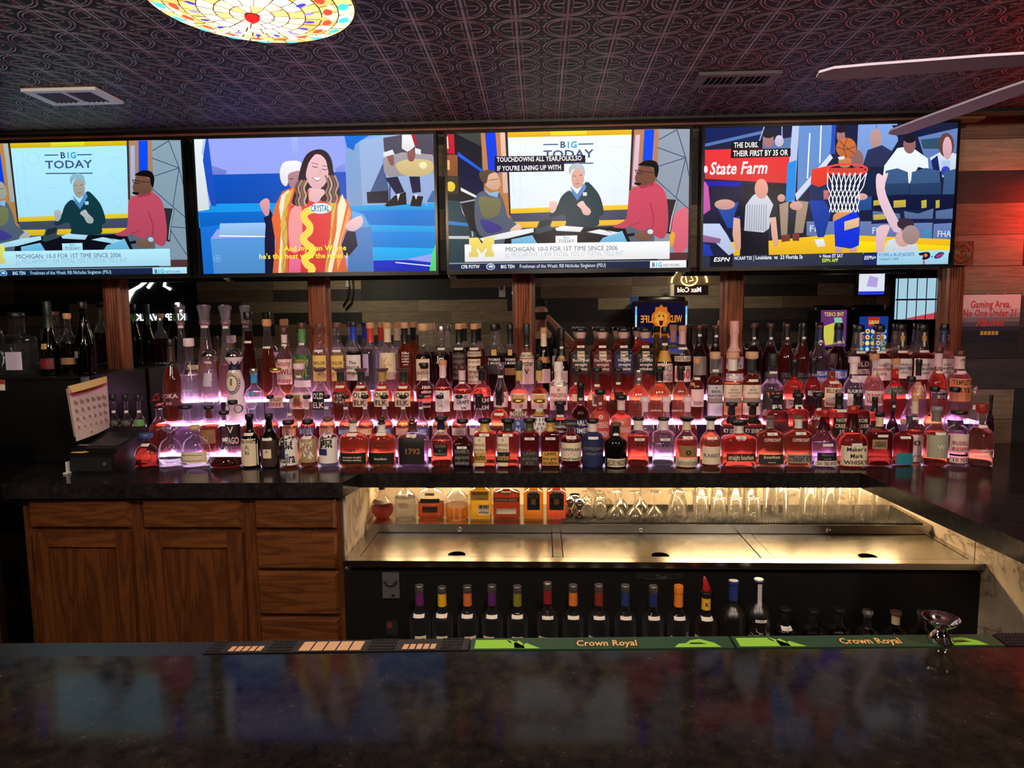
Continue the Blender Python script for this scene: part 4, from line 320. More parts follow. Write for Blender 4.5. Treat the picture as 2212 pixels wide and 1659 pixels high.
((0.738,1.842,1.922,2.538),[('p',(26,32,64),[(3,1232),(2208,1232),(2180,0),(0,0)],0),('p',(18,34,92),[(6,1232),(509,1232),(513,1098),(8,1097)],0),('p',(90,125,185),[(6,1097),(510,1199),(511,1171),(6,1069)],0),('l',(170,185,215),0.0048,[(526,1232),(479,1088)]),('l',(170,185,215),0.0042,[(682,1232),(685,1139)]),('p',(74,112,190),[(827,1232),(1144,1232),(1154,984),(836,990)],0),('p',(96,122,176),[(513,1098),(774,1138),(782,890),(518,895)],0),('p',(175,125,125),[(612,1119),(610,1097),(604,1078),(593,1062),(580,1053),(566,1050),(551,1053),(537,1064),(526,1079),(519,1099),(516,1121),(517,1142),(524,1161),(534,1177),(547,1186),(562,1189),(577,1185),(590,1175),(601,1160),(609,1140)],0),('p',(40,32,40),[(613,1166),(610,1155),(604,1146),(593,1139),(579,1134),(563,1133),(548,1135),(534,1140),(522,1148),(515,1157),(512,1168),(514,1178),(521,1187),(532,1195),(546,1199),(561,1200),(577,1198),(591,1193),(602,1186),(610,1176)],0),('p',(210,200,225),[(700,1105),(698,1090),(693,1076),(685,1065),(674,1058),(662,1056),(650,1058),(639,1066),(630,1077),(625,1091),(622,1107),(624,1123),(629,1137),(637,1148),(648,1155),(660,1157),(672,1154),(683,1147),(692,1135),(697,1121)],0),('p',(140,90,90),[(902,1090),(900,1071),(895,1054),(887,1040),(875,1032),(863,1029),(850,1032),(838,1041),(829,1055),(822,1073),(820,1092),(821,1111),(827,1128),(835,1141),(846,1150),(859,1153),(872,1149),(883,1140),(893,1126),(899,1109)],0),('p',(128,164,226),[(1347,1232),(1687,1232),(1699,1085),(1653,1007),(1567,863),(1374,878),(1345,1025)],0),('l',(90,125,200),0.0048,[(1505,1232),(1511,1122)]),('p',(194,154,154),[(1556,1108),(1555,1081),(1548,1057),(1538,1038),(1524,1025),(1508,1021),(1492,1026),(1477,1039),(1464,1058),(1456,1083),(1452,1110),(1454,1137),(1460,1161),(1471,1180),(1485,1192),(1501,1196),(1517,1191),(1532,1179),(1544,1159),(1552,1135)],0),('p',(46,52,92),[(1438,1012),(1561,1052),(1653,996),(1589,863),(1397,866)],0),('p',(180,120,120),[(1236,1139),(1235,1120),(1230,1103),(1223,1090),(1213,1081),(1202,1078),(1190,1081),(1180,1090),(1171,1104),(1166,1122),(1163,1141),(1164,1160),(1169,1177),(1176,1190),(1186,1199),(1197,1201),(1208,1198),(1219,1189),(1227,1175),(1233,1158)],0),('p',(40,28,40),[(1240,1195),(1239,1185),(1233,1177),(1224,1170),(1212,1166),(1198,1164),(1185,1166),(1173,1171),(1163,1178),(1157,1187),(1154,1197),(1156,1206),(1162,1215),(1171,1222),(1183,1226),(1196,1227),(1209,1225),(1222,1220),(1231,1213),(1238,1205)],0),('p',(150,105,105),[(1405,934),(1404,909),(1397,888),(1385,870),(1369,859),(1352,856),(1334,860),(1318,872),(1305,889),(1296,912),(1292,936),(1294,960),(1301,982),(1313,999),(1328,1010),(1346,1014),(1363,1009),(1380,998),(1393,980),(1402,958)],0),('p',(100,130,190),[(1870,1114),(2208,1184),(2208,817),(1975,822)],0),('p',(50,85,110),[(1894,1092),(2094,1110),(2100,1009),(1920,1013)],0),('p',(20,30,70),[(1641,1220),(1976,1232),(1915,1125),(1691,1118)],0),('p',(238,246,253),[(1580,761),(1589,874),(1695,1023),(1807,1038),(1964,928),(1976,833),(1883,857),(1811,701)],0),('p',(154,106,104),[(1853,1050),(1852,1026),(1845,1004),(1834,987),(1820,976),(1803,973),(1786,977),(1771,989),(1758,1006),(1749,1028),(1745,1052),(1747,1077),(1754,1098),(1765,1115),(1779,1126),(1796,1129),(1813,1125),(1828,1114),(1841,1096),(1850,1074)],0),('p',(30,26,38),[(1849,1102),(1847,1090),(1840,1079),(1829,1071),(1815,1066),(1799,1065),(1783,1067),(1768,1073),(1756,1081),(1748,1092),(1745,1104),(1747,1115),(1754,1126),(1765,1134),(1779,1139),(1795,1141),(1811,1138),(1826,1133),(1838,1124),(1846,1113)],0),('p',(215,225,240),[(1980,934),(2100,998),(2208,962),(2208,806),(2031,820)],0),('p',(24,40,110),[(1993,911),(2046,955),(2076,808),(2020,809)],0),('p',(104,68,60),[(2185,1039),(2184,1006),(2176,977),(2162,954),(2144,939),(2124,934),(2103,940),(2083,955),(2067,979),(2056,1009),(2051,1042),(2053,1074),(2061,1104),(2074,1127),(2092,1141),(2113,1146),(2134,1140),(2153,1125),(2169,1101),(2180,1072)],0),('p',(226,176,188),[(2168,1014),(2167,983),(2163,956),(2155,934),(2145,921),(2133,916),(2120,921),(2108,935),(2098,957),(2091,985),(2087,1015),(2087,1046),(2092,1073),(2100,1094),(2110,1108),(2122,1113),(2135,1107),(2147,1093),(2157,1071),(2164,1044)],0),('p',(170,200,235),[(2082,909),(2161,908),(2157,762),(2096,763)],0),('p',(60,70,190),[(2161,816),(2160,803),(2155,791),(2147,781),(2137,776),(2125,774),(2113,776),(2102,782),(2094,792),(2088,804),(2085,817),(2086,830),(2091,842),(2099,851),(2109,857),(2121,859),(2133,857),(2144,851),(2153,841),(2159,829)],0),('p',(60,92,136),[(1602,829),(1703,849),(1795,814),(1817,621),(1607,614)],0),('p',(60,92,136),[(1831,813),(1951,847),(2070,820),(2093,616),(1820,604)],0),('p',(60,92,136),[(2112,808),(2208,834),(2208,609),(2107,605)],0),('p',(40,64,102),[(1603,716),(1813,718),(1817,621),(1607,614)],0),('p',(40,64,102),[(1818,712),(2088,718),(2093,616),(1823,604)],0),('p',(18,24,60),[(1487,616),(2208,614),(2206,479),(1492,491)],0),('p',(88,112,156),[(1777,474),(1903,450),(2034,493),(2031,379),(1792,383)],0),('p',(88,112,156),[(2055,470),(2203,490),(2205,376),(2060,379)],0),('p',(88,112,156),[(1504,479),(1744,452),(1752,384),(1508,388)],0),('p',(26,32,70),[(1495,411),(2205,399),(2202,342),(1498,353)],0),('p',(196,178,72),[(1682,567),(1789,572),(1792,509),(1685,504)],0),('p',(196,178,72),[(1925,563),(1970,569),(1974,501),(1929,495)],0),('p',(196,178,72),[(2050,561),(2083,567),(2087,499),(2053,493)],0),('p',(196,178,72),[(1506,570),(1574,576),(1575,530),(1507,525)],0),('p',(196,178,72),[(1511,445),(1613,450),(1615,404),(1513,399)],0),('p',(104,124,178),[(923,397),(1496,388),(1491,227),(927,270)],0),('p',(104,124,178),[(1486,365),(1770,370),(1777,229),(1480,233)],0),('p',(104,124,178),[(1782,366),(2033,368),(2034,219),(1788,223)],0),('p',(104,124,178),[(2043,356),(2199,363),(2197,222),(2041,219)],0),('t',(220,232,246),'FHA',(1503,279),57,137,''),('t',(220,232,246),'FHA',(2077,241),57,122,''),('t',(220,232,246),'FI',(947,305),57,69,''),('p',(70,140,190),[(2025,265),(2024,247),(2020,231),(2013,219),(2004,211),(1994,208),(1983,211),(1973,220),(1965,232),(1959,248),(1957,266),(1958,284),(1962,300),(1969,312),(1978,320),(1988,323),(1999,320),(2009,312),(2017,299),(2022,283)],0),('p',(20,22,56),[(3,745),(729,732),(718,343),(0,354)],0),('p',(34,76,170),[(111,560),(330,579),(324,349),(219,350)],0),('p',(214,160,150),[(284,557),(280,543),(267,530),(247,520),(221,514),(193,512),(164,515),(138,522),(117,533),(104,546),(99,560),(103,574),(116,587),(137,596),(162,603),(191,604),(220,602),(245,595),(266,584),(280,571)],0),('p',(14,14,30),[(361,727),(729,732),(683,343),(619,574),(571,643),(364,636)],0),('p',(210,90,180),[(0,768),(38,744),(65,515),(0,470)],0),('p',(28,30,40),[(681,412),(923,408),(927,270),(685,274)],0),('p',(246,192,32),[(582,229),(1157,278),(2195,219),(2195,102),(586,96)],0),('p',(255,222,20),[(1377,217),(2194,159),(2195,102),(1382,108)],0),('p',(246,192,32),[(234,223),(594,229),(585,99),(283,99)],0),('p',(168,144,124),[(677,550),(759,577),(754,267),(701,268)],0),('p',(168,144,124),[(835,582),(935,569),(894,294),(818,295)],0),('p',(120,54,44),[(703,279),(777,284),(781,226),(707,216)],0),('p',(120,54,44),[(802,290),(863,289),(862,225),(804,226)],0),('p',(220,165,150),[(884,535),(882,523),(874,512),(862,504),(846,499),(828,497),(810,499),(794,505),(781,514),(773,525),(769,537),(772,549),(780,560),(792,568),(808,573),(826,575),(843,573),(860,567),(873,558),(881,547)],0),('p',(215,160,145),[(727,606),(726,596),(721,586),(714,579),(704,574),(694,573),(683,575),(673,580),(665,587),(660,597),(658,608),(659,618),(664,628),(671,635),(681,640),(692,641),(702,639),(712,634),(720,627),(725,617)],0),('p',(22,62,164),[(934,580),(1066,589),(1139,474),(1083,256),(1026,252),(980,419)],0),('p',(235,235,240),[(995,235),(1078,239),(1098,175),(1029,165)],0),('p',(40,80,150),[(1351,584),(1487,616),(1492,491),(1355,481)],0),('p',(30,45,90),[(935,728),(1117,747),(1123,577),(940,580)],0),('p',(22,36,70),[(1353,822),(1512,830),(1509,615),(1351,584)],0),('p',(220,170,160),[(1453,605),(1451,596),(1444,588),(1433,582),(1419,578),(1403,576),(1387,578),(1373,583),(1361,589),(1353,598),(1350,607),(1353,616),(1360,624),(1371,630),(1385,634),(1401,636),(1416,634),(1431,629),(1442,623),(1450,614)],0),('p',(200,110,120),[(1063,669),(1109,668),(1112,588),(1066,589)],0),('p',(236,52,56),[(5,1041),(514,1047),(782,957),(763,733),(9,788)],0),('p',(20,20,175),[(9,768),(340,756),(322,714),(38,724)],0),('t',(250,240,245),'State Farm',(48,826),107,514,'bi'),('p',(250,240,245),[(33,870),(32,860),(30,851),(26,844),(21,840),(15,838),(9,840),(4,845),(0,852),(0,861),(0,871),(0,880),(0,889),(3,896),(8,901),(14,902),(20,901),(25,896),(29,889),(32,880)],0),('p',(104,148,214),[(827,1232),(1135,1232),(1092,884),(832,576)],0),('p',(192,202,242),[(771,1232),(830,1232),(810,571),(731,578)],0),('p',(16,142,236),[(738,911),(817,936),(809,580),(731,575)],0),('p',(216,222,246),[(1111,985),(1135,948),(828,582),(814,639)],0),('l',(240,242,252),0.006,[(1023,1232),(1021,908)]),('l',(240,242,252),0.006,[(926,1168),(917,774)]),('p',(40,80,200),[(1116,1232),(1154,1232),(1143,984),(1114,985)],0),('p',(236,62,46),[(954,852),(1115,885),(1098,725),(1019,697),(947,728)],0),('p',(206,114,62),[(1338,1031),(1335,1003),(1323,978),(1304,959),(1280,946),(1252,942),(1224,947),(1199,961),(1178,981),(1165,1006),(1159,1034),(1163,1062),(1174,1087),(1193,1106),(1218,1118),(1245,1122),(1273,1117),(1299,1104),(1319,1084),(1333,1058)],0),('l',(70,35,25),0.0024,[(1163,1045),(1244,1016),(1338,1047)]),('l',(70,35,25),0.0024,[(1257,1121),(1221,1027),(1263,943)]),('l',(70,35,25),0.0024,[(1184,1101),(1243,1038),(1324,980)]),('p',(206,130,80),[(1190,938),(1292,942),(1283,869),(1204,870)],1),('p',(245,240,240),[(1176,955),(1234,962),(1235,935),(1190,931)],0),('p',(214,70,56),[(1113,861),(1420,855),(1411,798),(1115,804)],0),('l',(242,74,70),0.0084,[(1441,843),(1435,831),(1416,820),(1386,811),(1346,805),(1301,801),(1253,802),(1205,805),(1162,812),(1126,821),(1101,832),(1088,844),(1088,856),(1101,868),(1126,878),(1162,886),(1205,890),(1252,892),(1300,890),(1346,885),(1385,877),(1416,866),(1435,855),(1441,842)]),('p',(216,152,92),[(1160,450),(1241,489),(1321,476),(1234,358),(1165,376)],1),('p',(16,52,226),[(1164,393),(1357,487),(1395,401),(1393,177),(1323,147),(1182,172)],0),('p',(232,194,144),[(1256,389),(1387,424),(1386,344),(1259,309)],0),('p',(210,160,150),[(1184,172),(1253,156),(1244,116),(1180,122)],0),('p',(210,160,150),[(1317,149),(1374,166),(1370,120),(1312,117)],0),('l',(244,246,252),0.0042,[(1092,821),(1147,701),(1112,588),(1147,474)]),('l',(244,246,252),0.0042,[(1092,821),(1096,702),(1149,588),(1121,474)]),('l',(244,246,252),0.0042,[(1141,820),(1185,701),(1145,588),(1180,473)]),('l',(244,246,252),0.0042,[(1141,820),(1134,702),(1182,587),(1155,473)]),('l',(244,246,252),0.0042,[(1190,820),(1223,700),(1178,587),(1213,472)]),('l',(244,246,252),0.0042,[(1190,820),(1171,701),(1216,586),(1188,473)]),('l',(244,246,252),0.0042,[(1239,819),(1260,699),(1211,587),(1246,472)]),('l',(244,246,252),0.0042,[(1239,819),(1209,700),(1249,586),(1221,472)]),('l',(244,246,252),0.0042,[(1288,818),(1298,699),(1244,586),(1279,471)]),('l',(244,246,252),0.0042,[(1288,818),(1247,700),(1282,585),(1254,472)]),('l',(244,246,252),0.0042,[(1336,817),(1335,698),(1277,585),(1312,471)]),('l',(244,246,252),0.0042,[(1336,817),(1284,699),(1315,585),(1287,471)]),('l',(244,246,252),0.0042,[(1385,816),(1373,697),(1310,585),(1346,470)]),('l',(244,246,252),0.0042,[(1385,816),(1322,698),(1348,584),(1320,471)]),('l',(244,246,252),0.0042,[(1434,815),(1411,697),(1343,584),(1379,470)]),('l',(244,246,252),0.0042,[(1434,815),(1359,698),(1381,584),(1354,470)]),('p',(206,210,224),[(376,578),(456,645),(571,632),(622,549),(591,339),(534,299),(369,323)],0),('p',(24,24,40),[(386,647),(450,651),(377,549),(362,458),(273,442),(316,579)],0),('p',(24,24,40),[(559,644),(632,594),(655,445),(588,435),(622,549)],0),('l',(120,125,150),0.0024,[(394,555),(392,325)]),('l',(120,125,150),0.0024,[(415,555),(413,324)]),('l',(120,125,150),0.0024,[(436,554),(434,324)]),('l',(120,125,150),0.0024,[(457,554),(454,324)]),('l',(120,125,150),0.0024,[(477,553),(475,323)]),('l',(120,125,150),0.0024,[(498,553),(496,323)]),('l',(120,125,150),0.0024,[(519,553),(517,323)]),('l',(120,125,150),0.0024,[(540,552),(538,322)]),('l',(120,125,150),0.0024,[(561,552),(559,322)]),('p',(232,164,146),[(572,689),(570,662),(562,637),(549,617),(533,605),(514,601),(496,606),(479,619),(465,639),(456,664),(452,691),(454,719),(462,743),(475,763),(491,775),(510,779),(528,774),(545,761),(559,742),(568,717)],0),('p',(14,14,30),[(345,325),(585,299),(594,99),(334,100)],0),('p',(228,174,152),[(271,442),(329,427),(339,279),(342,163),(294,150),(265,292)],0),('p',(228,174,152),[(597,434),(648,440),(678,193),(637,168),(615,275)],0),('p',(194,204,238),[(0,391),(147,389),(221,281),(296,138),(236,104),(94,237),(0,282)],0),('p',(150,100,150),[(0,290),(163,253),(152,212),(0,227)],0),('p',(30,60,180),[(0,215),(59,202),(96,101),(0,101)],0),('p',(236,202,216),[(1517,763),(1535,807),(1581,784),(1623,808),(1598,671),(1674,488),(1763,326),(1694,293),(1583,489),(1532,626)],1),('p',(60,45,60),[(1867,359),(1864,343),(1855,329),(1839,318),(1818,311),(1796,309),(1773,312),(1752,319),(1735,331),(1724,345),(1719,361),(1722,377),(1732,391),(1748,402),(1768,409),(1791,412),(1814,409),(1835,401),(1852,389),(1863,375)],0),('p',(216,222,232),[(1617,115),(1641,214),(1775,257),(1907,175),(1917,113)],0),('p',(222,170,164),[(1845,228),(1843,206),(1834,186),(1820,170),(1801,161),(1780,157),(1759,161),(1739,172),(1723,188),(1713,208),(1708,230),(1711,252),(1719,271),(1734,287),(1752,297),(1773,300),(1795,296),(1814,286),(1830,270),(1841,250)],0),('p',(168,140,138),[(1921,261),(1918,234),(1908,211),(1892,192),(1871,180),(1847,176),(1823,181),(1801,193),(1783,212),(1771,237),(1766,263),(1769,290),(1778,314),(1795,332),(1816,344),(1839,348),(1863,343),(1886,331),(1904,312),(1916,288)],0),('p',(230,190,200),[(1544,116),(1545,307),(1589,352),(1658,339),(1618,214),(1611,115)],1),('p',(46,52,76),[(0,96),(1430,113),(1432,0),(0,0)],0),('p',(16,16,28),[(66,97),(271,101),(272,0),(66,0)],0),('t',(245,245,250),'ESPN',(97,50),37,145,'bi'),('t',(238,240,248),'NCAAF T25',(286,64),28,158,'b'),('l',(200,205,215),0.0024,[(460,101),(459,51)]),('t',(238,240,248),'Louisiana  vs  23 Florida St',(475,65),34,422,'b'),('t',(238,240,248),'Noon ET SAT',(1075,72),30,179,'b'),('p',(220,230,80),[(1046,97),(1065,84),(1047,72)],0),('t',(215,230,70),'ESPN APP',(1070,32),30,143,'b'),('p',(26,42,96),[(1434,111),(1556,113),(1555,0),(1435,0)],0),('t',(230,235,245),'ESPN+',(1441,50),32,105,'bi'),('p',(166,216,242),[(1556,113),(2184,125),(2182,0),(1555,0)],0),('t',(40,60,110),'FLYERS at BLUE JACKETS',(1572,76),30,315,''),('t',(60,80,120),'TONIGHT 7:30PM',(1574,39),23,173,''),('p',(24,24,34),[(1925,100),(2010,107),(2018,58),(1957,39),(1960,77),(1930,80)],1),('p',(240,120,60),[(1999,79),(1999,75),(1996,70),(1993,67),(1989,64),(1984,64),(1979,64),(1974,67),(1971,70),(1968,75),(1967,80),(1968,85),(1970,89),(1973,93),(1977,95),(1982,96),(1987,95),(1992,93),(1996,89),(1998,84)],0),('p',(224,60,70),[(1964,36),(1977,36),(1977,0),(1963,0)],0),('l',(60,80,110),0.0024,[(2030,74),(2044,60)]),('l',(60,80,110),0.0024,[(2044,74),(2031,61)]),('p',(40,60,140),[(2058,69),(2101,106),(2145,97),(2115,59),(2070,49)],1),('p',(215,50,70),[(2069,72),(2125,92),(2139,82),(2087,58)],0),('p',(10,10,16),[(240,1106),(508,1109),(510,1040),(239,1038)],0),('p',(10,10,16),[(235,1038),(761,1039),(761,967),(234,964)],0),('t',(248,248,248),'THE DUBS.',(260,1054),45,217,'b'),('t',(248,248,248),'THEIR FIRST BY 35 OR',(254,979),49,483,'b')]),
]
BOTTLES = [
(4,-1.759,3.255,1.32,0.459,0.0359,'cin','clr',0.32,'crys',None,[(0.348,0.36,0.5,'w','','k')],None,'tall tapered clear bottle with crystal stopper and lowest fill'),
(4,-1.64,3.255,1.32,0.46,0.0482,'cin','peach',0.7,'crys',None,[(0.347,0.359,0.5,'w','','k')],None,'tall tapered bottle of pale peach spirit with crystal stopper'),
(4,-1.536,3.255,1.32,0.459,0.0391,'cin','rose',0.45,'crys',None,[(0.343,0.355,0.5,'w','','k')],None,'tall tapered half-full pinkish bottle with crystal stopper'),
(4,-1.424,3.255,1.32,0.423,0.0398,'cin','dkred',0.85,'scrk',None,[],(0.277,''),'tall tapered dark brown bottle with black stopper'),
(4,-1.332,3.255,1.32,0.387,0.041,'cin','amb2',0.68,'cork',None,[],(0.25,''),'tapered amber bottle with round orange cork'),
(4,-1.248,3.255,1.32,0.348,0.0418,'shl','amb',0.45,'scrb',None,[(0.071,0.193,0.9,'pk','Kentucky|OWL|whiskey','r'),(0.271,0.335,0.4,'pk','','k')],(0.26,''),'clear bottle with pale pink owl-script label and brown cap'),
(4,-1.16,3.255,1.32,0.369,0.0438,'shl','clr',0.5,'scrb','grn',[(0.098,0.214,0.92,'gr','Kentucky|OWL','gold'),(0.057,0.09,0.92,'w','','k')],(0.265,''),'bottle with large green label and green neck band'),
(4,-1.072,3.255,1.32,0.364,0.0406,'std','amb',0.0,'wood',None,[(0.086,0.21,0.8,'ye',' |TAYLOR|SMALL BATCH| o | ','k')],(0.232,''),'clear bottle with yellow label left of the pillar-side pair'),
(4,-0.985,3.255,1.32,0.368,0.0376,'std','amb',0.25,'wood',None,[(0.086,0.209,0.8,'ye',' |TAYLOR|SMALL BATCH| o | ','k')],(0.231,''),'nearly empty yellow-labelled bottle beside the white-labelled navy-capped one'),
(4,-0.907,3.255,1.32,0.367,0.0392,'std','dk','.65','scrn','blu',[(0.088,0.211,0.9,'w',' |The|SENATOR|whiskey| ','k')],None,'dark whiskey bottle with white label and blue neck'),
(4,-0.825,3.255,1.32,0.366,0.04,'std','clr',0.1,'cork','red',[(0.109,0.215,0.42,'lav','','k',-0.5)],None,'clear bottle with lavender side label and red cork'),
(4,-0.742,3.255,1.32,0.365,0.0416,'std','ros2',0.3,'cork','cream',[(0.092,0.22,0.94,'cr','P','gold')],None,'clear bottle with cream label and single gold letter'),
(4,-0.658,3.255,1.32,0.365,0.0384,'std','amb2',0.82,'cork','blk',[(0.171,0.224,0.5,'','Bottled|in bond|straight|whiskey','w',0.2),(0.144,0.168,0.35,'','*****','w',0.25)],None,'red-brown bottle with white flag print and cork top'),
(4,-0.568,3.255,1.32,0.359,0.0416,'shl','dk',0.64,'bcork',None,[(0.086,0.189,0.78,'cr',' |   |bourbon|  ','g'),(0.157,0.17,0.42,'k','','k')],None,'dark bottle with beige label and big wooden cork'),
(4,-0.48,3.255,1.32,0.346,0.0395,'std','dk',0.66,'silv',None,[(0.169,0.208,0.5,'','Jm','w')],(0.236,''),'dark bottle with grey metal cap and faint script'),
(4,-0.395,3.255,1.32,0.357,0.0367,'std','dk','.7','cork','blk',[(0.087,0.217,0.86,'dbr','the people|straight|bourbon|whiskey|kentucky','g')],(0.236,''),'dark-labelled bottle with black neck and small print'),
(4,-0.321,3.255,1.32,0.356,0.0361,'std','amb2',0.68,'cork','blk',[(0.199,0.222,0.95,'cr','THE PERFECTED 11','k'),(0.067,0.187,0.84,'cr','mm nmn mnm|nm mmn nm|mnm nm mmn|nm mn mnm|mmn nm mn','g')],(0.235,''),'bottle with handwritten cream label and narrow cream band'),
(4,-0.225,3.255,1.32,0.353,0.0419,'std','dk',0.62,'scrk',None,[(0.204,0.232,0.28,'gold','','k'),(0.158,0.192,0.8,'','THOMAS|S. MOORE','w'),(0.115,0.158,0.8,'dgr','','k')],None,'dark bottle with gold emblem and black top'),
(4,-0.148,3.255,1.32,0.35,0.0339,'std','dk',0.66,'scrk','blk',[(0.203,0.231,0.3,'gold','','k'),(0.157,0.191,0.85,'','THOMAS|S. MOORE','w'),(0.109,0.143,0.8,'br','','k')],None,'dark gold-emblem bottle with brown lower label and black neck'),
(4,-0.069,3.255,1.32,0.354,0.0364,'std','clr',0.4,'long','blk2',[(0.189,0.216,0.95,'cr','small batch','g'),(0.065,0.185,0.94,'pk','Brother|  V  |  ','k')],(0.245,''),'pale bottle with sketch label before the middle pillar'),
(4,0.013,3.255,1.32,0.332,0.0388,'tap','grn2',0.7,'cork','cream',[(0.166,0.194,0.9,'br','','k'),(0.171,0.192,0.28,'cu','','k'),(0.07,0.137,0.8,'pk','','k')],(0.249,''),'dark green bottle with beige wax top and bronze band'),
(4,0.098,3.255,1.32,0.329,0.0401,'tap','blk',0.7,'wax','blk',[(0.173,0.211,0.85,'br','','k'),(0.184,0.207,0.3,'gold','','k'),(0.07,0.127,0.7,'pk','','k')],(0.237,''),'black wax-topped bottle with wide bronze band'),
(4,0.189,3.255,1.32,0.33,0.0497,'rab','ambr',0.86,'rabc',None,[(0.127,0.229,0.94,'dgr',' | |Boxergrail|straight|whiskey','w'),(0.184,0.22,0.34,'cr','Rabbit|hole','mar')],(0.241,'5.00'),'square amber bottle with slanted dark olive label and glass stopper'),
(4,0.292,3.255,1.32,0.329,0.0493,'rab','ambr',0.86,'rabc',None,[(0.126,0.228,0.94,'mar',' | |Dareringer|straight|whiskey','pk'),(0.183,0.219,0.34,'cr','Rabbit|hole','mar')],(0.24,''),'square amber bottle with slanted maroon label and glass stopper'),
(4,0.393,3.255,1.32,0.328,0.0505,'rab','ambr',0.86,'rabc',None,[(0.126,0.228,0.94,'nav',' | |Heigold|straight|whiskey','w'),(0.183,0.218,0.34,'cr','Rabbit|hole','mar')],(0.239,'7.00'),'square amber bottle with slanted navy blue label and glass stopper'),
(4,0.495,3.255,1.32,0.327,0.0492,'rab','red',0.86,'rabc',None,[(0.125,0.227,0.94,'k',' | |Cavehill|straight|whiskey','w'),(0.182,0.217,0.34,'cr','Rabbit|hole','mar')],(0.238,'6.00'),'square amber bottle with slanted black label and glass stopper'),
(4,0.587,3.255,1.32,0.331,0.0416,'chp','yel',0.95,'scrk',None,[(0.167,0.219,0.9,'gold2','','k'),(0.071,0.159,0.85,'pk','OAKS|SINGLE','g')],(0.249,''),'green-gold long-necked bottle with beige label'),
(4,0.671,3.255,1.32,0.337,0.0399,'std','dk',0.6,'cork','pnk',[(0.168,0.193,0.95,'cr','DISTILLERY','k'),(0.071,0.147,0.92,'pk','b50','r')],(0.229,''),'dark bottle with pink neck and narrow beige band'),
(4,0.75,3.255,1.32,0.337,0.0377,'stl','dk',0.8,'scrm','blk',[(0.103,0.191,0.8,'g2','','k')],(0.297,''),'dark red bottle with grey portrait label and black neck'),
(4,0.827,3.255,1.32,0.336,0.0381,'stl','dk',0.8,'scrm','blk',[(0.112,0.191,0.8,'g2','','k')],(0.285,''),'dark red bottle with grey portrait label left of pillar'),
(4,0.914,3.255,1.32,0.356,0.0448,'std','red',0.8,'wax','pnk',[(0.131,0.188,0.9,'w','RYE|KEN','g'),(0.074,0.11,0.9,'w','','k')],None,'tall red bottle with pink wax neck before the pillar'),
(4,1.004,3.255,1.32,0.339,0.0383,'stl','dk',0.72,'scrm','blk',[(0.064,0.121,0.85,'k','STELLUM','g')],(0.274,''),'cone-shouldered dark red bottle just right of the pillar'),
(4,1.082,3.255,1.32,0.34,0.0374,'stl','dk',0.72,'scrm','blk',[(0.059,0.118,0.85,'k','STELLUM|BOURBON','g')],(0.273,''),'cone-shouldered dark red bottle behind green-labelled whiskey'),
(4,1.158,3.255,1.32,0.34,0.0372,'stl','dkr2',0.74,'scrm','blk',[(0.058,0.115,0.85,'k','STELLUM|RYE','g')],(0.272,''),'cone-shouldered red bottle behind black-necked star bottle'),
(4,1.234,3.255,1.32,0.344,0.0376,'stl','dkr2',0.86,'scrk','blk',[(0.058,0.114,0.85,'k','STELLUM|BOURBON','g')],(0.273,''),'fuller cone-shouldered red bottle with black cap'),
(4,1.312,3.255,1.32,0.333,0.0378,'stl','ros2',0.3,'scrm','nav2',[(0.064,0.121,0.85,'blu2','STELLUM|BOURBON','w')],(0.257,''),'cone-shouldered pale pink bottle with navy neck'),
(4,1.397,3.255,1.32,0.342,0.044,'stl','dk',0.74,'scrk','nav2',[(0.079,0.124,0.85,'blu2','STELLUM','w')],(0.253,''),'cone-shouldered dark bottle with blue label,rightmost of its kind'),
(4,1.493,3.255,1.32,0.329,0.0464,'for','dk',0.62,'scrk',None,[(0.232,0.315,0.1,'cream2','','k'),(0.098,0.168,0.8,'dbr','OLD|FORESTER','pk'),(0.064,0.096,0.9,'w','','k')],(0.204,''),'tall-necked dark bottle with dark lettered label'),
(4,1.587,3.255,1.32,0.329,0.0464,'for','dkr2',0.66,'scrk',None,[(0.231,0.314,0.1,'cream2','','k'),(0.258,0.28,0.2,'gold','','k'),(0.073,0.174,0.94,'w',' |OLD|FORESTER|1870| ','r')],(0.204,''),'tall-necked bottle with white 1870 label'),
(4,1.683,3.255,1.32,0.332,0.0463,'for','dkr2',0.64,'scrk',None,[(0.23,0.313,0.1,'cream2','','k'),(0.257,0.279,0.2,'gold','','k'),(0.082,0.174,0.94,'w',' |OLD|FORESTER|1910| ','k')],(0.205,''),'tall-necked bottle with white 1910 label'),
(4,1.781,3.255,1.32,0.331,0.0488,'for','dkr2',0.64,'scrk',None,[(0.229,0.313,0.1,'cream2','','k'),(0.256,0.278,0.2,'gold','','k'),(0.077,0.173,0.94,'w',' |OLD|FORESTER|1897| ','k')],(0.206,''),'tall-necked bottle with white 1897 label'),
(4,1.88,3.255,1.32,0.333,0.0462,'for','ros2',0.56,'scrk','nav2',[(0.253,0.282,0.3,'gold','EXP','k'),(0.081,0.172,0.94,'w',' |OLD|FORESTER|1920| ','k')],None,'tall-necked pale bottle with black neck beside the corner post'),
(3,-1.757,3.145,1.22,0.399,0.0432,'chp2','amb2',0.72,'scrk','dbr',[(0.314,0.327,0.5,'w','','k'),(0.082,0.146,0.96,'mar','ROKA|xo','pk')],None,'brown liqueur bottle with maroon base label'),
(3,-1.667,3.145,1.22,0.401,0.0456,'chp2','clr',0.62,'white',None,[(0.232,0.253,0.2,'k','','k'),(0.151,0.161,0.6,'','CASTELLO','w'),(0.103,0.114,0.6,'','STERLING','w')],None,'clear bottle with white cap and small black seal'),
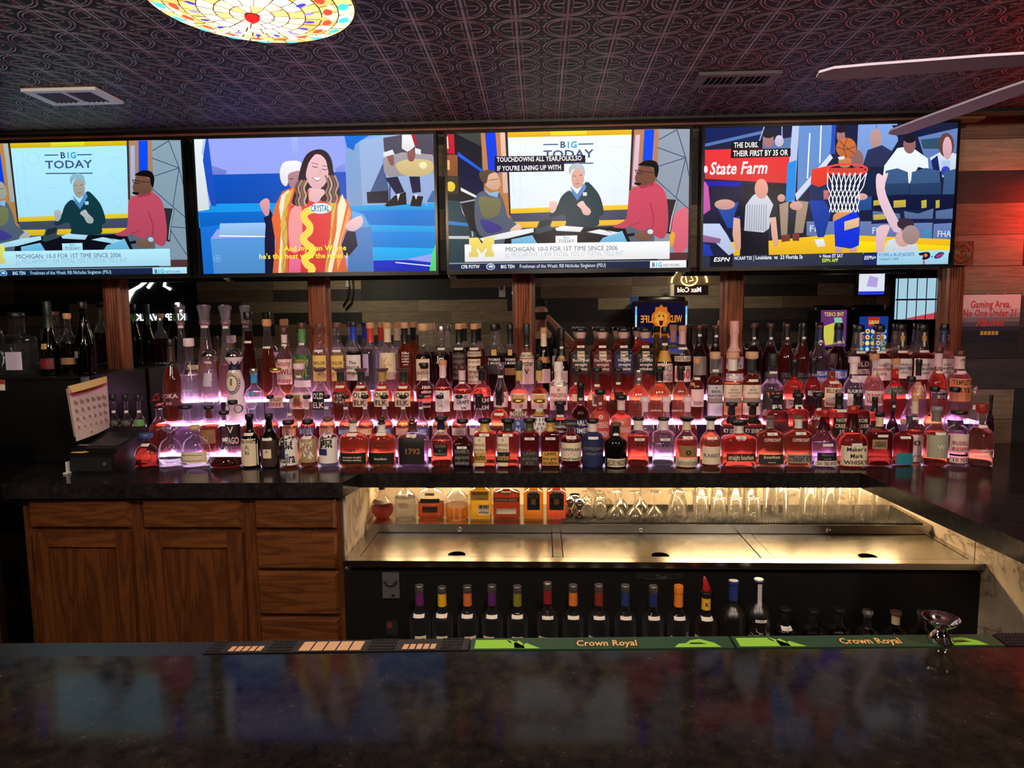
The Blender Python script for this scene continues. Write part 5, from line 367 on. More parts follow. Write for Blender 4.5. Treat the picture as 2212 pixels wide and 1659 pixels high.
(3,-1.571,3.145,1.22,0.346,0.0438,'cla','clr',0.8,'dome',None,[(0.281,0.292,0.4,'w','','k'),(0.174,0.237,0.45,'lav2','','k')],None,'clear hourglass decanter with silver dome stopper'),
(3,-1.453,3.145,1.22,0.345,0.0492,'cla','mil',0.97,'dome',None,[(0.163,0.237,0.6,'cr','','k'),(0.179,0.21,0.1,'gr2','','k')],None,'white painted hourglass decanter with navy leaf pattern'),
(3,-1.361,3.145,1.22,0.256,0.0416,'shb','clr',0.62,'silv','sky',[(0.13,0.151,0.28,'sky2','','k')],None,'round-shouldered clear bottle with sky blue neck'),
(3,-1.255,3.145,1.22,0.258,0.0545,'bar','clr',0.3,'gold',None,[(0.073,0.128,0.55,'pk','GARDEN|FREE','r',0.2)],None,'clear round bottle with gold cap and red lettering'),
(3,-1.142,3.145,1.22,0.278,0.0512,'old','amb',0.5,'white',None,[(0.067,0.142,0.92,'pk','   |  THE  ','r'),(0.08,0.133,0.3,'br','','k')],(0.216,''),'wide bottle with figure label and pale cap'),
(3,-1.043,3.145,1.22,0.253,0.0466,'old','clr',0.3,'wide',None,[(0.063,0.148,0.62,'k','OLD|ELK','w')],None,'wide-shouldered clear bottle with black OLD label'),
(3,-0.945,3.145,1.22,0.252,0.0481,'old','amb2',0.72,'wide','dgn',[(0.084,0.145,0.6,'dbr','OLD ELK','pk')],(0.168,''),'wide-shouldered amber bottle with dark round label'),
(3,-0.847,3.145,1.22,0.251,0.0483,'old','amb2',0.74,'wide','dgn',[(0.076,0.148,0.72,'cr','OLD|ELK','k')],(0.167,''),'wide-shouldered amber bottle with white label and wooden stopper'),
(3,-0.747,3.145,1.22,0.251,0.0475,'old','amb2',0.74,'wide','gld',[(0.076,0.148,0.72,'cr','OLD|ELK','k')],(0.164,''),'wide-shouldered amber bottle with white label and wooden stopper'),
(3,-0.646,3.145,1.22,0.25,0.051,'old','amb2',0.74,'wide','dgn',[(0.075,0.147,0.72,'cr','OLD|ELK','k')],(0.164,''),'wide-shouldered amber bottle with white label and wooden stopper'),
(3,-0.547,3.145,1.22,0.276,0.0422,'std','dkr2',0.62,'scrk',None,[(0.133,0.175,0.6,'','16th|edition','w',0.3),(0.062,0.128,0.5,'','*****|=====|=====','w',0.3)],(0.2,''),'dark bottle with white flag print and short black cap'),
(3,-0.46,3.145,1.22,0.288,0.0436,'shl','red','.6','cork','pkw',[(0.05,0.149,0.78,'w','2|+','g')],(0.212,''),'red whiskey bottle with tall white label and pale collar'),
(3,-0.37,3.145,1.22,0.262,0.0445,'shb','red',0.62,'scrb','pkw',[(0.057,0.132,0.9,'w',' JANE|  CRAFT|  rye','k')],(0.183,''),'red whiskey bottle with white label beside dark-labelled twin'),
(3,-0.278,3.145,1.22,0.261,0.043,'shb','red',0.64,'blk','blk',[(0.052,0.12,0.95,'k','FARM|FARM','pk')],None,'red whiskey bottle with black label and black stopper'),
(3,-0.189,3.145,1.22,0.277,0.0403,'tap','amb2',0.6,'glas',None,[(0.07,0.14,0.8,'pk','OAK|S','r'),(0.091,0.161,0.38,'k','1|o','w')],(0.21,''),'slim bottle with clear glass stopper and black hang tag'),
(3,-0.103,3.145,1.22,0.283,0.0445,'bar2','red',0.62,'scrg','gld2',[(0.061,0.133,0.82,'cr','FULL|  o','gold'),(0.11,0.126,0.42,'gold','','k'),(0.086,0.1,0.42,'gold','','k')],None,'amber bottle with arched cream label and green capsule,paler one'),
(3,-0.01,3.145,1.22,0.283,0.0447,'bar2','amb2',0.74,'scrg','gld2',[(0.06,0.132,0.82,'cr','FULL|  o','gold'),(0.109,0.126,0.42,'gold','','k'),(0.086,0.1,0.42,'gold','','k')],None,'amber bottle with arched cream label and green capsule,darker one'),
(3,0.08,3.145,1.22,0.277,0.0435,'sq','ros2',0.8,'wax','whi',[(0.055,0.167,0.92,'pk','o|PEACEFUL|OCCASION| ','r')],(0.176,'6.17'),'square pink bottle with long white wax neck'),
(3,0.165,3.145,1.22,0.244,0.0392,'shb','red',0.8,'blk','dbr',[(0.096,0.129,0.6,'cr','','k')],(0.175,''),'red bottle with black cap beside the white wax neck'),
(3,0.258,3.145,1.22,0.246,0.0492,'bar','org',0.8,'blk','dbr',[(0.074,0.13,0.5,'pk','','k'),(0.083,0.118,0.35,'pur','','k')],(0.166,''),'orange-red round bottle with purple flower label'),
(3,0.356,3.145,1.22,0.245,0.0457,'bar','amb2',0.8,'blk','dbr',[(0.073,0.136,0.45,'k','','k'),(0.083,0.129,0.3,'mar','','k')],(0.175,''),'dark amber round bottle with black tag at neck'),
(3,0.45,3.145,1.22,0.237,0.0448,'hob','org',0.75,'silv','gry',[],(0.211,''),'faceted orange decanter with silver cap'),
(3,0.546,3.145,1.22,0.251,0.0475,'hob','org',0.72,'blk','blk',[],None,'faceted orange decanter with black cap beside golden bottle'),
(3,0.643,3.145,1.22,0.252,0.0361,'hob','org',0.78,'blk','blk',[],None,'faceted orange decanter below the pink-labelled bottle'),
(3,0.716,3.145,1.22,0.289,0.0357,'shl','amb2',0.7,'cork',None,[(0.067,0.147,0.8,'pk',' |  bourbon','g'),(0.163,0.177,0.2,'gold','','k',-0.6)],(0.195,''),'amber bottle with cut-out beige label and small seal'),
(3,0.799,3.145,1.22,0.317,0.0358,'bas','amb2',0.7,'bcork','gry',[(0.107,0.166,0.97,'lbl','o|BASIL|HAYDEN','k'),(0.086,0.106,1,'gm','','k'),(0.023,0.083,0.97,'lbl','','k')],(0.231,''),'slim bottle with blue-grey label and metal belt'),
(3,0.879,3.145,1.22,0.316,0.0424,'bas','amb',0.6,'bcork','whi',[(0.108,0.167,0.97,'cr','o|BASIL|HAYDEN|TOAST','g'),(0.086,0.107,1,'gm','','k'),(0.028,0.084,0.97,'or2','','k')],(0.201,''),'slim bottle with cream toast label and metal belt'),
(3,0.965,3.145,1.22,0.316,0.0424,'bas','amb2',0.74,'bcork','dgn',[(0.107,0.166,0.97,'cr','o|BASIL|HAYDEN|','g'),(0.086,0.106,1,'gm','','k'),(0.028,0.083,0.97,'cr','','k')],(0.186,''),'slim bottle with cream label and dark green neck'),
(3,1.06,3.145,1.22,0.307,0.0514,'bulb','clr',0.3,'scrdg',None,[(0.045,0.141,0.9,'dgr','Wh|o','or')],(0.246,''),'bulb-shouldered clear bottle with dark green label'),
(3,1.158,3.145,1.22,0.281,0.0449,'shb','red',0.8,'scrk','blk',[(0.119,0.147,0.35,'k','','k'),(0.057,0.101,0.7,'pk','PRISON|SINGLE|rye','r',-0.2)],None,'red bottle with black neck,star and pink label'),
(3,1.244,3.145,1.22,0.289,0.0365,'shl','dkr2',0.74,'blk','k2',[(0.077,0.144,0.95,'k','BELLE MEADE|*','w')],None,'dark bottle with black arched label and bell cap'),
(3,1.327,3.145,1.22,0.305,0.0453,'shb','org',0.86,'wcap',None,[(0.065,0.152,0.85,'cr','BELLE MEADE|o|bourbon','mar')],(0.175,''),'orange bottle with dark wooden stopper and cream label'),
(3,1.424,3.145,1.22,0.29,0.0441,'shl','clr',0.4,'white','whi',[(0.124,0.149,0.92,'k','BLAUM BROS','w'),(0.069,0.124,0.8,'w','','k')],(0.184,''),'clear bottle with black banner label and ivory wax neck'),
(3,1.514,3.145,1.22,0.302,0.0441,'shl','peach',0.72,'cork',None,[(0.069,0.136,0.95,'pk','OLD ROGLAND','r'),(0.203,0.217,0.2,'gold','','k',0.2)],None,'peach bottle with pink label and gold neck seal'),
(3,1.61,3.145,1.22,0.278,0.0507,'bar','red2',0.9,'cork',None,[(0.117,0.155,0.95,'gm','   ROGLAND','k'),(0.211,0.224,0.16,'gold','','k',0.1)],None,'globe-shouldered bright red bottle with grey label'),
(3,1.713,3.145,1.22,0.275,0.0378,'bar','ros2',0.5,'scrk','k2',[(0.1,0.173,0.9,'or2','..SON','w')],None,'pale round bottle with orange band label'),
(3,1.799,3.145,1.22,0.33,0.042,'old','red',0.75,'scrb','pkw',[(0.096,0.144,0.95,'mar','SAZERAC|RYE','w')],(0.218,''),'red wide-shouldered bottle with pink neck and maroon label'),
(3,1.893,3.145,1.22,0.315,0.0508,'std','ros3',0.72,'scrb','pkw',[(0.087,0.19,0.95,'or2','TEMPLETON|RYE| ','dbr'),(0.263,0.289,0.25,'','TR','k')],(0.218,''),'large peach-labelled rye bottle at the right step end'),
(2,-1.768,3.036,1.097,0.274,0.0512,'old','red',0.62,'jewel',None,[],None,'red decanter with faceted amber crystal stopper'),
(2,-1.64,3.036,1.097,0.219,0.0636,'bar','pnkl',0.55,'blk',None,[],None,'round clear bottle with pink glow and black stopper'),
(2,-1.532,3.036,1.097,0.216,0.0427,'shb','red',0.62,'blk','mar2',[(0.046,0.11,0.85,'br','o','gold')],None,'red bottle with bronze label and maroon neck'),
(2,-1.418,3.036,1.097,0.241,0.0396,'shb','ros2',0.4,'blk',None,[(0.035,0.133,0.92,'k','V|STAGO','pk')],None,'bottle with black antler label and pink lettering'),
(2,-1.33,3.036,1.097,0.228,0.0465,'shb','red',0.6,'glas',None,[(0.19,0.218,0.3,'sky2','','k',0.4)],(0.133,''),'flared clear-necked bottle behind the black bottles'),
(2,-1.242,3.036,1.097,0.263,0.0374,'bar','red',0.56,'blks',None,[(0.08,0.114,0.8,'blu2','BARRELL','w')],(0.175,''),'slender-necked round bottle with black stopper and blue label'),
(2,-1.153,3.036,1.097,0.263,0.0396,'bar','org',0.56,'blks',None,[(0.081,0.114,0.8,'or2','BARRELL','w')],(0.175,''),'slender-necked round bottle with black stopper and orange label'),
(2,-1.072,3.036,1.097,0.262,0.0402,'bar','red2',0.56,'blks',None,[(0.083,0.115,0.8,'blu2','BARRELL','w')],(0.204,''),'slender-necked round bottle with black stopper and blue label'),
(2,-0.981,3.036,1.097,0.262,0.0405,'bar','org',0.56,'blks',None,[(0.082,0.115,0.8,'or2','BARRELL','w')],(0.204,''),'slender-necked round bottle with black stopper and orange label'),
(2,-0.892,3.036,1.097,0.261,0.0404,'bar','red',0.56,'blks',None,[(0.082,0.114,0.8,'blu2','BARRELL','w')],(0.203,''),'slender-necked round bottle with black stopper and blue label'),
(2,-0.803,3.036,1.097,0.261,0.0415,'bar','red',0.56,'blks',None,[(0.082,0.114,0.8,'or2','BARRELL','w')],(0.203,''),'slender-necked round bottle with black stopper and orange label'),
(2,-0.714,3.036,1.097,0.26,0.0415,'bar','red',0.56,'blks',None,[(0.082,0.114,0.8,'blu2','BARRELL','w')],(0.203,''),'slender-necked round bottle with black stopper and blue label'),
(2,-0.628,3.036,1.097,0.26,0.0403,'bar','amb',0.56,'blks',None,[(0.081,0.114,0.8,'or2','BARRELL','w')],(0.202,''),'slender-necked round bottle with black stopper and orange label'),
(2,-0.547,3.036,1.097,0.259,0.0379,'bar','ros2',0.56,'blks',None,[(0.081,0.113,0.8,'blu2','BARRELL','w')],(0.202,''),'slender-necked round bottle with black stopper and blue label'),
(2,-0.46,3.036,1.097,0.259,0.0413,'bar','org',0.56,'blks',None,[(0.081,0.113,0.8,'or2','BARRELL','w')],(0.201,''),'slender-necked round bottle with black stopper and orange label'),
(2,-0.373,3.036,1.097,0.259,0.039,'bar','red',0.56,'blks',None,[(0.08,0.113,0.8,'pk','BARRELL','w')],(0.201,''),'slender-necked round bottle with black stopper and pink label'),
(2,-0.284,3.036,1.097,0.263,0.0488,'bar','pnkl',0.45,'blks','k3',[(0.082,0.114,0.8,'pk','','k')],None,'round clear bottle with dark neck print and violet glow'),
(2,-0.191,3.036,1.097,0.292,0.0403,'shb','org',0.72,'scrk','k3',[(0.071,0.112,0.8,'mar','','k')],(0.175,''),'orange-red bottle with black paper neck tag'),
(2,-0.104,3.036,1.097,0.239,0.0455,'shb2','pnkl',0.5,'gold',None,[(0.163,0.187,0.95,'gm','BOTTLE','cr'),(0.09,0.154,0.85,'blu3','n|N','w')],(0.191,'6.00'),'pale wide bottle with blue tree label and gold cap'),
(2,-0.009,3.036,1.097,0.238,0.0454,'shb2','pnkl',0.5,'gold',None,[(0.167,0.185,0.95,'gold2','BOTTLE','k'),(0.081,0.162,0.95,'w','R E S|T O R|A T|O N','k')],(0.191,'4.00'),'pale wide bottle with stacked black letters'),
(2,0.084,3.036,1.097,0.229,0.0464,'sq2','red',0.78,'blk','k3',[(0.09,0.149,0.62,'k','J|HARPER|whiskey','pk')],(0.164,'5.00'),'squat red square bottle with black diamond label'),
(2,0.176,3.036,1.097,0.312,0.0414,'shb','dk',0.72,'scrk','k2',[(0.084,0.152,0.95,'nav','EARLY|TIMES','w')],(0.239,'5.00'),'dark bottle with slanted blue and white label'),
(2,0.264,3.036,1.097,0.282,0.0453,'shb','red',0.85,'blk','rdn',[(0.066,0.186,0.88,'red2','o|WATERSHED|BOURBON','pk')],(0.219,'5.00'),'red bottle with coral shield label,left of the pair'),
(2,0.358,3.036,1.097,0.255,0.0475,'shb','red',0.85,'blk','pkw',[(0.053,0.157,0.88,'cor','o|WATERSHED|','pk')],(0.194,'5.00'),'red bottle with coral shield label and orange collar'),
(2,0.464,3.036,1.097,0.247,0.0464,'bar','ros2',0.4,'white','pkw',[(0.163,0.243,0.7,'w','CHICKEN|COCK|~|ISLAND|ROOSTER','k',-0.9)],None,'clear pink bottle with round white neck tag'),
(2,0.559,3.036,1.097,0.247,0.0464,'bar','ros2',0.4,'white','pkw',[(0.165,0.279,0.6,'k2',' | |CHICKEN COCK| ','w',-1.0)],None,'clear pink bottle with black arched tag,left one'),
(2,0.653,3.036,1.097,0.246,0.0464,'bar','red',0.5,'white','pkw',[(0.164,0.278,0.6,'k2',' | |CHICKEN COCK| ','w',-1.0)],None,'red-tinted bottle with black arched tag,right one'),
(2,0.847,3.036,1.097,0.22,0.0469,'shb','red',0.8,'blk','k3',[(0.129,0.16,0.6,'k','','k'),(0.084,0.113,0.95,'k','KY SEVENTY','w')],None,'red bottle with white-lettered black band,left of two'),
(2,0.94,3.036,1.097,0.22,0.0449,'shb','red',0.8,'blk','k3',[(0.128,0.159,0.6,'k','','k'),(0.083,0.112,0.95,'k','KY SEVENTY','w')],None,'red bottle with white-lettered black band,right of two'),
(2,1.042,3.036,1.097,0.253,0.0478,'sq','dkr2',0.85,'blk','k3',[(0.192,0.21,0.5,'w','7.00','k'),(0.056,0.141,0.85,'mar','','k')],None,'deep red square bottle with dark collar,left twin'),
(2,1.138,3.036,1.097,0.259,0.0389,'sq','red',0.85,'blk','k3',[(0.192,0.209,0.5,'w','','k'),(0.056,0.141,0.85,'mar','','k')],None,'red square bottle with clear collar below the star bottle'),
(2,1.227,3.036,1.097,0.261,0.0489,'bar','red',0.75,'blkb','k2',[(0.115,0.162,0.7,'mar','CHARLES|','pk')],(0.189,''),'broad red bottle with large black bell stopper'),
(2,1.317,3.036,1.097,0.258,0.0359,'sq','red',0.8,'scrk','blk',[(0.079,0.156,0.95,'k','NOB|CREEK|12','cr')],(0.184,''),'black-labelled square bottle with number twelve'),
(2,1.399,3.036,1.097,0.257,0.0422,'sq','dkr2',0.8,'scrk','blk',[(0.08,0.155,0.95,'k','NOB|CREEK|9','cr')],None,'black-labelled square bottle with number nine'),
(2,1.472,3.036,1.097,0.241,0.0257,'sq','red',0.78,'scrk','blk',[(0.082,0.139,0.95,'k','B|BOURBON','or')],None,'black-labelled bottle with orange letter'),
(2,1.552,3.036,1.097,0.261,0.0336,'cog','dkp',0.9,'wcap','k2',[],(0.2,''),'dark purple globe bottle with long black neck'),
(2,1.624,3.036,1.097,0.331,0.0372,'bar','pnkl',0.5,'blk',None,[(0.095,0.161,0.7,'k','','k')],None,'clear globe bottle with blue ring collar'),
(2,1.727,3.036,1.097,0.286,0.0424,'bar','org',0.7,'blk',None,[(0.147,0.196,0.75,'','BREAD','k')],None,'globe bottle of red spirit with dark lettering'),
(2,1.814,3.036,1.097,0.283,0.0434,'bar','pnkl',0.6,'blk',None,[(0.098,0.14,0.8,'k','','k')],None,'violet-lit globe bottle with black cap at the right'),
(2,1.9,3.036,1.097,0.285,0.0195,'shb','pnkl',0.5,'glas',None,[(0.184,0.203,0.5,'pk','','k')],None,'clear bottle with clear stopper behind the honey liqueur'),
(2,1.938,2.986,1.097,0.253,0.0173,'shb','dk',0.8,'scrk','k2',[],None,'dark bottle at the far right behind the honey liqueur'),
(1,-1.731,2.862,1.067,0.149,0.0525,'dom2','dkr2',0.85,'blucap',None,[],(0.099,''),'squat dark red flask with blue cap at left end'),
(1,-1.626,2.862,1.067,0.183,0.0512,'dom','clr',0.25,'glas2',None,[(0.006,0.054,0.5,'','♞','cr')],None,'clear domed bottle with small horse emblem'),
(1,-1.512,2.862,1.067,0.183,0.0613,'dom','clr',0.3,'bcork',None,[(0.024,0.073,0.94,'cr','~~~~~~~|~~~~~~~','g')],None,'clear domed bottle with wide cream band'),
(1,-1.379,2.862,1.067,0.246,0.0705,'dec','dkr2',0.14,'blkt',None,[(0.113,0.128,0.3,'w','','k')],None,'flat-bottomed decanter with very long neck'),
(1,-1.267,2.862,1.067,0.231,0.0403,'shl','blk',0.8,'scrk',None,[(0.01,0.127,0.94,'cr','OISHI WHISKY|大|石| | ','k')],(0.146,''),'black bottle with shield-shaped cream label'),
(1,-1.181,2.862,1.067,0.233,0.04,'shl','blk',0.8,'scrk',None,[(0.006,0.122,0.92,'dbr',' |o| ','cr'),(0.044,0.083,0.45,'cr','*','dbr')],(0.126,''),'black bottle with brown label and flower crest'),
(1,-1.096,2.862,1.067,0.204,0.0433,'shb','amb',0.55,'blkb','',[(0.013,0.128,0.95,'w','','k'),(0.04,0.098,0.42,'nav2','','k',-0.5),(0.013,0.132,0.9,'','鯨|Kujira','k')],(0.134,''),'white-labelled bottle with black character,left of the gold one'),
(1,-1.011,2.862,1.067,0.206,0.0405,'shb','amb',0.6,'blkb','',[(0.025,0.129,0.95,'br2','忍','w')],(0.131,''),'gold bottle with large white brush character'),
(1,-0.922,2.862,1.067,0.216,0.0437,'shb','clr',0.5,'wood','',[(0.022,0.131,0.95,'w','','k'),(0.057,0.085,0.45,'nav2','','k',-0.35),(0.022,0.137,0.9,'','鯨| ','k')],(0.139,''),'white-labelled bottle with black character,right of the gold one'),
(1,-0.81,2.852,1.067,0.206,0.0622,'jef','org',0.8,'wood','whb',[(0.019,0.068,0.92,'k',' |kentucky straight|bourbon whiskey| ','cr'),(0.068,0.096,0.5,'','~ reserve ~','k')],(0.145,''),'wide oval bottle with wooden cap,left of the matching pair'),
(1,-0.686,2.852,1.067,0.219,0.0601,'jef','org',0.8,'ball','whb',[(0.018,0.068,0.92,'k',' |bourbon| ','cr'),(0.085,0.117,0.6,'','Jefferson|Reserve','k')],(0.146,''),'wide oval bottle with dark ball stopper'),
(1,-0.555,2.862,1.067,0.212,0.0697,'jef','pnkl',0.6,'gball','brn',[(0.018,0.13,0.78,'k','| 1792 |','br')],(0.139,'9.00'),'broad bottle with black arched label and gold ball stopper'),
(1,-0.431,2.862,1.067,0.217,0.047,'shl','red',0.55,'blk','nav3',[(0.053,0.105,0.62,'k','CLYDE|o|MAYSON','gm')],(0.16,''),'round bottle with black disc label and navy neck'),
(1,-0.338,2.862,1.067,0.205,0.0448,'sqn','dk',0.65,'blk','',[(0.013,0.085,0.75,'k',"DANIEL'S|single barrel|whiskey",'gm')],(0.09,'5.00'),'cut-shoulder dark bottle with black shield label'),
(1,-0.242,2.862,1.067,0.207,0.0474,'sq','red',0.85,'blk','ylb',[(0.071,0.136,0.55,'cr','o|kentucky|whiskey','br',-0.45),(0.028,0.071,0.6,'gold2',' Bourbon ','k',-0.42),(0.011,0.026,0.5,'cr','','k',-0.5)],(0.144,'5.00'),'square red bottle with cream and gold strip label'),
(1,-0.143,2.862,1.067,0.206,0.0473,'sq','red',0.85,'blk','dgn',[(0.071,0.136,0.55,'cr','o|kentucky|whiskey','br',-0.45),(0.028,0.071,0.6,'k','Bourbon','gold',-0.42),(0.011,0.026,0.5,'cr','','k',-0.5)],(0.143,'5.00'),'square red bottle with cream and black strip label'),
(1,-0.051,2.862,1.067,0.208,0.0419,'sq','dkr2',0.84,'blk','dgl',[(0.012,0.074,0.9,'dgr','LAWS|san luis valley|RYE','g'),(0.006,0.009,0.9,'br','straight rye','k')],(0.127,'7.00'),'square dark bottle with black label and green collar'),
(1,0.037,2.862,1.067,0.21,0.0413,'sq','dkr2',0.84,'blk','gldc',[(0.012,0.072,0.82,'gold2','LAWS|four grain|BOURBON','k'),(0.006,0.009,0.9,'br','','k')],(0.127,'5.00'),'square dark bottle with gold label and gold collar'),
(1,0.125,2.862,1.067,0.203,0.0453,'shb2','dkr2',0.82,'blksq','',[(0.032,0.109,0.94,'cr',' |OPPIDAN|- * -|small batch','k')],(0.13,'5.00'),'round amber bottle with cream letter label and black cube stopper'),
(1,0.217,2.862,1.067,0.205,0.0455,'shb2','nav4',0.78,'blk','whb',[(0.012,0.115,0.97,'nav',' |OPPIDAN|  malted rye| |','g')],(0.129,''),'round bottle wrapped in a navy label'),
(1,0.315,2.862,1.067,0.187,0.0471,'shb','blk',0.85,'wood','k2',[(0.006,0.041,0.96,'cr',"JACOB'S PARDON",'k')],(0.14,''),'black round bottle with narrow cream band'),
(1,0.41,2.862,1.067,0.211,0.0467,'shb2','red',0.66,'blks','whb',[(0.086,0.117,0.42,'','W','k')],(0.123,'10.00'),'round bottle of red spirit with dark butterfly print'),
(1,0.516,2.862,1.067,0.21,0.0484,'shb2','clr',0.45,'blks','whb',[(0.085,0.117,0.42,'','W','k'),(0.066,0.077,0.6,'','RABBIT ROAD','k')],(0.123,'8.00'),'clear bottle with dark butterfly print'),
(1,0.613,2.862,1.067,0.21,0.0474,'shl','red',0.56,'blkw','cream',[(0.047,0.096,0.75,'br','o','k'),(0.006,0.043,0.96,'cr','barrel proof bourbon','g')],(0.129,'7.00'),'bottle with metallic gold label above cream band'),
(1,0.713,2.862,1.067,0.212,0.0439,'shl','org',0.72,'blkw','whb',[(0.016,0.091,0.88,'cr',' |RABBIT| ','g')],(0.126,'6.00'),'bright orange bottle with cream map label'),
(1,0.831,2.862,1.067,0.198,0.0729,'jefs','red',0.92,'blkw2','whb',[(0.03,0.062,0.8,'dbr','straight bourbon','cr'),(0.072,0.085,0.5,'','BARDSTOWN','k')],(0.128,'6.00'),'very wide square decanter glowing red'),
(1,0.961,2.862,1.067,0.215,0.0558,'jefs','org',0.88,'wood','gm2',[(0.014,0.056,0.92,'dgr','bourbon|-----','cr'),(0.107,0.126,0.7,'','COPPERCRAFT','pk')],(0.142,'5.50'),'broad amber bottle with plain black lower label'),
(1,1.078,2.862,1.067,0.216,0.0563,'jefs','org',0.88,'wood','whb',[(0.019,0.057,0.92,'g2','STRAIGHT RYE','k'),(0.107,0.126,0.7,'','COPPERCRAFT','pk')],(0.144,'5.00'),'broad amber bottle with grey lower label'),
(1,1.185,2.862,1.067,0.239,0.0495,'mak','pnkl',0.45,'waxr','waxr',[(0.009,0.031,0.9,'cr','23-01  TABLE  BATCH','k'),(0.031,0.065,0.8,'k',"Maker's|mark",'g')],(0.097,''),'violet-lit bottle with translucent red wax neck'),
(1,1.3,2.862,1.067,0.255,0.0564,'mak','red',0.6,'waxr','waxr',[(0.011,0.094,0.96,'cr',"Maker's|Mark|WHISKY",'k')],(0.1,''),'red wax-necked bottle with large cream label'),
(1,1.411,2.862,1.067,0.228,0.053,'jefs','dkr2',0.7,'blk','cream',[(0.079,0.118,0.55,'br2','LONGBRANCH','k',-0.2)],(0.133,''),'broad dark bottle with beige label and black cap'),
(1,1.518,2.882,1.067,0.195,0.0418,'jefs','dkr2',0.8,'cork','',[(0.006,0.056,0.8,'teal','','k')],(0.121,''),'dark bottle with teal label'),
(1,1.595,2.942,1.067,0.286,0.034,'tap','red',0.52,'cork','cream2',[(0.006,0.123,0.9,'pk','o|~','dbr')],(0.191,''),'tall bell-shaped bottle with pale illustrated label'),
(1,1.641,2.862,1.067,0.251,0.0462,'shl','red',0.62,'scrgy','gm2',[(0.041,0.136,0.94,'sage',' |W| ','cr')],(0.143,''),'bottle with sage green label'),
(1,1.731,2.862,1.067,0.234,0.0398,'shb2','ros2',0.6,'blkt','',[(0.065,0.14,0.95,'pk',"|RUSSELL'S|RESERVE",'r'),(0.048,0.057,0.95,'k','','k'),(0.02,0.045,0.95,'pk','10 YEAR','r')],None,'pink-labelled bottle with black cap and number ten'),
(1,1.822,2.862,1.067,0.263,0.05,'hon','hon',0.72,'waxr2',None,[(0.048,0.079,0.75,'','AMERICAN|HONEY|STING','cr')],(0.17,''),'swirled honey-coloured bottle at the counter corner'),
]
# ------------------------------------------------------------------ room shell
ZC_ = 2.585; YM = 3.37
def sbox(name, x0, x1, y0, y1, z0, z1, m):
    b = MB(); b.box(x0, x1, y0, y1, z0, z1); return struct(b.build(name, m))
sbox('floor', -7.2, 6.2, -1.95, 3.5, -.05, 0, mat('dark_floor', (44, 38, 34), .45))
sbox('ceiling', -7.2, 6.2, -1.95, 3.26, ZC_, ZC_ + .05, TIN)
sbox('wall_front', -7.2, 6.2, YM + .008, YM + .12, 0, ZC_ + .05, PLANK)
sbox('wall_back', -7.2, 6.2, -2.05, -1.95, 0, ZC_ + .05, PLANK)
sbox('wall_left', -7.3, -7.2, -1.95, 3.5, 0, ZC_ + .05, PLANK); sbox('wall_right', 6.2, 6.3, -1.95, 3.5, 0, ZC_ + .05, PLANK)
sbox('wall_header', -7.2, 1.885, 3.27, YM + .008, 1.932, ZC_ + .03, PLANK)      # deep beam above the mirrors that carries the screens
sbox('trim_1', -7.2, 1.98, 3.20, 3.272, 2.562, ZC_, HEAD)
sbox('trim_2', -7.2, 6.2, 3.13, 3.20, 2.572, ZC_, BLACK)
# fluted pilasters between the mirrors
def pilaster(name, x0, x1):
    b = MB(); n = 5; e = .012; pts = [(x0, 0.), (x0, -.04), (x0 + e, -.044)]; w = (x1 - x0 - 2 * e) / n
    for i in range(n):
        a = x0 + e + i * w
        pts += [(a + w * t, -.044 + .009 * sin(pi * t)) for t in (.12, .3, .5, .7, .88)]
    pts += [(x1 - e, -.044), (x1, -.04), (x1, 0.)]
    k = len(pts); vs = [(p[0], YM + p[1], z) for z in (1.067, 1.932) for p in pts]
    b.mesh(vs, [(i, i + 1, k + i + 1, k + i) for i in range(k - 1)], smooth=False); return struct(b.build(name, PIL))
PX = [(-2.190, -2.100), (-1.148, -1.061), (-.126, -.043), (.886, .973), (1.922, 2.004)]
for i, (a, b) in enumerate(PX): pilaster('trim_%d' % (i + 3), a, b)
b = MB(); b.box(1.905, 2.02, 3.30, YM, 1.925, 2.035); b.lathe([(.045, 0), (.045, .012), (.036, .012), (.034, .004), (.024, .004), (.020, .012), (.010, .014), (.008, .006), (0.001, .006)], 24, cap0=False)
o = struct(b.build('trim_8', PIL))
for v in o.data.vertices[8:]:                      # the turned rosette faces the room
    x, y, z = v.co; v.co = (1.962 + x, 3.30 - z, 1.98 + y)
# mirrors with a bevelled edge
MLAB = ['mirror pane behind the dark bottles left of the first pilaster', 'mirror pane behind the tall crystal-stoppered bottles', 'mirror pane between the second and middle pilasters', 'mirror pane reflecting the person with the phone', 'mirror pane reflecting the barred window and two slot machines']
xs = [(-2.95, -2.19)] + [(PX[i][1], PX[i + 1][0]) for i in range(4)]
for (a, c), l in zip(xs, MLAB):
    a += .001; c -= .001; z0, z1, q = 1.069, 1.930, .014; y0, y1 = YM - .001, YM - .004
    o4 = [(a, y0, z0), (c, y0, z0), (c, y0, z1), (a, y0, z1)]; i4 = [(a + q, y1, z0 + q), (c - q, y1, z0 + q), (c - q, y1, z1 - q), (a + q, y1, z1 - q)]
    b = MB(); b.mesh(o4 + i4, [(4, 5, 6, 7)] + [(k, (k + 1) % 4, 4 + (k + 1) % 4, 4 + k) for k in range(4)], smooth=False)
    b.box(a, c, YM - .001, YM + .007, z0, z1)
    tag(b.build('mirror', MIRROR), l, 'mirror', 'mirrors behind the bottles')

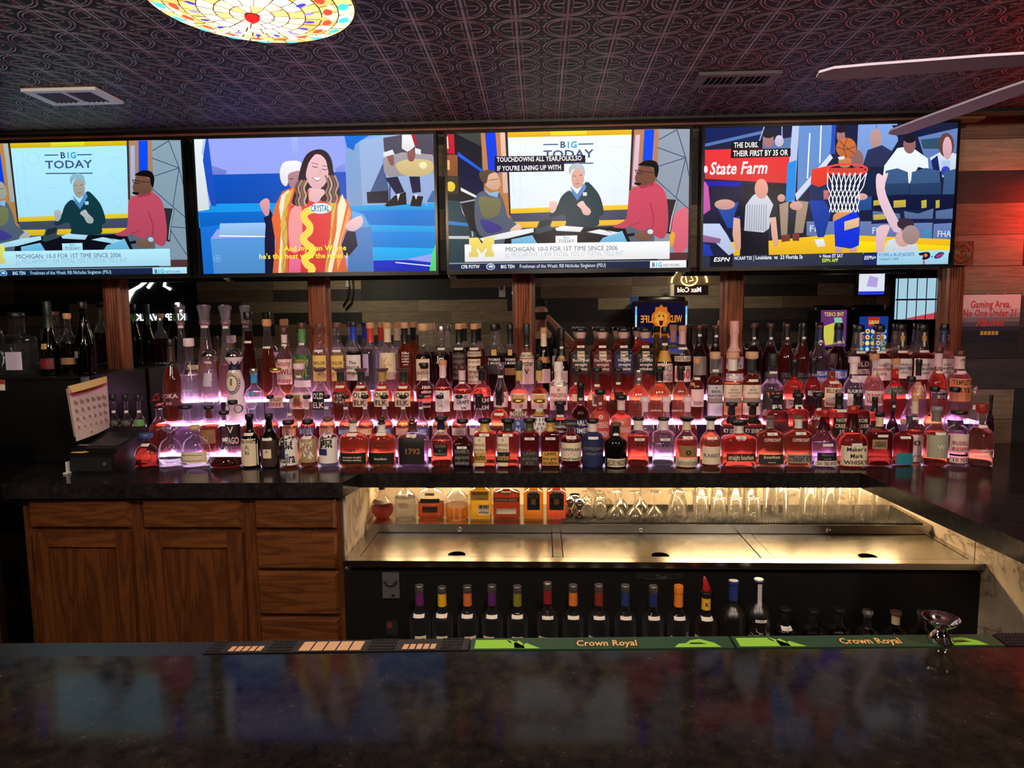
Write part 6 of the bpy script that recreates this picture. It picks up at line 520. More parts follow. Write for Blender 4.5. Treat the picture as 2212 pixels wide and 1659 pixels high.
# ------------------------------------------------------------------ worktops and fitted units
def slab(name, poly, z0, z1, m):
    b = MB(); n = len(poly); b.face([(x, y, z1) for x, y in poly]); b.face([(x, y, z0) for x, y in reversed(poly)])
    for i in range(n):
        (x, y), (u, v) = poly[i], poly[(i + 1) % n]; b.face([(x, y, z0), (u, v, z0), (u, v, z1), (x, y, z1)])
    return b.build(name, m)
tag(slab('back_counter', [(-2.9, 2.535), (-.780, 2.575), (-.752, 2.733), (1.283, 2.733), (1.345, 1.86), (1.385, 1.42), (3.3, 1.42), (3.3, YM - .004), (-2.9, YM - .004)], 1.006, 1.067, GRAN), 'black speckled worktop under the liquor bottles, turning forward at the right', 'counter')
def cabinet(x0, x1, doors, drawers, label):
    t = thing('base_cabinet', label, 'cabinet', ((x0 + x1) / 2, 2.8, 0), 'oak cabinets under the back counter'); cx, cyy = (x0 + x1) / 2, 2.8
    L = lambda b, n, m, p: b.build(n, m, p)
    b = MB(); b.box(x0 - cx, x1 - cx, 2.605 - cyy, 3.30 - cyy, .09, 1.005); L(b, 'carcass', OAK_V, t)
    b = MB(); b.box(x0 - cx, x1 - cx, 2.66 - cyy, 3.2 - cyy, 0, .09); L(b, 'toe_kick', mat('toe', (40, 26, 18), .6), t)
    for (a, c, z0, z1) in drawers:
        b = MB(); e = .012; f, r = 2.583 - cyy, 2.604 - cyy; A, C_ = a - cx, c - cx
        v = [(A, r, z0), (C_, r, z0), (C_, r, z1), (A, r, z1), (A + e, f, z0 + e), (C_ - e, f, z0 + e), (C_ - e, f, z1 - e), (A + e, f, z1 - e)]
        b.mesh(v, [(4, 5, 6, 7)] + [(k, (k + 1) % 4, 4 + (k + 1) % 4, 4 + k) for k in range(4)], smooth=False); L(b, 'drawer', OAK_H, t)
    for (a, c, z0, z1) in doors:
        A, C_ = a - cx, c - cx; w = .062
        b = MB(); b.box(A, A + w, 2.583 - cyy, 2.604 - cyy, z0, z1); b.box(C_ - w, C_, 2.583 - cyy, 2.604 - cyy, z0, z1)
        d = L(b, 'door', OAK_V, t)
        for p_, q_ in ((z1 - w, z1), (z0, z0 + w)):
            b = MB(); b.box(A + w, C_ - w, 2.584 - cyy, 2.604 - cyy, p_, q_); L(b, 'rail', OAK_H, d)
        b = MB(); b.box(A + w, C_ - w, 2.594 - cyy, 2.603 - cyy, z0 + w, z1 - w); L(b, 'panel', OAK_V, d)
cabinet(-2.108, -1.623, [(-2.06, -1.655, .12, .86)], [(-2.075, -1.655, .872, 1.0)], 'leftmost oak base cabinet, one door below one drawer')
cabinet(-1.622, -1.172, [(-1.590, -1.198, .12, .86)], [(-1.605, -1.198, .872, 1.0)], 'middle oak base cabinet with strongly figured door')
cabinet(-1.171, -.798, [], [(-1.148, -.815, .872, 1.0), (-1.148, -.815, .706, .858), (-1.148, -.815, .516, .696), (-1.148, -.815, .12, .506)], 'narrow oak cabinet with a stack of four drawers')
b = MB(); b.box(-.797, -.785, 2.62, 3.3, .0, 1.004); tag(b.build('end_panel', TILE), 'tiled end panel between the oak drawers and the cooler', 'panel')
# back splash and tiled side of the return counter
b = MB(); b.box(-.784, 1.70, 3.27, 3.30, .70, 1.005); struct(b.build('wall_splashback', TILE))
t = thing('tiled_side_wall', 'cream veined tile side under the return counter at the right', 'panel', (1.70, 2.0, 0))
b = MB(); b.box(-.018, .14, -.57, 1.27, 0, 1.004); b.build('backing', mat('grout', (58, 44, 34), .8), t)
for (y0, y1) in ((1.26, .62), (.614, .10), (.094, -.42), (-.426, -.57)):
    for z0, z1 in ((.0, .50), (.506, 1.003)):
        b = MB(); b.box(-.028, -.016, y1, y0, z0, z1); b.build('tile', TILE, t)
b = MB(); b.box(-.034, -.027, .05, .13, .38, .50); b.build('socket_plate', WHITE, t)

# ------------------------------------------------------------------ bottle cooler
X0, X1 = -.783, 1.672
t = thing('bottle_cooler', 'long black bar cooler with a steel deck of three sliding lids', 'cooler', (.45, 2.9, 0)); ox, oy = .45, 2.9
def cb(name, x0, x1, y0, y1, z0, z1, m, p): 
    b = MB(); b.box(x0 - ox, x1 - ox, y0 - oy, y1 - oy, z0, z1); return b.build(name, m, p)
cb('body', X0, X1, 2.575, 3.20, .06, .712, mat('cooler_black', (9, 9, 10), .5), t)
cb('base', X0 + .03, X1 - .03, 2.62, 3.15, 0, .06, BLACK, t)
b = MB(); b.box(X0 - ox, X1 - ox, 2.55 - oy, 2.60 - oy, .736, .760); b.box(X0 - ox, -.728 - ox, 2.60 - oy, 2.90 - oy, .738, .760); b.box(1.643 - ox, X1 - ox, 2.60 - oy, 2.90 - oy, .738, .760)
b.box(X0 - ox, X1 - ox, 2.60 - oy, 2.90 - oy, .715, .737); b.box(X0 - ox, X1 - ox, 2.90 - oy, 3.22 - oy, .715, .798); deck = b.build('deck', STEEL, t)
for a, c in ((-.726, .040), (.084, .852), (.906, 1.640)):
    b = MB(); b.box(a - ox, c - ox, 2.606 - oy, 2.893 - oy, .740, .7585); ld = b.build('lid', STEEL, t)
    b = MB(); b.box(a - .009 - ox, c + .009 - ox, 2.600 - oy, 2.899 - oy, .738, .7578); b.build('lid_gap_shade', mat('lid_gap_shade', (8, 8, 8), .8, 0, 0, .1), t)  # black rim around the lid, added as the shade of its gap
    m = (a + c) / 2; 
    b = MB(); q = [(m - .034 + .0 - ox, 2.618 - oy), (m + .034 - ox, 2.618 - oy)] + [(m + .034 * cos(u) - ox, 2.632 - oy + .030 * sin(u)) for u in [pi * k / 8 for k in range(9)]]
    b.face([(x, y, .7595) for x, y in q]); b.face([(x, y, .7585) for x, y in reversed(q)]); b.build('finger_recess', mat('recess', (4, 4, 4), 1., 0, 0, 0.), ld)
for a, c in ((.044, .080), (.856, .902)): cb('divider', a, c, 2.604, 2.895, .742, .7605, STEEL, t)
for x in (-.363, .43, 1.232):
    b = MB(); b.lathe([(.011, 0), (.011, .004), (.008, .006), (.003, .006)], 14); lk = b.build('lock', CHROME, t)
    for v in lk.data.vertices: v.co = (x - ox + v.co.x, 2.8995 - oy - v.co.z, .775 + v.co.y)
b = MB(); b.box(.363 - ox, .546 - ox, 2.5715 - oy, 2.5745 - oy, .683, .708, (20, 20, 22))
put_text(b, 'True', lambda x, z: (x - ox, 2.571 - oy, z), .46, .687, .016, .1, (70, 70, 74), True, .25); b.box(.40 - ox, .50 - ox, 2.571 - oy, 2.5716 - oy, .684, .6855, (70, 70, 74)); b.build('name_plate', PRINT, t)
# rubber shelf mats on the cooler's back ledge
for x0, x1, l in ((.085, .60, 'ribbed black rubber mat under the coupe glasses'), (.602, 1.12, 'ribbed black rubber mat under the rocks glasses'), (1.122, 1.64, 'ribbed black rubber mat under the pint glasses')):
    b = MB(); b.box(x0, x1, 2.918, 3.2, .7985, .803)
    x = x0 + .01
    while x < x1 - .01:
        b.mesh([(x, 2.922, .803), (x + .004, 2.922, .803), (x + .004 + .10, 3.19, .803), (x + .10, 3.19, .803), (x, 2.922, .807), (x + .004, 2.922, .807), (x + .104, 3.19, .807), (x + .10, 3.19, .807)] if x + .104 < x1 else [(x, 2.922, .803), (x + .004, 2.922, .803), (x1, 2.922 + 2.6 * (x1 - x - .004), .803), (x1 - .004, 2.922 + 2.6 * (x1 - x - .004), .803), (x, 2.922, .807), (x + .004, 2.922, .807), (x1, 2.922 + 2.6 * (x1 - x - .004), .807), (x1 - .004, 2.922 + 2.6 * (x1 - x - .004), .807)], [(4, 5, 6, 7), (0, 1, 5, 4), (1, 2, 6, 5), (3, 0, 4, 7)], smooth=False); x += .012
    tag(b.build('bar_mat', BLK2), l, 'mat', 'rubber mats on the cooler ledge')
# lamp strips under the counter that light the glasses
for x0, x1, st, l in ((-.74, .42, 4.2, 'warm strip lamp under the counter above the shelf bottles'), (.56, 1.60, 7.5, 'warm strip lamp under the counter above the tumblers')):
    t = thing('strip_lamp', l, 'lamp', ((x0 + x1) / 2, 3.02, .995), 'strip lamps under the counter'); h = (x1 - x0) / 2
    b = MB(); b.box(-h, h, -.03, .03, 0, .010); b.build('housing', WHITE, t)
    b = MB(); b.box(-h + .01, h - .01, -.022, .022, -.006, 0); b.build('diffuser', emis('strip_%g' % st, (255, 216, 156), st * 11.), t)
# speed rail on the cooler front
t = thing('speed_rail', 'black metal bottle rail along the cooler front', 'rail', (.45, 2.47, .42)); 
for nm, q in (('tray', (-1.0, 1.1, -.06, .06, -.006, 0)), ('front_lip', (-1.0, 1.1, -.064, -.06, -.006, .016)), ('back_lip', (-1.0, 1.1, .06, .064, -.006, .018)), ('end_plate', (-1.004, -1.0, -.064, .064, -.006, .016)), ('end_plate', (1.1, 1.104, -.064, .064, -.006, .016))):
    b = MB(); b.box(*q); b.build(nm, BLACK, t)
for x in (-.8, .05, .9):
    b = MB(); b.box(x - .015, x + .015, .064, .104, -.004, .016); b.build('bracket', BLACK, t)
# switch box and small plate on the cooler front
t = thing('opener', 'grey wall bottle opener fixed to the cooler front', 'bottle opener', (-.60, 2.574, .655))
b = MB(); b.box(-.034, .034, -.006, 0, -.055, .05); b.build('plate', GREYM, t)
b = MB(); b.tube([(.022 * cos(u), -.012, .022 + .02 * sin(u)) for u in [pi + pi * k / 8 for k in range(9)]], .005, 6); b.build('catch', mat('opener_ring', (70, 70, 74), .4, .6), t)
b = MB(); b.lathe([(.006, 0), (.006, .004)], 10, o=(.008, -.0065, -.043)); b.build('screw', BLACK, t)
b = MB(); b.box(-.625, -.577, 2.571, 2.574, .446, .505, (34, 32, 34)); b.box(-.62, -.6, 2.5702, 2.5712, .475, .5, (110, 44, 40)); tag(b.build('rating_plate', PRINT), 'small dark plate with red corner low on the cooler front', 'plate')

# ------------------------------------------------------------------ front bar
t = thing('front_bar', 'wide speckled dark bar top nearest the viewer', 'bar', (0, .8, 0))
b = MB(); n = [(-3.4, .25), (3.0, .25), (3.0, 1.335), (.95, 1.286), (-.16, 1.243), (-.66, 1.218), (-3.4, 1.12)]
b.face([(x, y - .8, 1.067) for x, y in n]); b.face([(x, y - .8, 1.02) for x, y in reversed(n)])
for i in range(7):
    (x, y), (u, v) = n[i], n[(i + 1) % 7]; b.face([(x, y - .8, 1.02), (u, v - .8, 1.02), (u, v - .8, 1.067), (x, y - .8, 1.067)])
b.build('bar_top', BARTOP, t)
b = MB(); n = [(-3.4, 1.12), (-.66, 1.218), (-.16, 1.243), (.95, 1.286), (3.0, 1.335), (3.0, 1.40), (.95, 1.348), (-.16, 1.303), (-.66, 1.283), (-3.4, 1.19)]
b.face([(x, y - .8, 1.061) for x, y in n]); b.face([(x, y - .8, 1.0) for x, y in reversed(n)])
for i in range(10):
    (x, y), (u, v) = n[i], n[(i + 1) % 10]; b.face([(x, y - .8, 1.0), (u, v - .8, 1.0), (u, v - .8, 1.061), (x, y - .8, 1.061)])
b.build('drip_rail', mat('rail_black', (24, 22, 24), .3), t)
b = MB(); b.box(-3.3, 2.9, .50 - .8, .56 - .8, 0, 1.02); b.build('bar_front', HEAD, t)
# rubber mats lying in the rail: yb is the y of the mat's customer edge at x
def edge(x): return 1.218 + (x + .66) * (.025 / .5) if x < -.16 else 1.243 + (x + .16) * (.043 / 1.11)
def railmat(name, x0, x1, label, cat, base, fn, grp):
    b = MB(); d = .05; z0, z1 = 1.0615, 1.069; g = .003
    pts = [(x0, edge(x0) + g), (x1, edge(x1) + g), (x1, edge(x1) + d), (x0, edge(x0) + d)]
    b.mesh([(x, y, z) for z in (z0, z1) for x, y in pts], [(4, 5, 6, 7), (0, 1, 5, 4), (1, 2, 6, 5), (2, 3, 7, 6), (3, 0, 4, 7)], base, False)
    m = lambda x, v, k=0: (x, edge(x) + g + v * d, z1 + .0004 + k * .0003)
    fn(b, m); return tag(b.build(name, PRINT), label, cat, grp)
def blackmat(b, m):
    for x0, x1, v0, v1 in ((-.612, -.545, .12, .5), (-.475, -.352, .08, .8), (-.275, -.208, .1, .5)):
        b.face([m(x0 - .008, v0 - .08), m(x1 + .008, v0 - .08), m(x1 + .004, v1 + .1), m(x0 - .004, v1 + .1)], (30, 24, 26)); w = (x1 - x0) / 5
        for i in range(5): b.face([m(x0 + i * w + .0015, v0, 1), m(x0 + (i + 1) * w - .0015, v0, 1), m(x0 + (i + 1) * w - .0005, v1, 1), m(x0 + i * w + .003, v1, 1)], (206, 162, 124))
    for i in range(84):
        x = -.650 + i * .0059
        if any(a - .012 < x < c + .012 for a, c in ((-.612, -.545), (-.475, -.352), (-.275, -.208))): continue
        for v in (.12, .36, .6, .84):
            p = m(x, v); b.lathe([(.0021, 0), (.0017, .003)], 6, o=p, cap0=False, col=(34, 34, 38))
railmat('bar_rail_mat', -.655, -.145, 'black studded rubber bar mat with three rows of tan blocks', 'mat', (20, 20, 22), blackmat, None)
def green(b, m, k0, l):
    def seg(pts, c): b.face([m(k0 + x, v, 1 if c[0] < 60 else 0) for x, v in pts], c)
    LG = (140, 200, 60); DK = (12, 30, 18)
    seg([(.007, .08), (.105, .08), (.098, .35), (.085, .62), (.075, .78), (.007, .78)], LG); seg([(.069, .72), (.075, .5), (.08, .5), (.073, .74)], DK)
    seg([(.085, .1), (.105, .1), (.10, .5), (.092, .72), (.083, .5)], LG); seg([(.098, .06), (.135, .06), (.120, .3), (.108, .5), (.10, .35)], LG)
    put_text(b, l, lambda x, v: m(k0 + x, v), .265, .2, .5, .125, (40, 26, 16), True, .05); 
    put_text(b, l, lambda x, v: (m(k0 + x, v)[0], m(k0 + x, v)[1], m(k0 + x, v)[2] + .0004), .265, .22, .45, .12, (226, 178, 110), True, .05)
    seg([(.395, .06), (.485, .06), (.475, .4), (.45, .72), (.43, .62), (.42, .38), (.405, .35)], LG); seg([(.425, .3), (.46, .3), (.45, .42), (.43, .42)], DK)
railmat('bar_rail_mat', -.140, .370, 'dark green bar mat nearest the black studded mat', 'mat', (30, 66, 42), lambda b, m: green(b, m, -.140, 'Crown Royal'), 'green bar mats on the front bar')
railmat('bar_rail_mat', .375, .890, 'dark green bar mat under the steel jigger', 'mat', (30, 66, 42), lambda b, m: green(b, m, .375, 'Crown Royal'), 'green bar mats on the front bar')
def stud(b, m):
    for i in range(40):
        for v in (.15, .4, .65, .9):
            b.lathe([(.0022, 0), (.0017, .003)], 6, o=m(.902 + i * .0062, v), cap0=False, col=(34, 34, 38))
railmat('bar_rail_mat', .896, 1.16, 'black studded bar mat at the right end of the front bar', 'mat', (18, 18, 20), stud, None)
def jigger(loc, r, h, label, grp=None, flip=False):
    t = thing('jigger', label, 'jigger', loc, grp)
    b = MB(); p = [(r * .72, 0), (r * .74, .001), (r * .30, h * .42), (r * .26, h * .46)]; b.lathe(p, 24, cap0=False, cap1=False); b.lathe([(r * .70, .0), (r * .24, h * .44)], 24, cap0=False, cap1=True)
    b.build('lower_cup', CHROME, t)
    b = MB(); b.lathe([(r * .26, h * .45), (r * .45, h * .58), (r * .78, h * .78), (r, h), (r * .96, h), (r * .74, h * .79), (r * .4, h * .6), (r * .1, h * .56)], 24, cap0=True, cap1=True); b.build('upper_cup', CHROME, t)
jigger((.778, 1.305, 1.0698), .0335, .046, 'polished steel jigger standing on the front bar rail')

# ------------------------------------------------------------------ lit step shelf
t = thing('lit_step_shelf', 'three-step acrylic bottle shelf glowing pink-violet on the counter', 'shelf', (0, 3.1, 1.067)); y0 = 3.1
def zst(a, c, x, L=-1.82, R=1.97): return a + (c - a) * (x - L) / (R - L)
STEPS = [(2.98, 3.09, -1.80, 1.935, 1.097), (3.09, 3.20, -1.815, 1.955, 1.220), (3.20, 3.325, -1.83, 1.975, 1.320)]
b = MB(); last = 1.0675
for (a, c, x0, x1, z) in STEPS:
    b.box(x0, x1, a + .001 - y0, 3.325 - y0, last - 1.067, z - .012 - 1.067); last = z - .012
b.build('step_body', mat('smoked_acrylic', (30, 24, 40), .15), t)
for i, (a, c, x0, x1, z) in enumerate(STEPS):
    b = MB(); n = 30
    for k in range(n):                                              # LED modules in the tread
        xa = x0 + (x1 - x0) * k / n; xb = x0 + (x1 - x0) * (k + 1) / n
        b.box(xa, xb, a - y0, c - y0, z - .011 - 1.067, z - .0006 - 1.067)
    b.build('lit_tread', emis('lit_acrylic', (255, 176, 236), 3.3), t)
    b = MB(); b.box(x0, x1, a - .005 - y0, a - .0002 - y0, z - .0105 - 1.067, z - .0012 - 1.067); b.build('lit_edge', emis('lit_acrylic_edge', (255, 216, 248), 4.5), t)

# ------------------------------------------------------------------ televisions
def build_tv(c, layers, label):
    x0, x1, z0, z1 = c; cx = (x0 + x1) / 2; t = thing('television', label, 'television', (cx, 3.2, z0 - .02), 'televisions over the mirrors'); O = Vector((cx, 3.2, z0 - .02))
    b = MB(); e = .011; 
    for (a, c_, p, q) in ((x0 - e, x1 + e, z0 - e * 1.6, z0), (x0 - e, x1 + e, z1, z1 + e), (x0 - e, x0, z0, z1), (x1, x1 + e, z0, z1)): b.box(a - cx, c_ - cx, -.036, .0, p - O.z, q - O.z)
    b.build('bezel', BEZEL, t)
    b = MB(); b.box(x0 - e - cx, x1 + e - cx, .0, .035, z0 - e - O.z, z1 + e - O.z); b.build('back_case', BLACK, t)
    b = MB(); b.box(-.2, .2, .035, .069, .2, .45); b.build('wall_bracket', BLACK, t)
    if x1 > -1.65:
        b = MB(); put_text(b, 'VIZIO', lambda x, z: (x, -.0366, z), .0, .0045, .007, .05, (70, 70, 74), True); b.build('maker_mark', PRINT, t)
    b = MB(); k = [0]; Y = -.031
    def m(p): return (p[0] * .0005 + x0 - cx, Y - k[0] * .00003, p[1] * .0005 + z0 - O.z)
    for L in layers:
        k[0] += 1
        if L[0] == 'p':
            pts = L[2]
            if L[3]:
                q = []; n = len(pts)
                for i in range(n):
                    p0, p1, p2, p3 = pts[i - 1], pts[i], pts[(i + 1) % n], pts[(i + 2) % n]
                    for u in (0, .33, .67):
                        q.append(tuple(.5 * (2 * p1[j] + (p2[j] - p0[j]) * u + (2 * p0[j] - 5 * p1[j] + 4 * p2[j] - p3[j]) * u * u + (3 * p1[j] - p0[j] - 3 * p2[j] + p3[j]) * u ** 3) for j in (0, 1)))
                pts = q
            W_, H_ = (x1 - x0) / .0005, (z1 - z0) / .0005
            pts = [(min(max(p[0], 0), W_), min(max(p[1], 0), H_)) for p in pts]
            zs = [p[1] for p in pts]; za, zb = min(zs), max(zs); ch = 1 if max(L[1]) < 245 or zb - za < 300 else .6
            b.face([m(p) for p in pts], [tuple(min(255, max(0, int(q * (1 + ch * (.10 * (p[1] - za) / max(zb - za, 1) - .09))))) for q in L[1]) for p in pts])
        elif L[0] == 'l':
            w = L[2] / .0005 / 2; pp = L[3]; n = len(pp); A = []; Bq = []
            for i in range(n):
                q0 = pp[max(i - 1, 0)]; q1 = pp[min(i + 1, n - 1)]; dx, dz = q1[0] - q0[0], q1[1] - q0[1]; d = sqrt(dx * dx + dz * dz) or 1
                A.append((pp[i][0] - dz / d * w, pp[i][1] + dx / d * w)); Bq.append((pp[i][0] + dz / d * w, pp[i][1] - dx / d * w))
            b.mesh([m(p) for p in A + Bq], [(i, i + 1, n + i + 1, n + i) for i in range(n - 1)], L[1], False)
        else:
            _, c_, txt, a, h, w, st = L
            put_text(b, txt, lambda x, z: m((x, z)), a[0], a[1], h, w, c_, 'b' in st, .22 if 'i' in st else 0., 'l', bool(w))
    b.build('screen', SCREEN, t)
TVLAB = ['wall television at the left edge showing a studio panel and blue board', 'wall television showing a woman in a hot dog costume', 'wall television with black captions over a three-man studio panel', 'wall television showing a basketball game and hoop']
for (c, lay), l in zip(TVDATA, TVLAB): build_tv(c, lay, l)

# ------------------------------------------------------------------ ceiling things
def vent(x0, x1, y0, y1, label, fc):
    t = thing('air_vent', label, 'vent', ((x0 + x1) / 2, (y0 + y1) / 2, ZC_), 'ceiling vents'); w, d = (x1 - x0) / 2, (y1 - y0) / 2; z = -.012; f = .025
    b = MB()
    for a in ((-w, w, -d, -d + f), (-w, w, d - f, d), (-w, -w + f * 1.4, -d + f, d - f), (w - f * 1.4, w, -d + f, d - f), (-.006, .006, -d + f, d - f)): b.box(a[0], a[1], a[2], a[3], z, -.0005)
    b.build('frame', fc, t)
    for i in range(12):
        x = -w + f * 1.6 + i * (2 * w - 3.2 * f) / 11
        if abs(x) < .01: continue
        b = MB(); b.mesh([(x - .008, -d + f, z + .001), (x - .006, -d + f, z), (x + .008, -d + f, z + .010), (x + .006, -d + f, z + .011), (x - .008, d - f, z + .001), (x - .006, d - f, z), (x + .008, d - f, z + .010), (x + .006, d - f, z + .011)], [(0, 1, 2, 3), (4, 7, 6, 5), (0, 4, 5, 1), (2, 6, 7, 3), (1, 5, 6, 2), (0, 3, 7, 4)], smooth=False); b.build('louver', mat('vent_dark', (46, 46, 56), .5), t)
vent(-1.96, -1.67, 2.58, 2.755, 'ceiling vent above the leftmost television', mat('vent_paint', (222, 224, 230), .45))
vent(.58, .88, 2.59, 2.725, 'dark ceiling vent near the ceiling fan', mat('vent_dim', (70, 62, 72), .5))
t = thing('ceiling_fan', 'ceiling fan whose two pale blades reach in at the right', 'fan', (1.347, 1.692, 2.3))
b = MB(); b.lathe([(.05, -.05), (.10, -.04), (.11, .02), (.08, .05), (.02, .06)], 24); b.build('motor', GREYM, t)
b = MB(); b.lathe([(.014, .06), (.014, .27)], 12); b.lathe([(.06, .255), (.06, .284)], 20); b.build('downrod', GREYM, t)
A0 = math.atan2(1.794 - 1.692, .699 - 1.347); A1 = math.atan2(2.385 - 1.692, 1.179 - 1.347)
for i in range(5):
    a = [A0, A1, A1 - 1.2566, A1 - 2.513, A0 + 1.2566][i]
    L_ = .66 if i == 0 else .72
    b = MB(); w = .034; z = .006
    pr = [(.12, w * .75), (.3, w), (.55, w), (L_ - .03, w * .9), (L_, w * .4)]
    top = [(r, h) for r, h in pr] + [(r, -h) for r, h in reversed(pr)]
    R = lambda r, h, zz: (r * cos(a) - h * sin(a), r * sin(a) + h * cos(a), zz + h * .12)
    n = len(top); b.mesh([R(r, h, 0) for r, h in top] + [R(r, h, z) for r, h in top], [tuple(range(n - 1, -1, -1)), tuple(range(n, 2 * n))] + [(k, (k + 1) % n, n + (k + 1) % n, n + k) for k in range(n)], smooth=False)
    bl = b.build('blade', mat('fan_blade', (196, 186, 214), .5), t)
    b = MB(); b.bar(R(.06, 0, .004), R(.16, 0, .004), .03, .008); b.build('blade_iron', GREYM, bl)
# stained glass bowl lamp
t = thing('stained_glass_lamp', 'glowing stained glass bowl lamp with jewelled rim on the ceiling', 'lamp', (-.680, 1.660, 2.455)); TL = t
ST = dict(a=(255, 232, 176), b=(255, 202, 120), c=(250, 176, 92), w=(255, 246, 220), n=(60, 56, 190), t=(60, 190, 214), r=(226, 70, 40), g=(214, 222, 190), p=(150, 130, 215), R_=(230, 30, 30))
Rb = .239; seg = 24
def bowl(r): return -.030 * (1 - (r / Rb) ** 2.0)
b = MB(); rings = [.016, .05, .085, .122, .160, .200, Rb]; rr = random.Random(3)
def bw(r, th, off=0.): return (r * cos(th), r * sin(th), bowl(min(r, Rb)) - off)
for i in range(len(rings) - 1):
    m = [10, 14, 18, 24, 30, 30][i]
    for k in range(m):
        ph = .5 * (i % 2); a0, a1 = 2 * pi * (k + ph) / m, 2 * pi * (k + 1 + ph) / m; g = .0016
        q0, q1 = rings[i] + g, rings[i + 1] - g; da0 = g / max(q0, .02); da1 = g / q1
        wob = rr.uniform(-.008, .008)
        pts = [bw(q0, a0 + da0), bw(q0, a1 - da0), bw((q0 + q1) / 2, a1 - da1 + wob), bw(q1, a1 - da1), bw(q1, (a0 + a1) / 2), bw(q1, a0 + da1), bw((q0 + q1) / 2, a0 + da1 + wob)]
        b.face(pts, ST[rr.choice(['w', 'w', 'a', 'a', 'w', 'b'] if i < 3 else ['a', 'b', 'b', 'c', 'a', 'g', 'c'])])  # paler middle and tan outer panes paint the bulb's falloff
def jewel(r, th, a, w, c, off=.002):
    b.face([bw(r + a * cos(u) * .5, th + (w * sin(u) * .5) / r, off) for u in [2 * pi * k / 10 for k in range(10)]], ST[c])
for k in range(18):
    th = 2 * pi * (k + .25) / 18
    jewel(.176, th + .07, .022, .036, 'r'); jewel(.186, th - .05, .016, .026, 'g'); jewel(.214, th, .026, .034, 't', .003)
    jewel(.132, th + .03, .026, .014, 'n' if k % 3 else 'p', .003)
    if k % 2: jewel(.165, th - .1, .018, .022, 'c', .003)
GLASSCOL = attr_mat('stained_glass', .3, 1.9)
me_o = None
SAVE = NEON; NEON = GLASSCOL; shade = b.build('shade', GLASSCOL, t); NEON = SAVE
b = MB(); 
for i, r in enumerate(rings): b.tube([bw(r, 2 * pi * k / 40, -.0012) for k in range(40)], .0016, 5, closed=True)
for i in range(len(rings) - 1):
    m = [10, 14, 18, 24, 30, 30][i]
    for k in range(m):
        a0 = 2 * pi * (k + .5 * (i % 2)) / m; b.tube([bw(rings[i], a0, -.0012), bw((rings[i] + rings[i + 1]) / 2, a0 + rr.uniform(-.02, .02), -.0012), bw(rings[i + 1], a0, -.0012)], .0013, 4)
b.build('leading', mat('lead_came', (44, 34, 26), .5, .5), t)
b = MB(); b.lathe([(.004, -.046), (.014, -.041), (.018, -.035), (.012, -.030), (.004, -.028)], 14); b.build('finial', emis('red_finial', (225, 40, 40), 1.4), t)
b = MB(); b.lathe([(Rb + .004, .0), (Rb + .006, .006), (Rb, .010), (.10, .09), (.09, .134), (.02, .134)], 40, cap0=False); b.build('canopy', mat('bronze_canopy', (60, 44, 30), .4, .7), t)
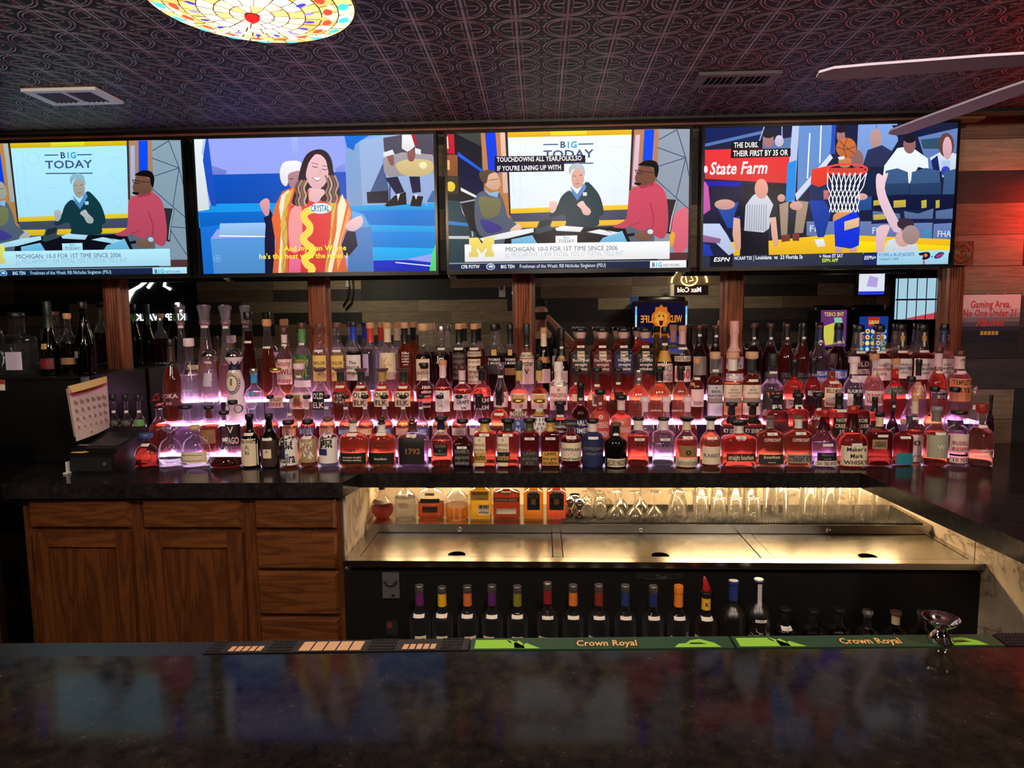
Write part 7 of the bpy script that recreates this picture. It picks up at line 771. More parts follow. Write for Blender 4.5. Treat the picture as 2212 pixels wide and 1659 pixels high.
# ------------------------------------------------------------------ bottles
KIND = dict(
 std=[(0, .88), (.015, .97), (.04, 1), (.60, 1), (.655, .96), (.69, .86), (.72, .70), (.75, .54), (.785, .43), (.83, .38), (.97, .37), (.975, .42), (1, .42)],
 shl=[(0, .86), (.02, .97), (.05, 1), (.50, 1), (.57, .97), (.63, .86), (.68, .68), (.725, .50), (.77, .39), (.83, .35), (.96, .34), (.97, .40), (1, .40)],
 shb=[(0, .88), (.02, .97), (.05, 1), (.56, 1), (.62, .96), (.66, .86), (.69, .70), (.715, .50), (.75, .38), (.80, .34), (.95, .33), (.96, .38), (1, .38)],
 shb2=[(0, .90), (.02, .98), (.05, 1), (.64, 1), (.70, .95), (.735, .84), (.76, .64), (.78, .46), (.81, .40), (1, .40)],
 bar=[(0, .88), (.03, .98), (.08, 1), (.34, 1), (.44, .96), (.52, .84), (.57, .68), (.61, .50), (.65, .38), (.70, .32), (.80, .29), (.97, .29), (1, .33)],
 bar2=[(0, .88), (.03, .98), (.06, 1), (.48, 1), (.54, .95), (.60, .78), (.64, .56), (.68, .40), (.74, .33), (1, .32)],
 old=[(0, .84), (.02, .95), (.06, 1), (.46, 1), (.54, .96), (.60, .86), (.66, .68), (.72, .48), (.78, .36), (.84, .33), (.97, .34), (1, .37)],
 cin=[(0, .84), (.015, .95), (.05, 1), (.18, 1), (.34, .93), (.5, .78), (.66, .60), (.8, .46), (.9, .40), (.97, .40), (1, .46)],
 cla=[(0, .82), (.03, .95), (.12, 1), (.22, .99), (.31, .90), (.40, .72), (.46, .76), (.54, .87), (.62, .86), (.72, .70), (.80, .54), (.86, .45), (.90, .50), (.95, .70), (.985, .82), (1, .82)],
 chp=[(0, .9), (.02, .98), (.05, 1), (.42, 1), (.52, .90), (.62, .70), (.72, .50), (.84, .38), (.95, .34), (1, .36)],
 chp2=[(0, .90), (.02, .98), (.05, 1), (.46, 1), (.56, .93), (.64, .78), (.72, .58), (.80, .44), (.88, .38), (1, .38)],
 tap=[(0, .84), (.02, .95), (.06, .99), (.30, 1), (.42, .97), (.52, .88), (.60, .72), (.68, .54), (.75, .42), (.83, .36), (1, .34)],
 sq=[(0, .93), (.015, .99), (.03, 1), (.70, 1), (.75, .97), (.78, .86), (.80, .64), (.82, .47), (.85, .42), (1, .42)],
 sq2=[(0, .93), (.015, .99), (.03, 1), (.58, 1), (.64, .97), (.68, .86), (.70, .62), (.73, .44), (.78, .40), (1, .40)],
 sqn=[(0, .92), (.015, .99), (.03, 1), (.50, 1), (.56, .95), (.60, .80), (.64, .56), (.70, .42), (.80, .38), (1, .38)],
 rab=[(0, .95), (.015, .99), (.03, 1), (.60, 1), (.645, .98), (.675, .90), (.70, .70), (.725, .54), (.76, .44), (.82, .40), (.88, .40), (.92, .50), (.95, .58), (1, .60)],
 jef=[(0, .90), (.02, .98), (.05, 1), (.56, 1), (.63, .98), (.69, .91), (.73, .78), (.76, .56), (.78, .36), (.82, .25), (.90, .23), (1, .25)],
 jefs=[(0, .93), (.02, .99), (.04, 1), (.60, 1), (.66, .98), (.705, .90), (.735, .72), (.76, .48), (.79, .30), (.84, .26), (1, .26)],
 stl=[(0, .90), (.02, .98), (.04, 1), (.52, 1), (.565, .96), (.64, .76), (.71, .56), (.76, .45), (.80, .40), (.97, .37), (1, .37)],
 **{'for': [(0, .93), (.02, .99), (.04, 1), (.54, 1), (.60, .95), (.635, .82), (.66, .66), (.70, .56), (.80, .48), (.95, .42), (1, .42)]},
 bas=[(0, .93), (.02, .99), (.03, 1), (.30, 1), (.31, .97), (.37, .97), (.38, 1), (.60, 1), (.64, .95), (.67, .82), (.70, .64), (.73, .52), (.78, .48), (1, .46)],
 bulb=[(0, .88), (.02, .97), (.05, .99), (.44, .93), (.50, .97), (.58, 1), (.65, .94), (.70, .76), (.74, .56), (.78, .46), (.84, .44), (1, .42)],
 hob=[(0, .90), (.02, .98), (.05, 1), (.54, 1), (.60, .94), (.66, .78), (.71, .58), (.76, .42), (.80, .36), (.86, .34), (1, .34)],
 cog=[(0, .50), (.03, .62), (.06, .70), (.13, .90), (.22, 1), (.32, 1), (.42, .92), (.50, .76), (.56, .58), (.61, .42), (.66, .32), (.74, .27), (1, .26)],
 dom=[(0, .95), (.03, 1), (.34, 1), (.44, .985), (.54, .94), (.63, .85), (.70, .72), (.75, .56), (.785, .38), (.81, .28), (.86, .25), (1, .25)],
 dom2=[(0, .93), (.03, 1), (.36, 1), (.50, .95), (.62, .82), (.70, .64), (.76, .44), (.80, .34), (.86, .30), (1, .30)],
 dec=[(0, .84), (.015, .95), (.04, 1), (.10, .98), (.16, .90), (.22, .74), (.26, .56), (.29, .42), (.32, .36), (.36, .33), (.39, .26), (.44, .20), (.7, .17), (1, .16)],
 mak=[(0, .94), (.02, .99), (.04, 1), (.46, 1), (.52, .96), (.56, .86), (.60, .70), (.65, .57), (.74, .46), (.86, .37), (1, .30)],
 hon=[(0, .90), (.02, .98), (.05, 1), (.54, 1), (.60, .96), (.65, .84), (.69, .66), (.73, .50), (.78, .40), (1, .36)],
 rail=[(0, .92), (.015, .99), (.03, 1), (.56, 1), (.60, .97), (.64, .87), (.67, .72), (.70, .52), (.73, .42), (.78, .39), (1, .36)])
SUP = dict(sq=(6, 1.), sq2=(6, 1.), sqn=(5, 1.), rab=(5, .82), jef=(2.4, .62), jefs=(3.2, .62), mak=(3.2, .86), dom=(2.2, .78), dom2=(2.4, .72), bas=(3.2, .8), **{'for': (4, .9)})
COLS = dict(w=(236, 230, 230), cr=(232, 216, 190), pk=(234, 206, 204), k=(20, 18, 22), k2=(26, 22, 26), k3=(24, 20, 24), g=(120, 112, 108), g2=(150, 144, 138), r=(168, 40, 44), mar=(86, 30, 40), nav=(32, 40, 84), nav2=(36, 44, 96), nav3=(24, 30, 58), dgr=(44, 46, 40), dgn=(34, 46, 34), dgl=(78, 74, 40),
 gold=(200, 158, 84), gold2=(206, 160, 70), gld=(176, 150, 90), gld2=(196, 170, 100), gldc=(196, 158, 80), br=(150, 112, 72), br2=(168, 140, 104), brn=(70, 40, 32), dbr=(56, 36, 32), ye=(238, 204, 110), gr=(24, 104, 62), grn=(90, 150, 80), gr2=(90, 110, 80), blu=(30, 60, 190), blu2=(60, 96, 190), blu3=(74, 92, 150), lav=(196, 176, 216), lav2=(206, 196, 226), sky=(60, 160, 220), sky2=(70, 150, 200), skyb=(60, 110, 170), or2=(226, 140, 96), cor=(214, 110, 90), red=(206, 60, 44), red2=(200, 74, 60), rdn=(140, 60, 50), pur=(96, 50, 90), cu=(196, 120, 84), gm=(140, 132, 128), gm2=(120, 112, 108), gry=(96, 92, 96), teal=(40, 130, 150), sage=(168, 166, 146), lbl=(196, 196, 206), pkw=(232, 200, 206), pnk=(226, 170, 170), whb=(226, 214, 206), whi=(240, 228, 224), cream=(226, 204, 170), cream2=(222, 200, 174), blk=(18, 17, 20), blk2=(20, 30, 24), ylb=(214, 176, 96), mar2=(90, 34, 44), waxr=(150, 30, 26), **{'or': (226, 130, 60), '': (0, 0, 0)})
# stopper: (share of the whole height, radius against the neck, colour, finish)
CAP = dict(cork=(.075, 1.15, (206, 152, 108), .6), wood=(.06, 1.3, (104, 72, 58), .5), wide=(.05, 1.75, (78, 56, 52), .5), bcork=(.09, 1.45, (210, 168, 134), .6), scrk=(.085, 1.12, (20, 18, 22), .35), scrb=(.08, 1.15, (84, 46, 38), .4), scrn=(.05, 1.12, (24, 26, 50), .4), scrm=(.045, 1.12, (92, 36, 34), .4), scrg=(.16, 1.1, (36, 42, 34), .4), scrdg=(.2, 1.08, (28, 40, 34), .4), scrgy=(.06, 1.15, (140, 136, 140), .4), silv=(.09, 1.15, (170, 164, 164), .3), gold=(.06, 1.5, (206, 172, 100), .3),
 blk=(.075, 1.45, (18, 17, 20), .4), blks=(.05, 1.3, (18, 17, 20), .4), blkb=(.085, 1.5, (24, 22, 24), .4), blkt=(.06, 1.9, (26, 20, 22), .4), blkw=(.06, 1.7, (16, 15, 18), .35), blkw2=(.10, 1.9, (22, 20, 24), .3), blksq=(.13, 1.45, (16, 15, 18), .4), blucap=(.13, 1.7, (60, 84, 150), .4), white=(.09, 1.4, (236, 214, 220), .5), long=(.17, 1.1, (28, 44, 40), .4), wax=(.17, 1.15, (230, 200, 196), .4), waxr=(.10, 1.2, (170, 34, 28), .3), waxr2=(.14, 1.2, (150, 44, 30), .3), wcap=(.15, 1.25, (66, 46, 44), .5))
def profile(kind, Hg, w):
    return [(r * w, t * Hg) for t, r in KIND[kind]]
def rad_at(pr, z):
    for (r0, z0), (r1, z1) in zip(pr, pr[1:]):
        if z <= z1: return r0 + (r1 - r0) * ((z - z0) / (z1 - z0) if z1 > z0 else 0)
    return pr[-1][0]
def bottle(loc, H, w, kind, liq, fill, cap, nb, labs, tagz, label, cat='bottle', group=None, dmax=None, name='liquor_bottle'):
    e, dp = SUP.get(kind, (2., 1.)); fill = float(fill)
    if dmax and w * dp > dmax: dp = dmax / w
    t = thing(name, label, cat, loc, group)
    hf = CAP[cap][0] if cap in CAP else {'crys': .19, 'dome': .10, 'rabc': .055, 'jewel': .25, 'glas': .10, 'glas2': .15, 'ball': .13, 'gball': .11, 'pour': .2, None: 0}[cap]
    Hg = H * (1 - hf); pr = profile(kind, Hg, w); n = 26 if w > .03 else 20; rn = pr[-1][0]
    if e > 3: n = 32
    painted = {'mil': (236, 224, 226), 'nav4': (40, 48, 92)}.get(liq)
    gm = GLT.get(liq, GLASS)
    if painted: gm = cm(painted, .2)
    elif liq == 'blk': gm = mat('black_glass', (10, 8, 9), .08)
    if kind == 'hob': gm = CRYST
    b = MB(); q = pr
    if kind == 'hob':                                             # cut facets over the body
        q = []; 
        for i in range(25):
            z = Hg * .62 * i / 24; q.append((rad_at(pr, z) * (1 + .03 * (i % 2)), z))
        q += [p for p in pr if p[1] > Hg * .63]
    if kind == 'hon': b.lathe(q, n, 2, dp); 
    else: b.lathe(q, n, e, dp, cap1=False)
    b.build('glass', gm, t)
    if liq not in ('blk',) and not painted and fill > 0:
        zf = fill * Hg; b = MB(); iw = .94
        lp = [(r * iw, z) for r, z in pr if .02 * Hg < z < zf]; lp = [(pr[2][0] * .90, .016 * Hg + .003)] + lp + [(rad_at(pr, zf) * iw, zf)]
        b.lathe(lp, n, e, dp); b.build('liquid', liquid('liquid_' + liq, LIQ[liq]), t)
    def surf(x, z, off):
        r = rad_at(pr, z); u = min(abs(x) / max(r, 1e-4), .985); return -(r * dp * (1 - u ** e) ** (1 / e)) - off
    def area(b, x0, x1, z0, z1, off, col, shape=None):
        nx, nz = 10, max(2, int((z1 - z0) / .012) + 1); vs = []
        for j in range(nz + 1):
            z = z0 + (z1 - z0) * j / nz
            for i in range(nx + 1):
                x = x0 + (x1 - x0) * i / nx; rr_ = rad_at(pr, z) * .98; x = max(min(x, rr_), -rr_)
                zz = z + (shape(i / nx, j / nz) if shape else 0); vs.append((x, surf(x, zz, off), zz))
        b.mesh(vs, [(j * (nx + 1) + i, j * (nx + 1) + i + 1, (j + 1) * (nx + 1) + i + 1, (j + 1) * (nx + 1) + i) for j in range(nz) for i in range(nx)], col)
    # neck band
    if nb:
        z0 = Hg * (.80 if cap != 'wax' and nb != 'waxr' else .72); b = MB()
        c = COLS[nb]; zs = [z0 + (Hg * .995 - z0) * k / 4 for k in range(5)]
        b.lathe([(rad_at(pr, z) * 1.03 + .0006, z) for z in zs], n, e if e < 3 else 2, dp if e < 3 else 1 if dp > .8 else dp, cap0=False, cap1=False)
        b.build('neck_band', cm(c, .4) if nb != 'waxr' else thin_glass('red_wax', (.42, .05, .04), .2, .6), t)
    # stopper
    z = Hg; b = MB(); dpc = dp if dp < .7 else 1
    if cap in CAP:
        h, rf, c, ro = CAP[cap]; h *= H; r = rn * rf
        if cap == 'wax': c = COLS.get(nb, c)
        if cap == 'wide' or cap == 'blkw': pf = [(rn * .95, -.004), (r * .82, 0), (r * .86, h * .3), (r, h * .75), (r, h * .95), (r * .93, h)]
        elif cap == 'waxr': pf = [(rn * 1.1, -h * .2), (r, 0), (r * .98, h * .8), (r * .8, h)]
        elif cap == 'blksq': pf = [(r, 0), (r, h), (r * .98, h)]
        elif cap in ('cork', 'bcork', 'gold') : pf = [(rn * .9, -.006), (r * .98, 0), (r, h * .15), (r, h * .82), (r * .93, h * .95), (r * .75, h)]
        else: pf = [(rn * .9, -.004), (r * .98, 0), (r, h * .08), (r, h * .9), (r * .95, h * .97), (r * .85, h)]
        b.lathe([(p, z + y) for p, y in pf], n, 8 if cap == 'blksq' else 2, dpc if cap != 'blksq' else 1)
        b.build('stopper', cm(c, ro, .9 if cap in ('silv', 'gold') else 0.), t)
    elif cap == 'crys':
        h = hf * H; b.lathe([(rn * .9, z - .004), (rn * 1.15, z), (rn * 1.15, z + h * .08), (rn * .98, z + h * .12), (rn * 1.05, z + h * .3), (rn * 1.35, z + h * .75), (rn * 1.55, z + h * .93), (rn * 1.1, z + h)], 10, smooth=False); b.build('stopper', CRYST, t)
        b = MB(); b.lathe([(rn * 1.02, z - .012), (rn * 1.06, z - .003)], 16, cap0=False, cap1=False); b.build('collar', cm((196, 130, 110), .3, .7), t)
    elif cap == 'dome':
        h = hf * H; r = rn * 1.02; b.lathe([(r, z)] + [(r * cos(a), z + .004 + h * sin(a)) for a in [pi / 2 * k / 8 for k in range(8)]] + [(.001, z + h)], 28); d = b.build('stopper', mat('silver_dome', (214, 214, 214), .07, 1.), t)
        b = MB()
        for k in range(28):
            a = 2 * pi * k / 28; b.lathe([(.0004, -.0016), (.0016, 0), (.0004, .0016)], 5, o=(r * cos(a), r * sin(a), z + .002))
        b.build('bead_rim', mat('silver_dome'), d)
    elif cap == 'rabc':
        h = hf * H; b.lathe([(rn * 1.0, z), (rn * 1.02, z + h * .2), (rn * 1.02, z + h * .9), (rn * .95, z + h)], n, 2); b.build('stopper', cm((18, 17, 20), .35), t)
        b = MB(); b.lathe([(rn * .6, Hg * .9), (rn * .8, Hg * .96), (rn * .8, Hg)], 16); b.build('cork', cm((226, 190, 178), .6), t)
    elif cap == 'jewel':
        h = hf * H; r = w * .74
        b.lathe([(rn * .9, z - .004), (rn * 1.3, z), (rn * 1.3, z + h * .12), (rn * .8, z + h * .22), (r * .95, z + h * .38), (r, z + h * .48), (r * .55, z + h * .82), (r * .3, z + h)], 8, smooth=False); b.build('stopper', thin_glass('amber_crystal', (.86, .50, .36), .04, 1.5, .14), t)
    elif cap in ('glas', 'glas2'):
        h = hf * H; r = rn * (1.25 if cap == 'glas' else 2.1); b.lathe([(rn * .8, z - .006), (rn * .9, z), (r, z + h * .25), (r * 1.05, z + h * .6), (r * .9, z + h * .95), (r * .6, z + h)], 18); b.build('stopper', CRYST, t)
    elif cap in ('ball', 'gball'):
        h = hf * H; r = h * .5; b.lathe([(rn * 1.1, z - .002), (rn * 1.2, z + h * .1)] + [(max(r * 1.15 * sin(a), .001), z + h * .55 - r * .95 * cos(a)) for a in [pi * (k + 2) / 14 for k in range(13)]], 20); b.build('stopper', cm((58, 34, 32), .35) if cap == 'ball' else cm((150, 112, 84), .2, .9), t)
    # labels and lettering
    for li_, L in enumerate(labs):
        z0, z1, fr, c, txt, tc = L[:6]; dx = (L[6] if len(L) > 6 else 0) * w
        z1 = min(z1, Hg * .97)
        if z1 - z0 < .004: continue
        b = MB(); hw = w * fr; off = .0009 + .0003 * li_
        if c:
            sh = None
            if kind == 'rab': sh = lambda u, v, d=(z1 - z0): (-.16 * d * u if v < .5 else 0) * (1 - v) * 1.6 + (0)
            area(b, dx - hw, dx + hw, z0, z1, off, COLS[c], sh)
        if txt:
            ls = txt.split('|'); lh = (z1 - z0) / len(ls)
            for i, s in enumerate(ls):
                if not s.strip(): continue
                h = lh * .62; zz = z1 - lh * (i + 1) + lh * .2
                if c == '' : h = lh * .7
                put_text(b, s.rstrip() if not s.startswith('  ') else s, lambda x, q: (x, surf(x, q, off + .0007), q), dx, zz, h, hw * 1.78, COLS[tc], True)
        b.build('label' if c else 'print', PRINT, t)
    if kind == 'cla' and painted:                                  # painted leaf ring and petals
        b = MB(); zc = Hg * .60; rx, rz = w * .62, Hg * .14
        for k in range(26):
            a = 2 * pi * k / 26
            for s in (-1, 1):
                cx, cz = (rx + s * .0035) * cos(a), zc + (rz + s * .0045) * sin(a); d = a + pi / 2 + s * .5; l = .0065
                pts = [(cx + l * cos(d), cz + l * sin(d)), (cx - .0026 * sin(d), cz + .0026 * cos(d)), (cx - l * cos(d), cz - l * sin(d)), (cx + .0026 * sin(d), cz - .0026 * cos(d))]
                b.face([(x, surf(x, q, .0012), q) for x, q in pts], (26, 32, 84))
        b.build('leaf_ring', PRINT, t)
        for s in (-1, 1):
            b = MB()
            for k in range(16):
                a = 2 * pi * k / 16; cx, cz = s * w * .55 + .015 * cos(a), Hg * .22 + .018 * sin(a); d = a + pi / 2; l = .006
                b.face([(x, surf(x, q, .0012), q) for x, q in ((cx + l * cos(d), cz + l * sin(d)), (cx - .0024 * sin(d), cz + .0024 * cos(d)), (cx - l * cos(d), cz - l * sin(d)), (cx + .0024 * sin(d), cz - .0024 * cos(d)))], (26, 32, 84))
            b.build('leaf_loop', PRINT, t)
        b = MB()
        nk = []
        for k in range(24):
            a = 2 * pi * k / 24; zt = Hg * (.955 if k % 4 == 2 else .90 if k % 2 else .885)
            nk.append((a, zt))
        for k in range(24):
            (a0, t0), (a1, t1) = nk[k], nk[(k + 1) % 24]; zb = Hg * .805
            P = lambda a, q: ((rad_at(pr, q) + .0012) * cos(a), (rad_at(pr, q) + .0012) * sin(a), q)
            zm = Hg * .86
            b.face([P(a0, zb), P(a1, zb), P(a1, zm), P(a0, zm)], (22, 26, 70)); b.face([P(a0, zm), P(a1, zm), P(a1, t1), P(a0, t0)], (22, 26, 70))
        b.build('petal_collar', PRINT, t)
    if tagz:
        z0, txt = tagz; b = MB(); z0 = min(z0, Hg * .9); r = rad_at(pr, z0); hw = min(.021, r * .8); area(b, -hw, hw, z0 - .0055, z0 + .0055, .0012, (236, 230, 224))
        if txt: put_text(b, txt, lambda x, q: (x, surf(x, q, .0019), q), 0, z0 - .0032, .0062, hw * 1.2, (90, 84, 84), False)
        b.build('price_tag', PRINT, t)
    return t
ROWP = {1: 'at the counter front', 2: 'on the lowest lit step', 3: 'on the middle lit step', 4: 'on the top lit step'}
GRPP = {1: 'bottles along the counter front', 2: 'bottles on the lowest lit step', 3: 'bottles on the middle lit step', 4: 'bottles on the top lit step'}
ORD = ['leftmost', 'second from left', 'third from left', 'fourth from left', 'fifth from left', 'sixth from left']
NUM = {2: 'two', 3: 'three', 4: 'four', 5: 'five', 6: 'six'}
from collections import Counter
cnt = Counter((q[0], q[13]) for q in BOTTLES); seen = Counter()
for q in BOTTLES:
    row, x, y, z, H, w, kind, liq, fill, cap, nb, labs, tg, look = q
    key = (row, look); lb = look + ' ' + ROWP[row]
    if cnt[key] > 1:
        lb = look + ', ' + (ORD[seen[key]] + ' of ' + NUM[cnt[key]]); seen[key] += 1
    bottle((x, y, z), H, w, kind, liq, fill, cap, nb, labs, tg, lb, group=GRPP[row], dmax=.049 if row > 1 else .062)
# ------------------------------------------------------------------ bottles on the cooler shelf (necks hide behind the counter edge)
SH = 'bottles on the cooler shelf'; LS = 'on the cooler shelf'
for x, w, H, kind, liq, fill, cap, nb, labs, tg, l in (
 (-.728, .052, .195, 'cog', 'dkr2', .34, 'wcap', 'dbr', [(.074, .090, .9, 'gm', '', 'k')], None, 'round dark decanter with metal belt'),
 (-.622, .050, .19, 'shb', 'clr', .55, 'cork', None, [(.05, .085, .5, '', 'PATRON', 'g')], (.115, ''), 'clear squat bottle with etched lettering'),
 (-.504, .062, .19, 'jef', 'amb2', .42, 'blk', 'k2', [(.035, .062, .55, 'dbr', '', 'k'), (.078, .098, .7, 'dbr', '', 'k')], (.118, '4.50'), 'oval bottle with dark brown paper labels'),
 (-.386, .053, .19, 'hob', 'amber', .38, 'glas', None, [], None, 'cut-glass decanter of honey whiskey'),
 (-.277, .050, .195, 'sq', 'gold', .9, 'blk', None, [(.095, .135, .8, 'ye', 'MIDDLE|West', 'or'), (.03, .075, .5, 'cr', 'RYE|whiskey', 'k', .35)], None, 'square bottle with bright yellow label'),
 (-.160, .063, .19, 'jefs', 'dkr2', .70, 'wood', None, [(.085, .103, .9, 'mar', 'WOODFORD RESERVE', 'cr'), (.03, .055, .7, 'cr', '', 'k')], (.125, ''), 'wide flask of red whiskey with maroon band'),
 (-.038, .0455, .185, 'sq', 'amber', .86, 'blk', None, [(.05, .125, .62, 'k', 'BRIX||', 'g'), (.075, .1, .22, 'br', '', 'k')], (.13, '14.00'), 'square bright amber bottle with black label'),
 (.065, .0455, .185, 'sq', 'red', .86, 'blk', None, [(.05, .125, .7, 'k', 'PENDLETON||', 'g'), (.075, .1, .25, 'br', '', 'k')], (.13, ''), 'square deep red bottle with black label')):
    bottle((x, 2.995, .7985), H, w, kind, liq, fill, cap, nb, labs, tg, l + ' ' + LS, group=SH)

# ------------------------------------------------------------------ glasses upside down on the mats
def tumbler(x, y, r0, r1, h, label, grp, style='rocks'):
    b = MB(); th = .0022; z = .8075
    if style == 'rocks': pr = [(r0, 0), (r0 * .99, h * .5), (r1, h * .97), (r1 * .93, h), (.001, h), (.001, h - .010), (r1 * .88, h - .011), (r0 - th, .002), (r0 - th * .5, 0)]
    elif style == 'coupe': pr = [(r0, 0), (r0 * .99, .008), (r0 * .82, h * .22), (r0 * .45, h * .36), (r0 * .16, h * .44), (r0 * .11, h * .6), (r0 * .12, h * .85), (r0 * .3, h * .93), (r1, h * .975), (r1, h), (.001, h * .985)]; pr += [(.001, h * .40), (r0 * .42, h * .33), (r0 * .79, h * .2), (r0 * .96, .007), (r0 * .985, 0)]
    elif style == 'tulip': pr = [(r0, 0), (r0 * .97, h * .1), (r0 * .55, h * .62), (r0 * .34, h * .78), (r0 * .38, h * .86), (r1, h * .95), (r1, h), (.001, h), (.001, h * .78), (r0 * .30, h * .74), (r0 * .52, h * .60), (r0 * .94, h * .1), (r0 * .97, 0)]
    elif style == 'snifter': pr = [(r0 * .7, 0), (r0 * .92, h * .2), (r0, h * .42), (r0 * .85, h * .62), (r0 * .4, h * .76), (r0 * .3, h * .82), (r1, h * .95), (r1, h), (.001, h), (.001, h * .74), (r0 * .36, h * .72), (r0 * .8, h * .6), (r0 * .95, h * .42), (r0 * .88, h * .2), (r0 * .67, 0)]
    b.lathe(pr, 24 if style != 'cut' else 12, cap0=False, cap1=False, o=(0, 0, 0))
    return tag(b.build('drinking_glass', TUMB, None, (x, y, z)), label, 'glass', grp)
GG = {'snifter': 'small stemless glasses on the shelf', 'coupe': 'upturned coupe glasses on the shelf', 'tulip': 'upturned bell glasses on the shelf', 'rocks': 'upturned tumblers on the shelf'}
for x, y, r0, r1, h, st, l in (
 (.205, 3.00, .030, .022, .085, 'snifter', 'small upturned glass right behind the steel jiggers'), (.262, 2.985, .028, .024, .092, 'snifter', 'small ribbed upturned glass between jiggers and coupes'),
 (.205, 3.085, .030, .022, .09, 'snifter', 'small upturned glass at the back behind the jiggers'), (.268, 3.09, .03, .022, .09, 'snifter', 'small upturned glass at the back left of the coupes'),
 (.332, 2.99, .040, .027, .118, 'coupe', 'leftmost upturned coupe glass of the front trio'), (.415, 2.975, .041, .031, .118, 'coupe', 'middle upturned coupe glass of the front trio'), (.500, 2.975, .041, .031, .122, 'coupe', 'rightmost upturned coupe glass of the front trio'),
 (.365, 3.09, .038, .028, .135, 'coupe', 'upturned coupe glass at the back left'), (.455, 3.085, .038, .028, .135, 'coupe', 'upturned coupe glass at the back right'),
 (.602, 2.985, .048, .028, .120, 'tulip', 'wide bell glass standing upside down by the coupes'), (.63, 3.10, .048, .028, .135, 'tulip', 'bell glass upside down behind its twin'),
 (.71, 2.99, .034, .030, .098, 'rocks', 'upturned tumbler leftmost of the front four'), (.785, 2.985, .034, .030, .094, 'rocks', 'upturned tumbler second of the front four'), (.86, 2.985, .034, .030, .094, 'rocks', 'upturned tumbler third of the front four'), (.937, 2.985, .034, .030, .094, 'rocks', 'upturned tumbler last of the front four'),
 (.73, 3.09, .035, .031, .115, 'rocks', 'upturned tumbler first in the back row'), (.81, 3.09, .035, .031, .115, 'rocks', 'upturned tumbler second in the back row'), (.885, 3.09, .034, .031, .12, 'rocks', 'upturned tumbler third in the back row'), (.958, 3.10, .032, .031, .12, 'rocks', 'upturned tumbler last in the back row'),
 (1.032, 3.04, .034, .036, .15, 'rocks', 'tall patterned tumbler left of the pint glasses'), (1.095, 3.10, .036, .040, .155, 'rocks', 'tall patterned tumbler behind the front one'), (1.105, 2.985, .037, .040, .142, 'rocks', 'front patterned tumbler beside the pint glasses'),
 (1.185, 2.99, .036, .029, .148, 'rocks', 'first upturned pint glass of four'), (1.262, 2.99, .036, .029, .148, 'rocks', 'second upturned pint glass of four'), (1.338, 3.00, .036, .029, .148, 'rocks', 'third upturned pint glass of four'), (1.420, 2.985, .040, .031, .155, 'rocks', 'largest upturned pint glass at the end of four'),
 (1.23, 3.11, .036, .030, .155, 'rocks', 'upturned pint glass at the back left'), (1.32, 3.11, .036, .030, .155, 'rocks', 'upturned pint glass at the back right'), (1.51, 3.02, .034, .036, .125, 'rocks', 'square dark-reflecting tumbler at the right end')):
    tumbler(x, y, r0, r1, h, l + ' on the cooler shelf', GG[st], st)
for x, y, l in ((.128, 3.01, 'steel jigger beside the red whiskey'), (.168, 2.972, 'front steel jigger before the small glasses'), (.152, 3.075, 'steel jigger at the back of three')):
    jigger((x, y, .8075), .026, .078, l + ' on the cooler shelf', 'jiggers on the cooler shelf')

# ------------------------------------------------------------------ speed rail bottles
RG = 'bottles in the speed rail'; LR = 'in the speed rail'
PRI = {'': None}
rail = [(905, -.467, .698, 'k', 'silv', (104, 40, 100), 'purple-necked', .3), (954, -.381, .693, 'k', 'silv', (226, 176, 40), 'yellow-necked', .1), (1010, -.284, .697, 'k', 'silv', (206, 110, 60), 'burnt orange-necked', .5), (1063, -.191, .70, 'k', 'silv', (92, 40, 110), 'violet-necked', -.5), (1117, -.095, .698, 'k', 'silv', (130, 124, 48), 'olive-necked', 0), (1183, .019, .712, 'k', 'silv', (138, 34, 42), 'dark red-necked', -.6), (1239, .115, .703, 'k', 'silv', (226, 120, 50), 'bright orange-necked', .1), (1294, .211, .705, 'k', 'silv', (130, 48, 40), 'brick-necked', -.8), (1352, .31, .704, 'k', 'silv', (40, 56, 110), 'blue-necked', .6), (1412, .414, .702, 'k', 'silv', (34, 50, 106), 'navy-necked', .2)]
cols10 = ['clr'] * 10
CLR2 = cm((176, 174, 172), .3, .85)
for i, (px, x, zt, tc, cp, c, nm, dxl) in enumerate(rail):
    key = 'rail%d' % i; COLS[key] = c
    l = ['purple-necked flavoured vodka bottle at the left end', 'yellow-necked clear bottle second from the left end', 'burnt orange-necked clear bottle between yellow and violet ones', 'violet-necked clear bottle left of the olive one', 'olive-necked clear bottle between violet and red ones', 'dark red-necked clear bottle right of the olive one', 'bright orange-necked clear bottle right of the dark red one', 'brick-necked clear bottle left of the two blue ones', 'blue-necked clear bottle with label turned away', 'navy-necked clear bottle left of the orange wax top'][i]
    bottle((x, 2.465, .42), zt - .42, .041, 'rail', 'clr', .6, 'silv', key, [(.02, .095, .5, 'cr', '', 'k', dxl * .55), (.03, .085, .36, ['mar', 'br', 'br', 'dgn', 'mar', 'mar', 'br', 'br', 'gm', 'mar'][i], '', 'k', dxl * .55), (.205, .228, .12, '', '|', 'w')], (.168, ''), l + ' ' + LR, group=RG)
COLS['railo'] = (232, 132, 44); CAP['orwax'] = (.10, 1.18, (232, 132, 44), .4); CAP['bluec'] = (.05, 1.2, (34, 48, 120), .4); CAP['silvtop'] = (.02, 1.1, (180, 180, 200), .3)
FROST = thin_glass('frosted_glass', (.42, .40, .38), .35, .5, .10)
bottle((.508, 2.465, .42), .284, .041, 'rail', 'clr', .5, 'orwax', 'railo', [(.03, .10, .8, 'pk', '~~~~~|Vodka', 'r')], (.168, ''), 'clear bottle with orange wax cap and pale label ' + LR, group=RG)
COLS['rk'] = (232, 184, 60)
